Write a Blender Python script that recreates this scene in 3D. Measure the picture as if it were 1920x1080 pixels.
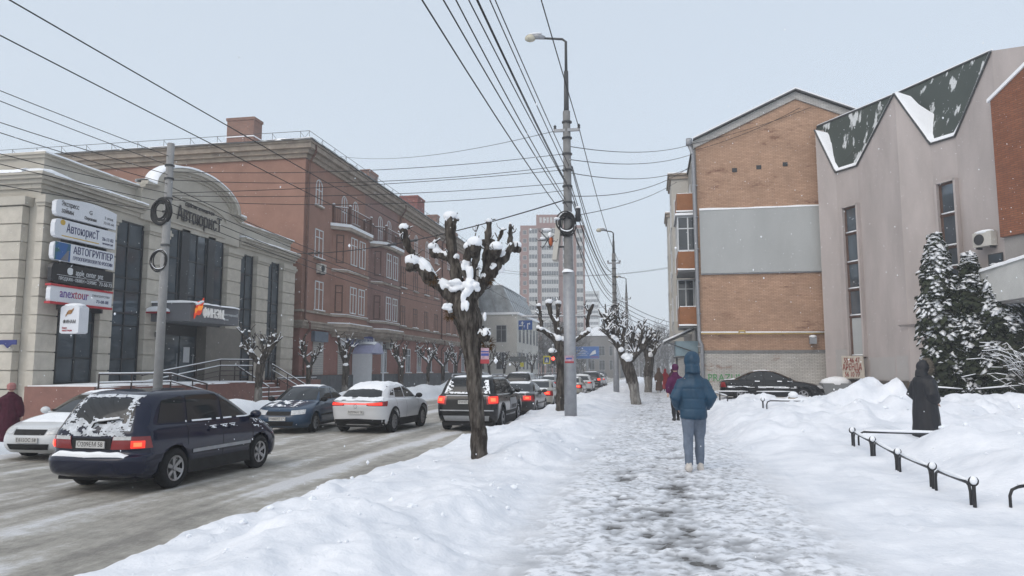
import bpy, bmesh, math, random
import numpy as np
from mathutils import Vector, Matrix, noise as mnoise
from mathutils.bvhtree import BVHTree
R_ = math.radians
scene = bpy.context.scene
COL = scene.collection
for o in list(bpy.data.objects):
    bpy.data.objects.remove(o)

# ------------------------------------------------------------------ camera
cam_d = bpy.data.cameras.new('camera')
cam = bpy.data.objects.new('camera', cam_d)
COL.objects.link(cam)
cam.location = (0, 0, 1.57)
cam.rotation_euler = (R_(90 + 6.3), 0, R_(10.6))
cam_d.sensor_width = 36.0
cam_d.lens = 36.0 * 1387 / 1920
cam_d.clip_start = 0.05
cam_d.clip_end = 4000
scene.camera = cam

# ------------------------------------------------------------------ world: overcast winter sky
SUN_EL, SUN_AZ = R_(42), R_(208)
world = bpy.data.worlds.new('World')
scene.world = world
world.use_nodes = True
wn = world.node_tree.nodes
wl = world.node_tree.links
wn.clear()
w_out = wn.new('ShaderNodeOutputWorld')
w_bg = wn.new('ShaderNodeBackground')
w_bg2 = wn.new('ShaderNodeBackground')
w_add = wn.new('ShaderNodeAddShader')
w_sky = wn.new('ShaderNodeTexSky')
w_sky.sky_type = 'NISHITA'
w_sky.sun_disc = False
w_sky.sun_elevation = SUN_EL
w_sky.sun_rotation = SUN_AZ
w_sky.dust_density = 6.0
w_sky.air_density = 1.0
w_bg.inputs['Strength'].default_value = 0.05
wl.new(w_sky.outputs[0], w_bg.inputs['Color'])
# the even cloud deck over the town
w_bg2.inputs['Color'].default_value = (0.535, 0.595, 0.655, 1)
w_bg2.inputs['Strength'].default_value = 1.07
wl.new(w_bg.outputs[0], w_add.inputs[0])
wl.new(w_bg2.outputs[0], w_add.inputs[1])
wl.new(w_add.outputs[0], w_out.inputs['Surface'])

# ------------------------------------------------------------------ sun behind the cloud
sun_d = bpy.data.lights.new('sun', 'SUN')
sun_d.energy = 0.75
sun_d.angle = R_(45)
sun_d.color = (1.0, 0.97, 0.93)
sun = bpy.data.objects.new('sun', sun_d)
COL.objects.link(sun)
sun.location = (0, 0, 60)
sd = Vector((math.sin(SUN_AZ) * math.cos(SUN_EL), math.cos(SUN_AZ) * math.cos(SUN_EL), math.sin(SUN_EL)))
sun.rotation_euler = sd.to_track_quat('Z', 'Y').to_euler()

# ------------------------------------------------------------------ exposure and renderer
scene.view_settings.view_transform = 'Standard'
scene.view_settings.look = 'None'
scene.view_settings.gamma = 1.0
scene.view_settings.exposure = 0.0
scene.view_settings.use_curve_mapping = False
scene.render.engine = 'CYCLES'
cy = scene.cycles
cy.use_denoising = True
cy.max_bounces = 6
cy.diffuse_bounces = 3
cy.glossy_bounces = 3
cy.transmission_bounces = 4
cy.transparent_max_bounces = 8
cy.volume_bounces = 1
cy.caustics_reflective = False
cy.caustics_refractive = False
cy.sample_clamp_indirect = 4.0

# ------------------------------------------------------------------ materials
MATS = {}
def mat(name, col, rough=0.8, var=0.12, scale=3.0, bump=0.0, bscale=25.0, metal=0.0, col2=None, t=(0.35, 0.65),
        emit=None, es=0.0, stretch=None, spec=None, space='world', coat=0.0, transp=0.0):
    """procedural material: colour varied by noise (or blended to col2 over the noise range t), fine bump"""
    if name in MATS:
        return MATS[name]
    m = bpy.data.materials.new(name)
    m.use_nodes = True
    nt = m.node_tree
    N, L = nt.nodes, nt.links
    b = N['Principled BSDF']
    b.inputs['Roughness'].default_value = rough
    b.inputs['Metallic'].default_value = metal
    if spec is None and rough >= 0.75: spec = 0.2
    if spec is not None:
        b.inputs['Specular IOR Level'].default_value = spec
    if coat:
        b.inputs['Coat Weight'].default_value = coat
        b.inputs['Coat Roughness'].default_value = 0.12
    if space == 'world':
        g = N.new('ShaderNodeNewGeometry'); src = g.outputs['Position']
    else:
        g = N.new('ShaderNodeTexCoord'); src = g.outputs['Object']
    if stretch:
        mp = N.new('ShaderNodeMapping'); mp.inputs['Scale'].default_value = stretch
        L.new(src, mp.inputs['Vector']); src = mp.outputs[0]
    n = N.new('ShaderNodeTexNoise')
    n.inputs['Scale'].default_value = scale
    n.inputs['Detail'].default_value = 7
    n.inputs['Roughness'].default_value = 0.62
    L.new(src, n.inputs['Vector'])
    r = N.new('ShaderNodeValToRGB')
    if col2 is None:
        c0 = [max(0, c * (1 - var)) for c in col]; c1 = [min(1, c * (1 + var)) for c in col]
        e0, e1 = 0.3, 0.7
    else:
        c0, c1 = col, col2; e0, e1 = t
    r.color_ramp.elements[0].position = e0; r.color_ramp.elements[1].position = e1
    r.color_ramp.elements[0].color = (*c0, 1); r.color_ramp.elements[1].color = (*c1, 1)
    L.new(n.outputs['Fac'], r.inputs['Fac'])
    L.new(r.outputs['Color'], b.inputs['Base Color'])
    if bump:
        n2 = N.new('ShaderNodeTexNoise'); n2.inputs['Scale'].default_value = bscale; n2.inputs['Detail'].default_value = 5
        L.new(src, n2.inputs['Vector'])
        bp = N.new('ShaderNodeBump'); bp.inputs['Strength'].default_value = bump; bp.inputs['Distance'].default_value = 0.02
        L.new(n2.outputs['Fac'], bp.inputs['Height']); L.new(bp.outputs[0], b.inputs['Normal'])
    if emit:
        b.inputs['Emission Color'].default_value = (*emit, 1); b.inputs['Emission Strength'].default_value = es
    MATS[name] = m
    return m

def brick_mat(name, c1, c2, mortar, bw=0.26, bh=0.078, ms=0.010, axis='X', blot=None, blot_t=(0.55, 0.62), blot_scale=1.2, rough=0.9, bump=0.6):
    """brickwork too small to pick apart: brick texture in metres over a vertical wall, with stained patches"""
    m = bpy.data.materials.new(name); m.use_nodes = True
    nt = m.node_tree; N, L = nt.nodes, nt.links
    b = N['Principled BSDF']; b.inputs['Roughness'].default_value = rough
    g = N.new('ShaderNodeNewGeometry'); sp = N.new('ShaderNodeSeparateXYZ'); cb = N.new('ShaderNodeCombineXYZ')
    L.new(g.outputs['Position'], sp.inputs[0])
    L.new(sp.outputs[axis], cb.inputs['X']); L.new(sp.outputs['Z'], cb.inputs['Y'])
    bt = N.new('ShaderNodeTexBrick')
    bt.inputs['Color1'].default_value = (*c1, 1); bt.inputs['Color2'].default_value = (*c2, 1); bt.inputs['Mortar'].default_value = (*mortar, 1)
    bt.inputs['Scale'].default_value = 1.0
    bt.inputs['Brick Width'].default_value = bw; bt.inputs['Row Height'].default_value = bh; bt.inputs['Mortar Size'].default_value = ms
    bt.inputs['Mortar Smooth'].default_value = 0.3
    L.new(cb.outputs[0], bt.inputs['Vector'])
    n = N.new('ShaderNodeTexNoise'); n.inputs['Scale'].default_value = 0.9; n.inputs['Detail'].default_value = 9; n.inputs['Roughness'].default_value = 0.7
    L.new(g.outputs['Position'], n.inputs['Vector'])
    hv = N.new('ShaderNodeHueSaturation'); L.new(bt.outputs['Color'], hv.inputs['Color'])
    mr = N.new('ShaderNodeMapRange'); mr.inputs['From Min'].default_value = 0.25; mr.inputs['From Max'].default_value = 0.75
    mr.inputs['To Min'].default_value = 0.80; mr.inputs['To Max'].default_value = 1.18
    L.new(n.outputs['Fac'], mr.inputs['Value']); L.new(mr.outputs[0], hv.inputs['Value'])
    last = hv.outputs['Color']
    if blot:
        mp = N.new('ShaderNodeMapping'); mp.inputs['Scale'].default_value = (0.7, 0.7, 2.2)
        L.new(g.outputs['Position'], mp.inputs['Vector'])
        n2 = N.new('ShaderNodeTexNoise'); n2.inputs['Scale'].default_value = blot_scale; n2.inputs['Detail'].default_value = 12; n2.inputs['Roughness'].default_value = 0.78
        L.new(mp.outputs[0], n2.inputs['Vector'])
        rr = N.new('ShaderNodeMapRange'); rr.inputs['From Min'].default_value = blot_t[0]; rr.inputs['From Max'].default_value = blot_t[1]
        L.new(n2.outputs['Fac'], rr.inputs['Value'])
        mx = N.new('ShaderNodeMix'); mx.data_type = 'RGBA'; mx.inputs['B'].default_value = (*blot, 1)
        L.new(rr.outputs[0], mx.inputs['Factor']); L.new(last, mx.inputs['A']); last = mx.outputs['Result']
    L.new(last, b.inputs['Base Color'])
    bp = N.new('ShaderNodeBump'); bp.inputs['Strength'].default_value = bump; bp.inputs['Distance'].default_value = 0.012; bp.invert = True
    L.new(bt.outputs['Fac'], bp.inputs['Height']); L.new(bp.outputs[0], b.inputs['Normal'])
    MATS[name] = m
    return m

SNOW = mat('snow', (0.83, 0.86, 0.90), 0.75, 0.05, 2.0, bump=0.5, bscale=18)
SNOWF = mat('snow_fresh', (0.86, 0.88, 0.91), 0.75, 0.03, 4.0, bump=0.3, bscale=60)
GLASS = mat('dark_glass', (0.10, 0.125, 0.15), 0.05, 0.35, 0.7, spec=1.0, metal=0.45)
CARGLASS = mat('car_glass', (0.014, 0.016, 0.018), 0.04, 0.2, 2, spec=0.45)
PANE = mat('window_glass', (0.045, 0.052, 0.06), 0.06, 0.5, 0.8, spec=0.7)
WHITE = mat('white_plastic', (0.62, 0.64, 0.66), 0.45, 0.05, 3)
BLACK = mat('black_paint', (0.012, 0.012, 0.014), 0.4, 0.2, 6)
RUBBER = mat('rubber', (0.018, 0.018, 0.019), 0.85, 0.4, 20, bump=0.3)
STEEL = mat('galvanised_steel', (0.30, 0.31, 0.33), 0.5, 0.12, 6, metal=0.35)
DARKSTEEL = mat('dark_metal', (0.05, 0.052, 0.055), 0.5, 0.2, 6)
CONCRETE = mat('concrete', (0.20, 0.20, 0.20), 0.9, 0.2, 5, bump=0.4, bscale=40)
WIRE = mat('wire_sheath', (0.012, 0.012, 0.014), 0.6, 0.2, 3)
CHROME = mat('chrome', (0.6, 0.6, 0.62), 0.2, 0.05, 3, metal=1.0)
ALLOY = mat('alloy', (0.34, 0.34, 0.35), 0.35, 0.15, 8, metal=0.7)
SKIN = mat('skin', (0.55, 0.36, 0.28), 0.55, 0.05, 8)

# ------------------------------------------------------------------ mesh helpers
def wloc(o):
    v = Vector((0, 0, 0))
    while o is not None:
        v = v + o.location; o = o.parent
    return v

def tag(o, label=None, cat=None, group=None, kind=None):
    if label: o['label'] = label
    if cat: o['category'] = cat
    if group: o['group'] = group
    if kind: o['kind'] = kind
    return o

def thing(name, label, cat, loc=(0, 0, 0), rz=0.0, group=None):
    o = bpy.data.objects.new(name, None)
    COL.objects.link(o)
    o.location = loc; o.rotation_euler = (0, 0, rz); o.empty_display_size = 0.2
    return tag(o, label, cat, group)

def share(name, src, parent, loc=(0, 0, 0), rz=0.0, scale=None):
    """another object with the same mesh data"""
    o = bpy.data.objects.new(name, src.data if hasattr(src, 'data') else src)
    COL.objects.link(o); o.parent = parent; o.location = loc; o.rotation_euler = (0, 0, rz)
    if scale: o.scale = scale
    return o

def copy_tree(o, parent=None):
    c = o.copy(); COL.objects.link(c); c.parent = parent
    for ch in list(o.children):
        copy_tree(ch, c)
    return c

ICO = {}
class MB:
    def __init__(s):
        s.v = []; s.f = []; s.m = []
    def add(s, verts, faces, m=0):
        k = len(s.v); s.v.extend([tuple(map(float, p)) for p in verts])
        for f in faces:
            s.f.append(tuple(i + k for i in f)); s.m.append(m)
        return s
    def box(s, c, d, m=0, rz=0.0, mtx=None):
        hx, hy, hz = d[0] / 2, d[1] / 2, d[2] / 2
        P = [Vector((x, y, z)) for z in (-hz, hz) for x, y in ((-hx, -hy), (hx, -hy), (hx, hy), (-hx, hy))]
        if mtx is not None: P = [mtx @ p for p in P]
        if rz:
            q = Matrix.Rotation(rz, 3, 'Z'); P = [q @ p for p in P]
        c = Vector(c)
        return s.add([p + c for p in P], [(3, 2, 1, 0), (4, 5, 6, 7), (0, 1, 5, 4), (1, 2, 6, 5), (2, 3, 7, 6), (3, 0, 4, 7)], m)
    def bx(s, x0, x1, y0, y1, z0, z1, m=0):
        return s.box(((x0 + x1) / 2, (y0 + y1) / 2, (z0 + z1) / 2), (abs(x1 - x0), abs(y1 - y0), abs(z1 - z0)), m)
    def poly(s, pts, m=0):
        return s.add(pts, [tuple(range(len(pts)))], m)
    def prism(s, pts, off, m=0):
        """polygon (3-D points) extruded by the vector off"""
        n = len(pts); off = Vector(off); A = [Vector(p) for p in pts]; B = [p + off for p in A]
        nrm = Vector((0, 0, 0))
        for i in range(n): nrm += A[i].cross(A[(i + 1) % n])
        if nrm.dot(off) > 0: A.reverse(); B.reverse()
        return s.add(A + B, [tuple(range(n)), tuple(range(2 * n - 1, n - 1, -1))] + [(i, i + n, (i + 1) % n + n, (i + 1) % n) for i in range(n)], m)
    def tube(s, pts, rad, n=8, m=0, cap=True, flat=None):
        pts = [Vector(p) for p in pts]
        if not hasattr(rad, '__len__'): rad = [rad] * len(pts)
        V = []; ref = None
        for i, p in enumerate(pts):
            t = (pts[min(i + 1, len(pts) - 1)] - pts[max(i - 1, 0)])
            t = t.normalized() if t.length > 1e-9 else Vector((0, 0, 1))
            if ref is None:
                ref = t.orthogonal().normalized()
                if abs(t.z) < 0.9: ref = (Vector((0, 0, 1)) - t * t.z).normalized()
            a = (ref - t * ref.dot(t))
            a = a.normalized() if a.length > 1e-6 else t.orthogonal().normalized()
            ref = a; b = t.cross(a)
            for k in range(n):
                an = 2 * math.pi * k / n
                r = rad[i]
                V.append(p + a * (r * math.cos(an)) * (flat or 1) + b * (r * math.sin(an)))
        F = []
        for i in range(len(pts) - 1):
            for k in range(n):
                a0 = i * n + k; a1 = i * n + (k + 1) % n
                F.append((a0, a1, a1 + n, a0 + n))
        if cap:
            F.append(tuple(range(n - 1, -1, -1))); F.append(tuple(range((len(pts) - 1) * n, len(pts) * n)))
        return s.add(V, F, m)
    def lathe(s, prof, n=16, c=(0, 0, 0), axis='Z', m=0):
        V = []; F = []
        for r, h in prof:
            for k in range(n):
                a = 2 * math.pi * k / n; x, y = r * math.cos(a), r * math.sin(a)
                V.append((c[0] + x, c[1] + y, c[2] + h) if axis == 'Z' else ((c[0] + h, c[1] + x, c[2] + y) if axis == 'X' else (c[0] + x, c[1] + h, c[2] - y)))
        for i in range(len(prof) - 1):
            for k in range(n):
                a0 = i * n + k; a1 = i * n + (k + 1) % n
                F.append((a0, a1, a1 + n, a0 + n))
        return s.add(V, F, m)
    def ico(s, c, r, sub=1, m=0, jit=0.0, seed=0):
        if sub not in ICO:
            bm = bmesh.new(); bmesh.ops.create_icosphere(bm, subdivisions=sub, radius=1.0); bm.verts.index_update()
            ICO[sub] = ([tuple(v.co) for v in bm.verts], [tuple(v.index for v in f.verts) for f in bm.faces]); bm.free()
        VT, FT = ICO[sub]
        if not hasattr(r, '__len__'): r = (r, r, r)
        rnd = random.Random(seed)
        V = []
        for v in VT:
            k = 1 + (rnd.uniform(-jit, jit) if jit else 0)
            V.append((c[0] + v[0] * r[0] * k, c[1] + v[1] * r[1] * k, c[2] + v[2] * r[2] * k))
        return s.add(V, FT, m)
    def grid(s, P, m=0, keep=None):
        nu, nv = len(P), len(P[0])
        V = [p for row in P for p in row]; F = []
        for i in range(nu - 1):
            for j in range(nv - 1):
                if keep is None or keep(i, j):
                    F.append((i * nv + j, (i + 1) * nv + j, (i + 1) * nv + j + 1, i * nv + j + 1))
        return s.add(V, F, m)
    def build(s, name, mats, parent=None, smooth=False, world=True, loc=None):
        me = bpy.data.meshes.new(name)
        off = Vector((0, 0, 0))
        if parent is not None and world: off = wloc(parent)
        if loc is not None: off = off + Vector(loc)
        me.from_pydata([(p[0] - off.x, p[1] - off.y, p[2] - off.z) for p in s.v], [], s.f)
        if not isinstance(mats, (list, tuple)): mats = [mats]
        for q in mats: me.materials.append(q)
        if len(mats) > 1: me.polygons.foreach_set('material_index', s.m)
        if smooth: me.polygons.foreach_set('use_smooth', [True] * len(s.f))
        me.update()
        o = bpy.data.objects.new(name, me); COL.objects.link(o)
        if parent is not None: o.parent = parent
        if loc is not None: o.location = loc
        return o

TMP = bpy.data.scenes.new('tmp')
def eval_mesh(obj, name):
    """mesh of an object with its modifiers, evaluated alone in a scratch scene"""
    TMP.collection.objects.link(obj)
    vl = TMP.view_layers[0]; vl.update()
    me = bpy.data.meshes.new_from_object(obj.evaluated_get(vl.depsgraph)); me.name = name
    TMP.collection.objects.unlink(obj)
    return me

def fused(mb, name, mats, parent=None, voxel=0.02, smooth_it=4, disp=0.0, dscale=3.0, world=True, seed=0.0, sf=0.5):
    """melt overlapping tubes and blobs into one continuous skin"""
    me = bpy.data.meshes.new('tmp'); me.from_pydata(mb.v, [], mb.f); me.update()
    t = bpy.data.objects.new('tmp', me)
    md = t.modifiers.new('r', 'REMESH'); md.mode = 'VOXEL'; md.voxel_size = voxel; md.use_smooth_shade = True
    if smooth_it:
        ms = t.modifiers.new('s', 'SMOOTH'); ms.factor = sf; ms.iterations = smooth_it
    out = eval_mesh(t, name)
    bpy.data.objects.remove(t); bpy.data.meshes.remove(me)
    off = wloc(parent) if (parent is not None and world) else Vector((0, 0, 0))
    nv = len(out.vertices); co = np.empty(nv * 3, np.float32); out.vertices.foreach_get('co', co); co = co.reshape(-1, 3)
    if disp:
        no = np.empty(nv * 3, np.float32); out.vertices.foreach_get('normal', no); no = no.reshape(-1, 3)
        dv = np.empty((nv, 1), np.float32)
        for i in range(nv):
            q = Vector((co[i, 0] * dscale + seed, co[i, 1] * dscale + seed, co[i, 2] * dscale * 0.3)); dv[i, 0] = mnoise.noise(q) * 0.6 + mnoise.noise(q * 2.3) * 0.4
        co = co + no * dv * disp
    out.vertices.foreach_set('co', (co - np.array(off, np.float32)).ravel())
    if not isinstance(mats, (list, tuple)): mats = [mats]
    out.materials.clear()
    for q in mats: out.materials.append(q)
    out.polygons.foreach_set('use_smooth', [True] * len(out.polygons))
    o = bpy.data.objects.new(name, out); COL.objects.link(o)
    if parent is not None: o.parent = parent
    return o

_TXT = {}
def text_mesh(txt, size, extrude, shear=0.0):
    k = (txt, size, extrude, shear)
    if k in _TXT: return _TXT[k]
    cu = bpy.data.curves.new('t', 'FONT'); cu.body = txt; cu.size = size; cu.extrude = extrude
    cu.align_x = 'CENTER'; cu.align_y = 'CENTER'; cu.resolution_u = 2; cu.shear = shear
    o = bpy.data.objects.new('t', cu)
    me = eval_mesh(o, 'lettering'); bpy.data.objects.remove(o)
    _TXT[k] = me
    return me

def lettering(txt, size, pos, rd, up, material, parent, width=None, extrude=0.004, name='lettering', bold=0.0, local=False):
    """flat raised letters: rd = reading direction, up = up direction (unit vectors); width stretches to fit"""
    me = text_mesh(txt, size, extrude).copy(); me.name = name
    xs = [v.co.x for v in me.vertices]
    if not xs: return None
    sx = 1.0 if width is None else width / max(1e-6, max(xs) - min(xs))
    cx = (max(xs) + min(xs)) / 2
    rd = Vector(rd); up = Vector(up); nn = rd.cross(up); pos = Vector(pos)
    off = Vector((0, 0, 0)) if local else wloc(parent)
    for v in me.vertices:
        v.co = pos + rd * ((v.co.x - cx) * sx) + up * v.co.y + nn * v.co.z - off
    me.materials.clear(); me.materials.append(material); me.update()
    o = bpy.data.objects.new(name, me); COL.objects.link(o); o.parent = parent
    return o

# vectorised value noise
_rs = np.random.RandomState(7)
_perm = _rs.rand(256, 256)
def vnoise(x, y):
    xi = np.floor(x).astype(int); yi = np.floor(y).astype(int); xf = x - xi; yf = y - yi
    u = xf * xf * (3 - 2 * xf); v = yf * yf * (3 - 2 * yf)
    a = _perm[xi % 256, yi % 256]; b = _perm[(xi + 1) % 256, yi % 256]; c = _perm[xi % 256, (yi + 1) % 256]; d = _perm[(xi + 1) % 256, (yi + 1) % 256]
    return (a * (1 - u) + b * u) * (1 - v) + (c * (1 - u) + d * u) * v - 0.5
def fbm(x, y, o=4, g=0.5):
    s = 0; a = 1.0
    for k in range(o):
        s = s + a * vnoise(x * 2 ** k + 17.3 * k, y * 2 ** k + 5.1 * k); a *= g
    return s
def sstep(a, b, x):
    t = np.clip((x - a) / (b - a), 0, 1); return t * t * (3 - 2 * t)
# ================================================================== GROUND
ROAD_Z = -0.38
def bump2(x, y, cx, cy, sx, sy, h):
    return h * np.exp(-((x - cx) / sx) ** 2 - ((y - cy) / sy) ** 2)

_rp = random.Random(77); PRINTS = []
for _k in range(46):                                   # walkers' tracks beside the beaten path
    for _s, _x0, _dx in ((0.0, -1.25, -0.02), (0.35, 1.55, 0.03), (0.1, 2.35, 0.10)):
        _y = 3.6 + 0.36 * _k + _s + _rp.uniform(-.08, .08)
        if _rp.random() < 0.8: PRINTS.append((_x0 + _dx * _k * 0.25 + (0.11 if _k % 2 else -0.11) + _rp.uniform(-.09, .09), _y, _rp.uniform(-.25, .25), _rp.uniform(.018, .042)))
for _k in range(40): PRINTS.append((_rp.uniform(-2.2, 2.9), _rp.uniform(4, 13), _rp.uniform(-1.5, 1.5), _rp.uniform(.015, .03)))
def snow_h(x, y):
    """height of the snow on the right-hand side of the road (walkway level is 0)"""
    x = np.asarray(x, float); y = np.asarray(y, float)
    big = fbm(x * 0.55 + 3, y * 0.45 + 9, 3); mid = fbm(x * 1.7 + 31, y * 1.5 + 7, 4, 0.55); fine = fbm(x * 6, y * 6 + 40, 3, 0.6)
    edge_w = 0.22 * fbm(y * 0.8 + 50, y * 0 + 1.0, 3)
    # bank between carriageway and walkway
    bank = 0.15 * sstep(-1.15, -2.3, x + 0.25 * big) * (0.75 + 0.9 * big) - 0.10 * sstep(-3.3, -4.2, x) 
    z = np.where(x < -0.9, bank, 0.0)
    lumps = sstep(-1.0, -2.0, x)
    z = z + lumps * (0.12 * mid * (0.4 + 1.6 * np.clip(big + 0.35, 0, 1)) + 0.028 * fine + 0.035 * np.abs(fbm(x * 3.1 + 7, y * 3.3 + 3, 3, 0.6)) * np.clip(big * 3 + 0.4, 0, 1))
    z = z + lumps * (bump2(x, y, -2.05, 7.6, 0.8, 0.7, 0.13) + bump2(x, y, -2.9, 6.0, 0.6, 0.7, 0.10) + bump2(x, y, -2.0, 13.2, 0.7, 0.9, 0.16)
             + bump2(x, y, -2.85, 12.2, 0.33, 0.33, 0.08) + bump2(x, y, -1.9, 20.5, 0.8, 2.5, 0.15) + bump2(x, y, -2.4, 31, 1.0, 4, 0.22)
             + bump2(x, y, -0.7, 34.5, 0.8, 1.2, 0.2) + bump2(x, y, -3.9, 8.6, 0.16, 0.16, 0.10))
    # steep cut to the carriageway
    z = z + (ROAD_Z - 0.07 - z) * sstep(-4.22 + edge_w, -4.95 + edge_w, x)
    # right-hand side
    right = sstep(1.45, 3.2, x + 0.5 * big)
    z = z + right * (0.10 + 0.07 * mid + 0.12 * big)
    far_r = sstep(14.5, 18, y)
    z = z + far_r * sstep(1.5, 2.3, x) * (0.36 + 0.22 * mid) * (1 - sstep(28, 35, y))
    bed = sstep(3.55, 4.5, x) * (1 - sstep(13.6, 14.9, y))
    z = z + bed * (0.16 + 0.12 * sstep(4.5, 7.5, x) + 0.10 * big + 0.05 * mid)
    z = z + bump2(x, y, 4.75, 13.1, 0.55, 0.9, 0.34) + bump2(x, y, 5.7, 12.8, 0.8, 1.0, 0.30) + bump2(x, y, 7.2, 12.8, 1.5, 1.5, 0.46) + bump2(x, y, 6.3, 10.4, 1.6, 1.0, 0.40) + bump2(x, y, 4.6, 10.9, 0.6, 0.8, 0.16)
    heap = bump2(x, y, 5.75, 22.0, 1.25, 2.0, 0.60) + bump2(x, y, 4.3, 19.8, 1.0, 1.4, 0.22) + bump2(x, y, 7.8, 21.5, 1.5, 1.6, 0.26) + bump2(x, y, 10.5, 23, 2.0, 1.6, 0.36) + bump2(x, y, 13, 25, 2.2, 1.6, 0.40)
    heap = heap + bump2(x, y, 9.6, 36.8, 1.5, 1.0, 0.55) + bump2(x, y, 4.6, 29, 1.6, 1.0, 0.25)
    z = z + heap * (1 + 0.55 * mid) + sstep(0.1, 0.5, heap) * 0.05 * fine
    z = z + 0.15 * sstep(26, 32, y) * sstep(6, 9, x)
    # the path the woman walks on beyond the fenced bed
    pth = np.exp(-((y - 17.0) / 1.1) ** 2) * sstep(4.0, 6.0, x)
    z = z * (1 - 0.75 * pth) + 0.04 * pth
    # trodden walkway
    walk = sstep(-1.5, -0.8, x) * (1 - sstep(1.3, 1.9, x))
    cen = np.exp(-((x - 0.28) / 0.30) ** 2) + 0.55 * np.exp(-((x + 0.35) / 0.26) ** 2)
    near = 1 - sstep(8.5, 15, y)
    tread = fbm(x * 8.5 + 80, y * 9.5 + 13, 3, 0.7)
    z = z * (1 - walk) + walk * (0.027 + 0.027 * tread + 0.008 * mid - 0.020 * cen * (0.30 + 0.70 * near))
    foot = sstep(-1.9, -0.9, x) * (1 - sstep(2.2, 3.4, x)) * (1 - 0.6 * walk)
    z = z - foot * (1 - 0.7 * sstep(0.9, 1.3, x)) * 0.045 * sstep(0.12, 0.34, fbm(x * 2.6 + 11, y * 2.2 + 71, 3, 0.6))
    if x.size > 50:
        for fx, fy, fa, fd in PRINTS:
            ix = np.abs(x - fx) < 0.4; sel = ix & (np.abs(y - fy) < 0.4)
            dx, dy = x[sel] - fx, y[sel] - fy; u = dx * math.cos(fa) + dy * math.sin(fa); v = -dx * math.sin(fa) + dy * math.cos(fa)
            q = (u / 0.065) ** 2 + (v / 0.15) ** 2; z[sel] = z[sel] - fd * np.exp(-q * q) + 0.35 * fd * np.exp(-(np.sqrt(q) - 1.35) ** 2 / 0.06)
    z = np.where(((x > 0.95) & (x < 2.0)) | ((x < -0.62) & (x > -2.2)), np.maximum(z, 0.006 + 0.01 * fine), z)
    return z

def axis_steps(segs):
    out = []
    for a, b, d in segs:
        n = max(1, int(round((b - a) / d))); out += [a + (b - a) * i / n for i in range(n)]
    out.append(segs[-1][1]); return np.array(out)

def sheet(name, X, Y, Z, material, kind='structure', smooth=True):
    nx, ny = len(X), len(Y)
    XX, YY = np.meshgrid(X, Y, indexing='ij')
    co = np.stack([XX, YY, Z], -1).reshape(-1, 3)
    i = np.arange(nx - 1)[:, None] * ny + np.arange(ny - 1)[None, :]
    F = np.stack([i, i + ny, i + ny + 1, i + 1], -1).reshape(-1, 4)
    me = bpy.data.meshes.new(name)
    me.vertices.add(len(co)); me.vertices.foreach_set('co', co.ravel())
    me.loops.add(F.size); me.loops.foreach_set('vertex_index', F.ravel())
    me.polygons.add(len(F)); me.polygons.foreach_set('loop_start', np.arange(0, F.size, 4)); me.polygons.foreach_set('loop_total', np.full(len(F), 4))
    if smooth: me.polygons.foreach_set('use_smooth', np.ones(len(F), bool))
    me.materials.append(material); me.update(calc_edges=True)
    o = bpy.data.objects.new(name, me); COL.objects.link(o); o['kind'] = kind
    return o

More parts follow.
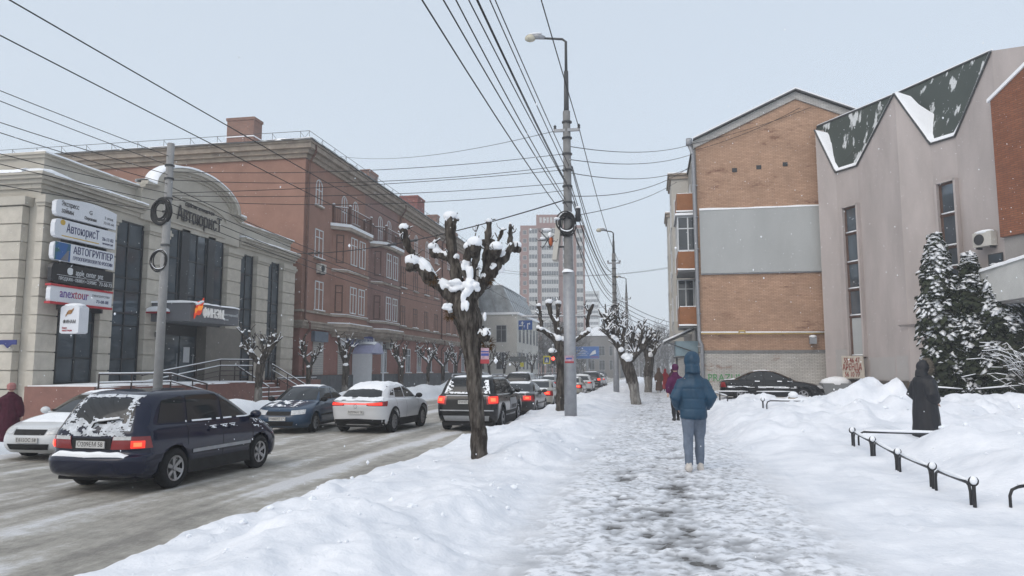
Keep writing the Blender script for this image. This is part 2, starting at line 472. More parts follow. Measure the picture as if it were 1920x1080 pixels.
def snow_ground_mat():
    m = bpy.data.materials.new('trodden_snow'); m.use_nodes = True
    N, L = m.node_tree.nodes, m.node_tree.links
    b = N['Principled BSDF']; b.inputs['Roughness'].default_value = 0.7
    g = N.new('ShaderNodeNewGeometry')
    n = N.new('ShaderNodeTexNoise'); n.inputs['Scale'].default_value = 1.4; n.inputs['Detail'].default_value = 9; n.inputs['Roughness'].default_value = 0.65
    L.new(g.outputs['Position'], n.inputs['Vector'])
    r = N.new('ShaderNodeValToRGB')
    r.color_ramp.elements[0].position = 0.30; r.color_ramp.elements[0].color = (0.66, 0.69, 0.745, 1)
    r.color_ramp.elements[1].position = 0.62; r.color_ramp.elements[1].color = (0.85, 0.865, 0.905, 1)
    L.new(n.outputs['Fac'], r.inputs['Fac'])
    # dirty salt and grit kicked about on the walkway
    sp = N.new('ShaderNodeSeparateXYZ'); L.new(g.outputs['Position'], sp.inputs[0])
    w1 = N.new('ShaderNodeMapRange'); w1.interpolation_type = 'SMOOTHSTEP'
    ab = N.new('ShaderNodeMath'); ab.operation = 'ABSOLUTE'; ad = N.new('ShaderNodeMath'); ad.operation = 'ADD'; ad.inputs[1].default_value = -0.2
    L.new(sp.outputs['X'], ad.inputs[0]); L.new(ad.outputs[0], ab.inputs[0]); L.new(ab.outputs[0], w1.inputs['Value'])
    w1.inputs['From Min'].default_value = 0.8; w1.inputs['From Max'].default_value = 1.9; w1.inputs['To Min'].default_value = 1; w1.inputs['To Max'].default_value = 0
    mp = N.new('ShaderNodeMapping'); mp.inputs['Scale'].default_value = (8.5, 9.5, 5.0); L.new(g.outputs['Position'], mp.inputs['Vector'])
    n2 = N.new('ShaderNodeTexNoise'); n2.inputs['Scale'].default_value = 1.0; n2.inputs['Detail'].default_value = 4; n2.inputs['Roughness'].default_value = 0.6
    L.new(mp.outputs[0], n2.inputs['Vector'])
    r2 = N.new('ShaderNodeMapRange'); r2.inputs['From Min'].default_value = 0.46; r2.inputs['From Max'].default_value = 0.66
    L.new(n2.outputs['Fac'], r2.inputs['Value'])
    mu = N.new('ShaderNodeMath'); mu.operation = 'MULTIPLY'; L.new(w1.outputs[0], mu.inputs[0]); L.new(r2.outputs[0], mu.inputs[1])
    hz = N.new('ShaderNodeMapRange'); hz.inputs['From Min'].default_value = 0.0; hz.inputs['From Max'].default_value = 0.022; hz.inputs['To Min'].default_value = 1.0; hz.inputs['To Max'].default_value = 0.0; L.new(sp.outputs['Z'], hz.inputs['Value'])
    hm = N.new('ShaderNodeMath'); hm.operation = 'MULTIPLY'; L.new(hz.outputs[0], hm.inputs[0]); L.new(w1.outputs[0], hm.inputs[1])
    mm = N.new('ShaderNodeMath'); mm.operation = 'MAXIMUM'; L.new(hm.outputs[0], mm.inputs[0]); L.new(mu.outputs[0], mm.inputs[1]); mu = mm
    m2 = N.new('ShaderNodeMath'); m2.operation = 'MULTIPLY'; m2.inputs[1].default_value = 0.88; L.new(mu.outputs[0], m2.inputs[0])
    mx = N.new('ShaderNodeMix'); mx.data_type = 'RGBA'; mx.inputs['B'].default_value = (0.23, 0.235, 0.245, 1)
    L.new(m2.outputs[0], mx.inputs['Factor']); L.new(r.outputs['Color'], mx.inputs['A']); L.new(mx.outputs['Result'], b.inputs['Base Color'])
    n3 = N.new('ShaderNodeTexNoise'); n3.inputs['Scale'].default_value = 22; n3.inputs['Detail'].default_value = 6; L.new(g.outputs['Position'], n3.inputs['Vector'])
    bp = N.new('ShaderNodeBump'); bp.inputs['Strength'].default_value = 0.4; bp.inputs['Distance'].default_value = 0.025
    L.new(n3.outputs['Fac'], bp.inputs['Height']); L.new(bp.outputs[0], b.inputs['Normal'])
    return m

# right-hand snow: fine near the camera, coarser with distance
ys = [-12.0, -8, -5, -3, -1, 0.5]
y = 1.5
while y < 150:
    ys.append(y); y += max(0.03, 0.0095 * y)
ys.append(150.0)
GX = axis_steps([(-5.05, -4.0, 0.045), (-4.0, 2.0, 0.038), (2.0, 5.0, 0.07), (5.0, 10, 0.14), (10, 30, 0.5), (30, 60, 3)])
GY = np.array(ys)
XX, YY = np.meshgrid(GX, GY, indexing='ij')
sheet('snow_ground', GX, GY, snow_h(XX, YY), snow_ground_mat())

# paving under the trodden snow, near the camera: setts joined into one piece
pv = MB(); rp = random.Random(3)
yy = 3.4; row = 0
while yy < 13:
    xx = -1.1 + (0.11 if row % 2 else 0)
    while xx < 1.5:
        zt = -0.004 + rp.uniform(-0.002, 0.002)
        pv.bx(xx, xx + 0.212, yy, yy + 0.098, -0.06, zt); xx += 0.22
    yy += 0.106; row += 1
tag(pv.build('paving_setts', mat('paving', (0.085, 0.083, 0.08), 0.7, 0.4, 9, bump=0.4, col2=(0.30, 0.30, 0.31), t=(0.45, 0.7))), 'grey paving setts showing dark through the trodden snow', 'paving', kind='stuff')

# crumbs of broken crust thrown up on the banks
cl = MB(); rc = random.Random(19)
for _k in range(330):
    cxx = rc.choice((rc.uniform(-4.3, -1.2), rc.gauss(-3.9, 0.25), rc.gauss(-2.1, 0.4))); cyy = 3.2 + 22 * rc.random() ** 1.6; r_ = 0.008 + 0.034 * rc.random() ** 4
    if not (-4.5 < cxx < -1.0): continue
    cl.ico((cxx, cyy, float(snow_h(np.array([cxx]), np.array([cyy]))[0]) + r_ * 0.3), (r_ * rc.uniform(.8, 1.5), r_ * rc.uniform(.8, 1.4), r_ * rc.uniform(.6, 1.0)), 1, jit=0.3, seed=_k)
for _k in range(120):
    cxx = rc.uniform(3.7, 9) if rc.random() < .4 else rc.uniform(3, 8); cyy = rc.uniform(9.5, 14) if cxx > 4 and rc.random() < .5 else rc.uniform(18, 25); r_ = 0.012 + 0.05 * rc.random() ** 4
    cl.ico((cxx, cyy, float(snow_h(np.array([cxx]), np.array([cyy]))[0]) + r_ * 0.3), (r_ * rc.uniform(.8, 1.5), r_ * rc.uniform(.8, 1.4), r_ * rc.uniform(.6, 1.0)), 1, jit=0.3, seed=_k)
tag(cl.build('snow_clods', SNOW, smooth=False), 'small broken clods of snow scattered over the banks', 'snow', kind='stuff')

# ---- carriageway of brown slush with tyre tracks
def road_mat():
    m = bpy.data.materials.new('slush'); m.use_nodes = True
    N, L = m.node_tree.nodes, m.node_tree.links
    b = N['Principled BSDF']; b.inputs['Roughness'].default_value = 0.55
    g = N.new('ShaderNodeNewGeometry')
    mp = N.new('ShaderNodeMapping'); mp.inputs['Scale'].default_value = (1.9, 0.16, 1); mp.inputs['Rotation'].default_value = (0, 0, R_(-1.2)); L.new(g.outputs['Position'], mp.inputs['Vector'])
    n = N.new('ShaderNodeTexNoise'); n.inputs['Scale'].default_value = 1.0; n.inputs['Detail'].default_value = 8; n.inputs['Roughness'].default_value = 0.6; n.inputs['Distortion'].default_value = 0.25
    L.new(mp.outputs[0], n.inputs['Vector'])
    r = N.new('ShaderNodeValToRGB'); cr = r.color_ramp
    cr.elements[0].position = 0.30; cr.elements[0].color = (0.24, 0.225, 0.20, 1)
    cr.elements[1].position = 0.72; cr.elements[1].color = (0.68, 0.68, 0.69, 1)
    e = cr.elements.new(0.50); e.color = (0.40, 0.378, 0.335, 1)
    e = cr.elements.new(0.58); e.color = (0.50, 0.485, 0.455, 1)
    n2 = N.new('ShaderNodeTexNoise'); n2.inputs['Scale'].default_value = 2.6; n2.inputs['Detail'].default_value = 12; n2.inputs['Roughness'].default_value = 0.78
    L.new(g.outputs['Position'], n2.inputs['Vector'])
    at = N.new('ShaderNodeAttribute'); at.attribute_name = 'ridge'
    a1 = N.new('ShaderNodeMath'); a1.operation = 'MULTIPLY_ADD'; a1.inputs[1].default_value = 0.85; L.new(n2.outputs['Fac'], a1.inputs[0])
    a0 = N.new('ShaderNodeMath'); a0.operation = 'ADD'; a0.inputs[1].default_value = -0.49; L.new(n.outputs['Fac'], a0.inputs[0]); L.new(a0.outputs[0], a1.inputs[2])
    a2 = N.new('ShaderNodeMath'); a2.operation = 'MULTIPLY_ADD'; a2.inputs[1].default_value = 0.46; L.new(at.outputs['Fac'], a2.inputs[0]); L.new(a1.outputs[0], a2.inputs[2])
    L.new(a2.outputs[0], r.inputs['Fac']); L.new(r.outputs['Color'], b.inputs['Base Color'])
    n3 = N.new('ShaderNodeTexNoise'); n3.inputs['Scale'].default_value = 9; n3.inputs['Detail'].default_value = 8; n3.inputs['Roughness'].default_value = 0.7
    mp3 = N.new('ShaderNodeMapping'); mp3.inputs['Scale'].default_value = (1.6, 0.5, 1); L.new(g.outputs['Position'], mp3.inputs['Vector']); L.new(mp3.outputs[0], n3.inputs['Vector'])
    bp = N.new('ShaderNodeBump'); bp.inputs['Strength'].default_value = 0.9; bp.inputs['Distance'].default_value = 0.05
    L.new(n3.outputs['Fac'], bp.inputs['Height']); L.new(bp.outputs[0], b.inputs['Normal'])
    return m
RX = axis_steps([(-15.2, -4.6, 0.08)])
RY = np.array([-12, -6, -2, 0.5] + [v for v in ys if v > 1.5 and v < 150][::3] + [150, 175, 220, 300, 500])
XX, YY = np.meshgrid(RX, RY, indexing='ij')
XC = XX + 0.25 * fbm(YY * 0.06, YY * 0 + 4, 3)
rid = np.zeros_like(XC)
for c, w, h in ((-6.0, 0.30, 1.25), (-7.35, 0.35, 0.5), (-9.9, 0.45, 0.9), (-11.9, 0.3, 0.5), (-14.0, 0.5, 1.0), (-4.8, 0.15, 0.3), (-8.5, 0.25, 0.25)):
    rid = np.maximum(rid, h * np.exp(-((XC - c) / w) ** 2))
rid = rid * np.clip(0.65 + 1.3 * fbm(XX * 1.2, YY * 0.25, 3), 0, 1.3)
zz = ROAD_Z + 0.045 * rid + 0.02 * fbm(XX * 2.5, YY * 0.6, 4)
road = sheet('road', RX, RY, zz, road_mat())
att = road.data.attributes.new('ridge', 'FLOAT', 'POINT'); att.data.foreach_set('value', rid.ravel().astype(np.float32))

# ---- far pavement on the left with ploughed banks
def left_h(x, y):
    big = fbm(x * 0.5 + 60, y * 0.35 + 2, 3); mid = fbm(x * 1.6, y * 1.4 + 90, 4, 0.55)
    bank = np.exp(-((x + 15.6) / 0.9) ** 2) * (0.42 + 0.55 * big) * (1 - 0.75 * np.exp(-((y - 17) / 2.6) ** 2))
    z = -0.24 + bank + 0.06 * mid
    z = z + np.exp(-((x + 16.6) / 1.2) ** 2 - ((y - 29.5) / 3.5) ** 2) * 0.35
    z = z + np.exp(-((x + 15.6) / 1.0) ** 2) * sstep(42, 50, y) * 0.45
    return z + (ROAD_Z - 0.07 - z) * sstep(-14.95, -14.35, x)
LX = axis_steps([(-70, -22, 4), (-22, -13.9, 0.12)]); LY = np.array([-12, -4, 2, 8] + list(np.arange(10, 30, 0.16)) + list(np.arange(30, 60, 0.35)) + list(np.arange(60, 150, 1.2)) + [150])
XX, YY = np.meshgrid(LX, LY, indexing='ij')
sheet('left_pavement_snow', LX, LY, left_h(XX, YY), SNOW)

# ---- the wide ground under everything, to the horizon
gm = MB(); gm.poly([(-900, -200, -0.62), (900, -200, -0.62), (900, 1200, -0.62), (-900, 1200, -0.62)])
tag(gm.build('ground', SNOW), kind='structure')
# ================================================================== BUILDINGS
def ledge(mb, a, b, out, w, h, seg=0.5, seed=0, m=0, sag=0.0, side=1):
    """a lumpy strip of snow lying on a ledge from a to b; out = horizontal unit vector across it"""
    a = Vector(a); b = Vector(b); out = Vector(out); n = max(2, int((b - a).length / seg)); P = []
    for i in range(n + 1):
        p = a.lerp(b, i / n); k = 0.75 + 0.5 * mnoise.noise(Vector((p.x * 0.9 + seed, p.y * 0.9, p.z * 0.9 + seed))) + 0.25 * mnoise.noise(p * 3.1)
        hh = max(0.01, h * k); ww = w * (1 + 0.10 * mnoise.noise(p * 2.0 + Vector((9, 0, seed))))
        P.append([p + Vector((0, 0, -0.015)), p + Vector((0, 0, hh * 0.7)), p + out * ww * 0.25 + Vector((0, 0, hh)), p + out * ww * 0.75 + Vector((0, 0, hh * 0.95)), p + out * ww + Vector((0, 0, hh * 0.5)), p + out * ww * 1.03 + Vector((0, 0, -0.03))])
    mb.grid(P, m)
    for q in (P[0], P[-1]): mb.poly(q if q is P[0] else q[::-1], m)
    return mb

# ---------------------------------------------------------------- A: beige business building on the left
BEIGE = mat('beige_render', (0.46, 0.43, 0.375), 0.85, 0.10, 1.2, bump=0.15)
BEIGE2 = mat('beige_stone', (0.49, 0.455, 0.395), 0.85, 0.12, 2.5, bump=0.2)
BASERED = mat('red_brown_tile', (0.20, 0.095, 0.075), 0.7, 0.15, 3)
GREYPAN = mat('grey_panel', (0.135, 0.14, 0.155), 0.5, 0.06, 2)
FRAME = mat('dark_frame', (0.025, 0.028, 0.032), 0.45, 0.1, 3)
A = thing('business_building', 'beige rendered business building with arched gable, rusticated pilasters and sign panels', 'building', (-21, 31, -0.3))
w = MB()
w.bx(-40, -21.15, 22.2, 41, -0.5, 8.5)
w.bx(-40, -21.10, 22.15, 41.0, 7.62, 8.0)           # frieze
w.build('wall', BEIGE, A)
# openings are glazed strips set 5 cm back in dark reveals
def glass_strip(y0, y1, z0, z1, cols, rows, x=-21.08, par=None):
    g = thing_part = MB()
    fr = MB()
    fr.bx(x - 0.06, x - 0.02, y0, y1, z0, z1)
    o = fr.build('window', FRAME, par)
    br = MB()
    for i in range(cols + 1):
        yy = y0 + (y1 - y0) * i / cols; br.bx(x - 0.02, x + 0.05, yy - 0.035, yy + 0.035, z0, z1)
    for j, zz in enumerate(rows):
        br.bx(x - 0.021, x + 0.04, y0, y1, zz - 0.03, zz + 0.03)
    br.build('frame', FRAME, o)
    R = list(rows)
    for i in range(cols):
        ya, yb = y0 + (y1 - y0) * i / cols + 0.035, y0 + (y1 - y0) * (i + 1) / cols - 0.035
        for j in range(len(R) - 1):
            tl = 0.006 * math.sin(ya * 7.1 + R[j] * 3.7)
            p = MB(); p.add([(x + tl, ya, R[j] + 0.03), (x - tl, yb, R[j] + 0.03), (x - tl + 0.004, yb, R[j + 1] - 0.03), (x + tl + 0.004, ya, R[j + 1] - 0.03)], [(0, 1, 2, 3)])
            p.build('pane', GLASS, o)
    return o
rows_w = [1.1, 2.0, 3.35, 3.85, 4.75, 5.3, 6.6, 7.6]
glass_strip(23.25, 24.95, 1.1, 7.6, 2, rows_w, par=A)
glass_strip(25.75, 27.5, 1.1, 7.6, 2, rows_w, par=A)
glass_strip(34.95, 36.3, 1.0, 7.65, 2, rows_w, par=A)
glass_strip(37.75, 39.15, 1.0, 7.65, 2, rows_w, par=A)
glass_strip(29.2, 33.45, 4.45, 8.0, 6, [4.45, 5.0, 6.6, 8.0], par=A)
for y0 in (30.05, 32.1):
    dk = MB(); dk.bx(-21.05, -20.98, y0, y0 + 0.6, 4.45, 8.0); dk.build('glazing_panel', FRAME, A)
# pilasters of separate blocks
blk = {}
def pilaster(y0, y1, z0=0.9, z1=7.3, x=-21.12, d=0.30, n=10):
    h = (z1 - z0) / n
    for i in range(n):
        key = (round(y1 - y0, 2), round(h, 3), d)
        zc = z0 + h * (i + 0.5)
        if key not in blk:
            b = MB(); b.box((0, 0, 0), (d, y1 - y0, h - 0.045)); o = b.build('stone_block', BEIGE2, A, world=False)
            blk[key] = o
        else:
            o = share('stone_block', blk[key], A)
        o.location = Vector((x + d / 2 + 0.0, (y0 + y1) / 2, zc)) - A.location
    c = MB(); c.bx(x, x + d - 0.05, y0 + 0.04, y1 - 0.04, z0, z1)
    for k, (dz, e) in enumerate(((0.0, 0.04), (0.12, 0.10), (0.26, 0.05))):
        c.bx(x, x + d + e, y0 - e, y1 + e, z1 + dz, z1 + dz + 0.13)
    c.bx(x, x + d + 0.06, y0 - 0.05, y1 + 0.05, -0.4, z0 - 0.02)
    c.build('pilaster', BEIGE, A)
for y0, y1 in ((22.05, 22.95), (25.02, 25.68), (27.6, 28.95), (33.6, 34.8), (36.42, 37.62), (39.3, 40.75)):
    pilaster(y0, y1)
# end wall pier facing the camera, blocks turned
for i in range(10):
    zc = 0.9 + 0.64 * (i + 0.5)
    b = blk.get('end')
    if b is None:
        q = MB(); q.box((0, 0, 0), (1.5, 0.3, 0.595)); b = blk['end'] = q.build('stone_block', BEIGE2, A, world=False); o = b
    else: o = share('stone_block', b, A)
    o.location = Vector((-22.3, 22.03, zc)) - A.location
ep = MB(); ep.bx(-23.0, -21.6, 21.95, 22.2, 0.9, 7.3); ep.bx(-23.15, -21.4, 21.8, 22.2, 7.32, 7.62); ep.bx(-23.1, -21.5, 21.86, 22.2, -0.4, 0.88)
ep.build('pilaster', BEIGE, A)
gl = MB(); gl.bx(-25.4, -23.3, 22.13, 22.19, 1.1, 7.5); e_ = gl.build('window', FRAME, A)
for k in range(3):
    q = MB(); q.add([(-25.3 + k * 0.68, 22.12, 1.2), (-24.68 + k * 0.68, 22.12, 1.2), (-24.68 + k * 0.68, 22.12, 7.4), (-25.3 + k * 0.68, 22.12, 7.4)], [(0, 1, 2, 3)]); q.build('pane', GLASS, e_)
# cornices (stepped), with parapet behind
def cornice(y0, y1, zb, par, steps=((0.10, 0.16), (0.22, 0.14), (0.36, 0.12), (0.46, 0.10)), xw=-21.12, end=False, name='cornice'):
    c = MB(); z = zb
    for e, h in steps:
        c.bx(xw - 0.3, xw + e, y0 - (e if end else 0), y1, z, z + h - 0.006); z += h
    c.build(name, BEIGE, par); return z
cornice(22.15, 27.35, 7.95, A, end=True)
cornice(34.95, 41.15, 7.95, A)
ec = MB(); z = 7.95
for e, h in ((0.10, 0.16), (0.22, 0.14), (0.36, 0.12), (0.46, 0.10)):
    ec.bx(-40, -21.43, 22.15 - e, 22.3, z, z + h - 0.006); z += h
ec.build('cornice', BEIGE, A)
pa = MB(); pa.bx(-40, -21.3, 22.4, 41, 8.5, 9.15); pa.bx(-40, -21.2, 22.3, 41.05, 9.15, 9.25); pa.bx(-40, -21.12, 22.22, 41.1, 9.25, 9.33)
pa.build('parapet', BEIGE, A)
# arched gable
G = MB()
def arch_pts(yc, hw, zb, rise, n=24, flat=0.0):
    return [(yc + hw * math.cos(math.pi * (1 - i / n)), zb + rise * math.sin(math.pi * i / n)) for i in range(n + 1)]
yc, hw = 31.0, 3.15
base = [(27.2, 7.9), (27.2, 9.45), (27.85, 9.45)] + arch_pts(yc, hw, 9.45, 1.25) + [(34.8, 9.45), (34.8, 7.9)]
G.prism([(-21.3, a, b) for a, b in base][::-1], (0.32, 0, 0))
G.build('gable', BEIGE, A)
for k, (e, hh) in enumerate(((0.0, 0.34), (0.12, 0.22), (0.26, 0.11))):
    m_ = MB(); top = arch_pts(yc, hw + 0.10 + 0.03 * k, 9.45, 1.30 + 0.02 * k); bot = arch_pts(yc, hw - hh * 0.9, 9.45, 1.30 - hh)
    top = [(27.15 - 0.02 * k, 9.46 + 0.02 * k)] + top + [(34.85 + 0.02 * k, 9.46 + 0.02 * k)]; bot = [(27.15 - 0.02 * k, 9.46 - hh)] + [(a, b - 0.0) for a, b in bot] + [(34.85 + 0.02 * k, 9.46 - hh)]
    n = len(top); x0, x1 = -20.98, -20.90 + e
    V = [(x0, *p) for p in top] + [(x1, *p) for p in top] + [(x0, *p) for p in bot] + [(x1, *p) for p in bot]; F = []
    for i in range(n - 1):
        F += [(i, i + 1, n + i + 1, n + i), (n + i, n + i + 1, 3 * n + i + 1, 3 * n + i), (3 * n + i, 3 * n + i + 1, 2 * n + i + 1, 2 * n + i)]
    F += [(0, n, 3 * n, 2 * n), (n - 1, 2 * n - 1, 4 * n - 1, 3 * n - 1)]
    m_.add(V, F); m_.build('gable_moulding', BEIGE, A)
hood = MB(); a1 = arch_pts(yc, 2.55, 8.95, 0.62); a2 = arch_pts(yc, 2.42, 8.95, 0.50); n = len(a1); V = [(-20.97, *p) for p in a1] + [(-20.90, *p) for p in a1] + [(-20.97, *p) for p in a2] + [(-20.90, *p) for p in a2]; F = []
for i in range(n - 1): F += [(i, i + 1, n + i + 1, n + i), (n + i, n + i + 1, 3 * n + i + 1, 3 * n + i), (3 * n + i, 3 * n + i + 1, 2 * n + i + 1, 2 * n + i)]
hood.add(V, F); hood.bx(-20.97, -20.91, 28.8, 33.4, 8.12, 8.2); hood.build('sign_moulding', BEIGE, A)
DARKL = mat('dark_letters', (0.035, 0.03, 0.03), 0.5, 0.1, 3)
lettering('АвтоюрисТ', 0.95, (-20.90, 31.25, 8.62), (0, 1, 0), (0, 0, 1), DARKL, A, width=3.5, extrude=0.02)
lettering('содействие автовладельцам', 0.26, (-20.90, 31.2, 9.14), (0, 1, 0), (0, 0, 1), DARKL, A, width=2.3, extrude=0.01)
# snow lying on the mouldings
s = MB()
ledge(s, (-21.4, 21.75, 8.47), (-21.4, 27.3, 8.47), (1, 0, 0), 0.72, 0.16, seed=1)
ledge(s, (-40, 22.3, 8.47), (-21.5, 22.3, 8.47), (0, -1, 0), 0.60, 0.18, seed=2)
ledge(s, (-21.4, 34.95, 8.47), (-21.4, 41.1, 8.47), (1, 0, 0), 0.72, 0.10, seed=3)
ledge(s, (-21.6, 22.25, 9.32), (-21.6, 41.1, 9.32), (1, 0, 0), 0.48, 0.09, seed=4)
ledge(s, (-40, 22.6, 9.32), (-21.6, 22.6, 9.32), (0, -1, 0), 0.36, 0.07, seed=5)
tp = [(27.13, 9.50)] + arch_pts(yc, hw + 0.17, 9.49, 1.36) + [(34.87, 9.50)]
P = []
for i, (a, b) in enumerate(tp):
    h = 0.10 + 0.05 * mnoise.noise(Vector((a * 1.3, 3, 0)))
    P.append([(-21.3, a, b - 0.02), (-21.28, a, b + h), (-20.9, a, b + h * 1.1), (-20.66, a, b + h * 0.6), (-20.63, a, b - 0.03)])
s.grid(P)
s.build('roof_snow', SNOWF, A, smooth=True)
# canopy over the entrance
can = MB(); can.bx(-20.9, -19.0, 30.4, 34.15, 3.62, 4.42); can.bx(-20.9, -19.02, 30.42, 34.13, 3.60, 3.62)
C_ = can.build('canopy', GREYPAN, A)
cs = MB(); ledge(cs, (-20.9, 30.35, 4.40), (-20.9, 34.2, 4.40), (1, 0, 0), 1.93, 0.13, seed=8, seg=0.3); cs.build('snow', SNOWF, C_, smooth=True)
lm = MB(); lm.prism([(-20.4 + 0.5 * math.cos(math.pi * i / 10), 30.36, 4.0 + 0.22 * math.sin(math.pi * i / 10)) for i in range(11)], (0, -0.28, 0)); lm.build('lamp_cap', SNOWF, C_)
lm = MB(); lm.bx(-20.92, -19.9, 30.06, 30.36, 3.93, 3.995); lm.build('lamp_band', mat('red_band', (0.30, 0.02, 0.03), 0.5), C_)
LIT = mat('lit_letters', (0.8, 0.8, 0.8), 0.4, 0.02, 2, emit=(1, 0.97, 0.92), es=0.12)
lettering('ФИНЭМ', 0.56, (-18.96, 32.05, 4.0), (0, 1, 0), (0, 0, 1), LIT, C_, width=1.55, extrude=0.03)
lettering('инвестиционный', 0.17, (-18.98, 33.45, 4.05), (0, 1, 0), (0, 0, 1), WHITE, C_, width=1.15, extrude=0.008)
lettering('банк', 0.13, (-18.98, 33.1, 3.83), (0, 1, 0), (0, 0, 1), WHITE, C_, width=0.35, extrude=0.008)
FL = mat('lit_orange', (0.8, 0.25, 0.03), 0.4, 0.6, 6, emit=(1.0, 0.26, 0.02), es=0.45)
FR = mat('lit_red', (0.5, 0.05, 0.02), 0.4, 0.2, 6, emit=(0.9, 0.06, 0.02), es=0.35)
for k, mm in ((0, FR), (1, FL), (2, FR)):
    lg = MB(); ang = []
    for i in range(9):
        t = i / 8; ang.append((30.62 + 0.50 * t + 0.05 * k, 3.72 + 0.2 * k + 0.34 * t + 0.07 * math.sin(t * 6.28)))
    lg.prism([(-18.96 + 0.005 * k, a, b) for a, b in ang] + [(-18.96 + 0.005 * k, a, b + 0.19) for a, b in ang[::-1]], (0.05, 0, 0)); lg.build('logo_ribbon', mm, C_)
ls = MB(); ls.tube([(-18.93, 30.70, 4.33), (-18.92, 30.95, 4.42), (-18.93, 31.2, 4.50)], [0.05, 0.07, 0.05], 7); ls.build('snow', SNOWF, C_, smooth=True)
C_.location.y -= 2.42
# entrance behind the canopy
en = MB(); en.bx(-21.14, -21.06, 29.0, 33.5, 0.95, 4.45); en.build('entrance', FRAME, A)
en = MB(); en.bx(-21.05, -20.55, 31.6, 34.6, 0.95, 3.6); en.build('entrance_panel', mat('taupe_panel', (0.17, 0.155, 0.135), 0.6), A)
for y0 in (29.1, 30.3):
    d = MB(); d.bx(-21.05, -21.0, y0, y0 + 1.1, 1.0, 3.1); do = d.build('door', GLASS, A)
    h_ = MB(); h_.tube([(-20.96, y0 + 0.95, 1.7), (-20.96, y0 + 0.95, 2.3)], 0.02, 6); h_.build('handle', STEEL, do)
nb = MB(); nb.bx(-20.99, -20.97, 30.55, 31.0, 1.9, 2.6); nb.build('notice', WHITE, A)
# terrace, ramp and steps
te = MB(); te.bx(-21.0, -18.3, 21.93, 32.4, -0.5, 1.0); te.bx(-21.0, -19.6, 32.4, 35.5, -0.5, 1.0); te.bx(-20.8, -19.2, 36.3, 41.2, -0.5, 1.0); te.build('terrace', BASERED, A)
for k in range(6):
    st = MB(); st.bx(-19.6 + 0.33 * k, -19.6 + 0.33 * (k + 1) + 0.02, 32.45, 35.9, -0.5, 0.86 - 0.2 * k); so = st.build('step', BASERED, A)
    sn = MB(); ledge(sn, (-19.57 + 0.33 * k, 32.5, 0.855 - 0.2 * k), (-19.57 + 0.33 * k, 35.85, 0.855 - 0.2 * k), (1, 0, 0), 0.28, 0.05, seed=20 + k, seg=0.25); sn.build('snow', SNOWF, so, smooth=True)
ts = MB(); ledge(ts, (-20.95, 22.0, 0.99), (-20.95, 32.4, 0.99), (1, 0, 0), 2.6, 0.09, seed=31); ts.build('terrace_snow', SNOWF, A, smooth=True)
RAILM = mat('brown_rail', (0.045, 0.032, 0.03), 0.4, 0.2, 5, metal=0.3)
def railing(pts, posts, hs, label_seed):
    r = MB()
    for dz in hs:
        r.tube([(p[0], p[1], p[2] - dz) for p in pts], 0.03 if dz == 0 else 0.018, 6)
    for (x, y, z0, z1) in posts:
        r.tube([(x, y, z0), (x, y, z1)], 0.028, 6)
    o = r.build('railing', RAILM, A)
    sn = MB()
    for dz in hs[:2]:
        sn.tube([(p[0], p[1], p[2] - dz + 0.03) for p in pts], 0.026, 6)
    sn.build('snow', SNOWF, o, smooth=True)
railing([(-18.2, 22.0, 1.42), (-18.2, 25.8, 1.42), (-18.2, 28.2, 0.98)], [(-18.2, y, -0.3, z) for y, z in ((22.0, 1.42), (23.6, 1.42), (25.0, 1.42), (25.8, 1.42), (27.2, 1.15), (28.2, 0.98))], (0, 0.3), 0)
railing([(-19.6, 26.0, 1.35), (-19.5, 31.2, 2.02), (-18.5, 32.3, 2.02)], [(-19.55, 27.6, 0.9, 1.55), (-19.52, 29.4, 0.9, 1.78), (-19.5, 31.2, 0.9, 2.02), (-18.5, 32.3, 0.9, 2.02)], (0, 0.28, 0.5, 0.72), 1)
railing([(-19.5, 32.42, 1.8), (-17.7, 32.42, 0.75)], [(-19.5, 32.42, 0.8, 1.8), (-17.7, 32.42, -0.3, 0.75)], (0,), 2)
railing([(-19.5, 35.95, 1.85), (-17.6, 35.95, 0.8)], [(-19.5, 35.95, 0.8, 1.85), (-18.6, 35.95, 0.2, 1.35), (-17.6, 35.95, -0.3, 0.8)], (0, 0.3, 0.55), 3)
railing([(-19.3, 36.2, 1.1), (-19.3, 40.8, 1.1)], [(-19.3, 36.2, 0, 1.1), (-19.3, 38.5, 0, 1.1), (-19.3, 40.8, 0, 1.1)], (0, 0.3), 4)
# flood lamps on the pilasters
for y0 in (28.3, 37.0):
    fl = MB(); fl.box((-20.62, y0, 3.05), (0.22, 0.26, 0.22)); fo = fl.build('wall_lamp', DARKSTEEL, A)
    fs = MB(); fs.ico((-20.62, y0, 3.19), (0.15, 0.17, 0.06), 2); fs.build('snow', SNOWF, fo, smooth=True)

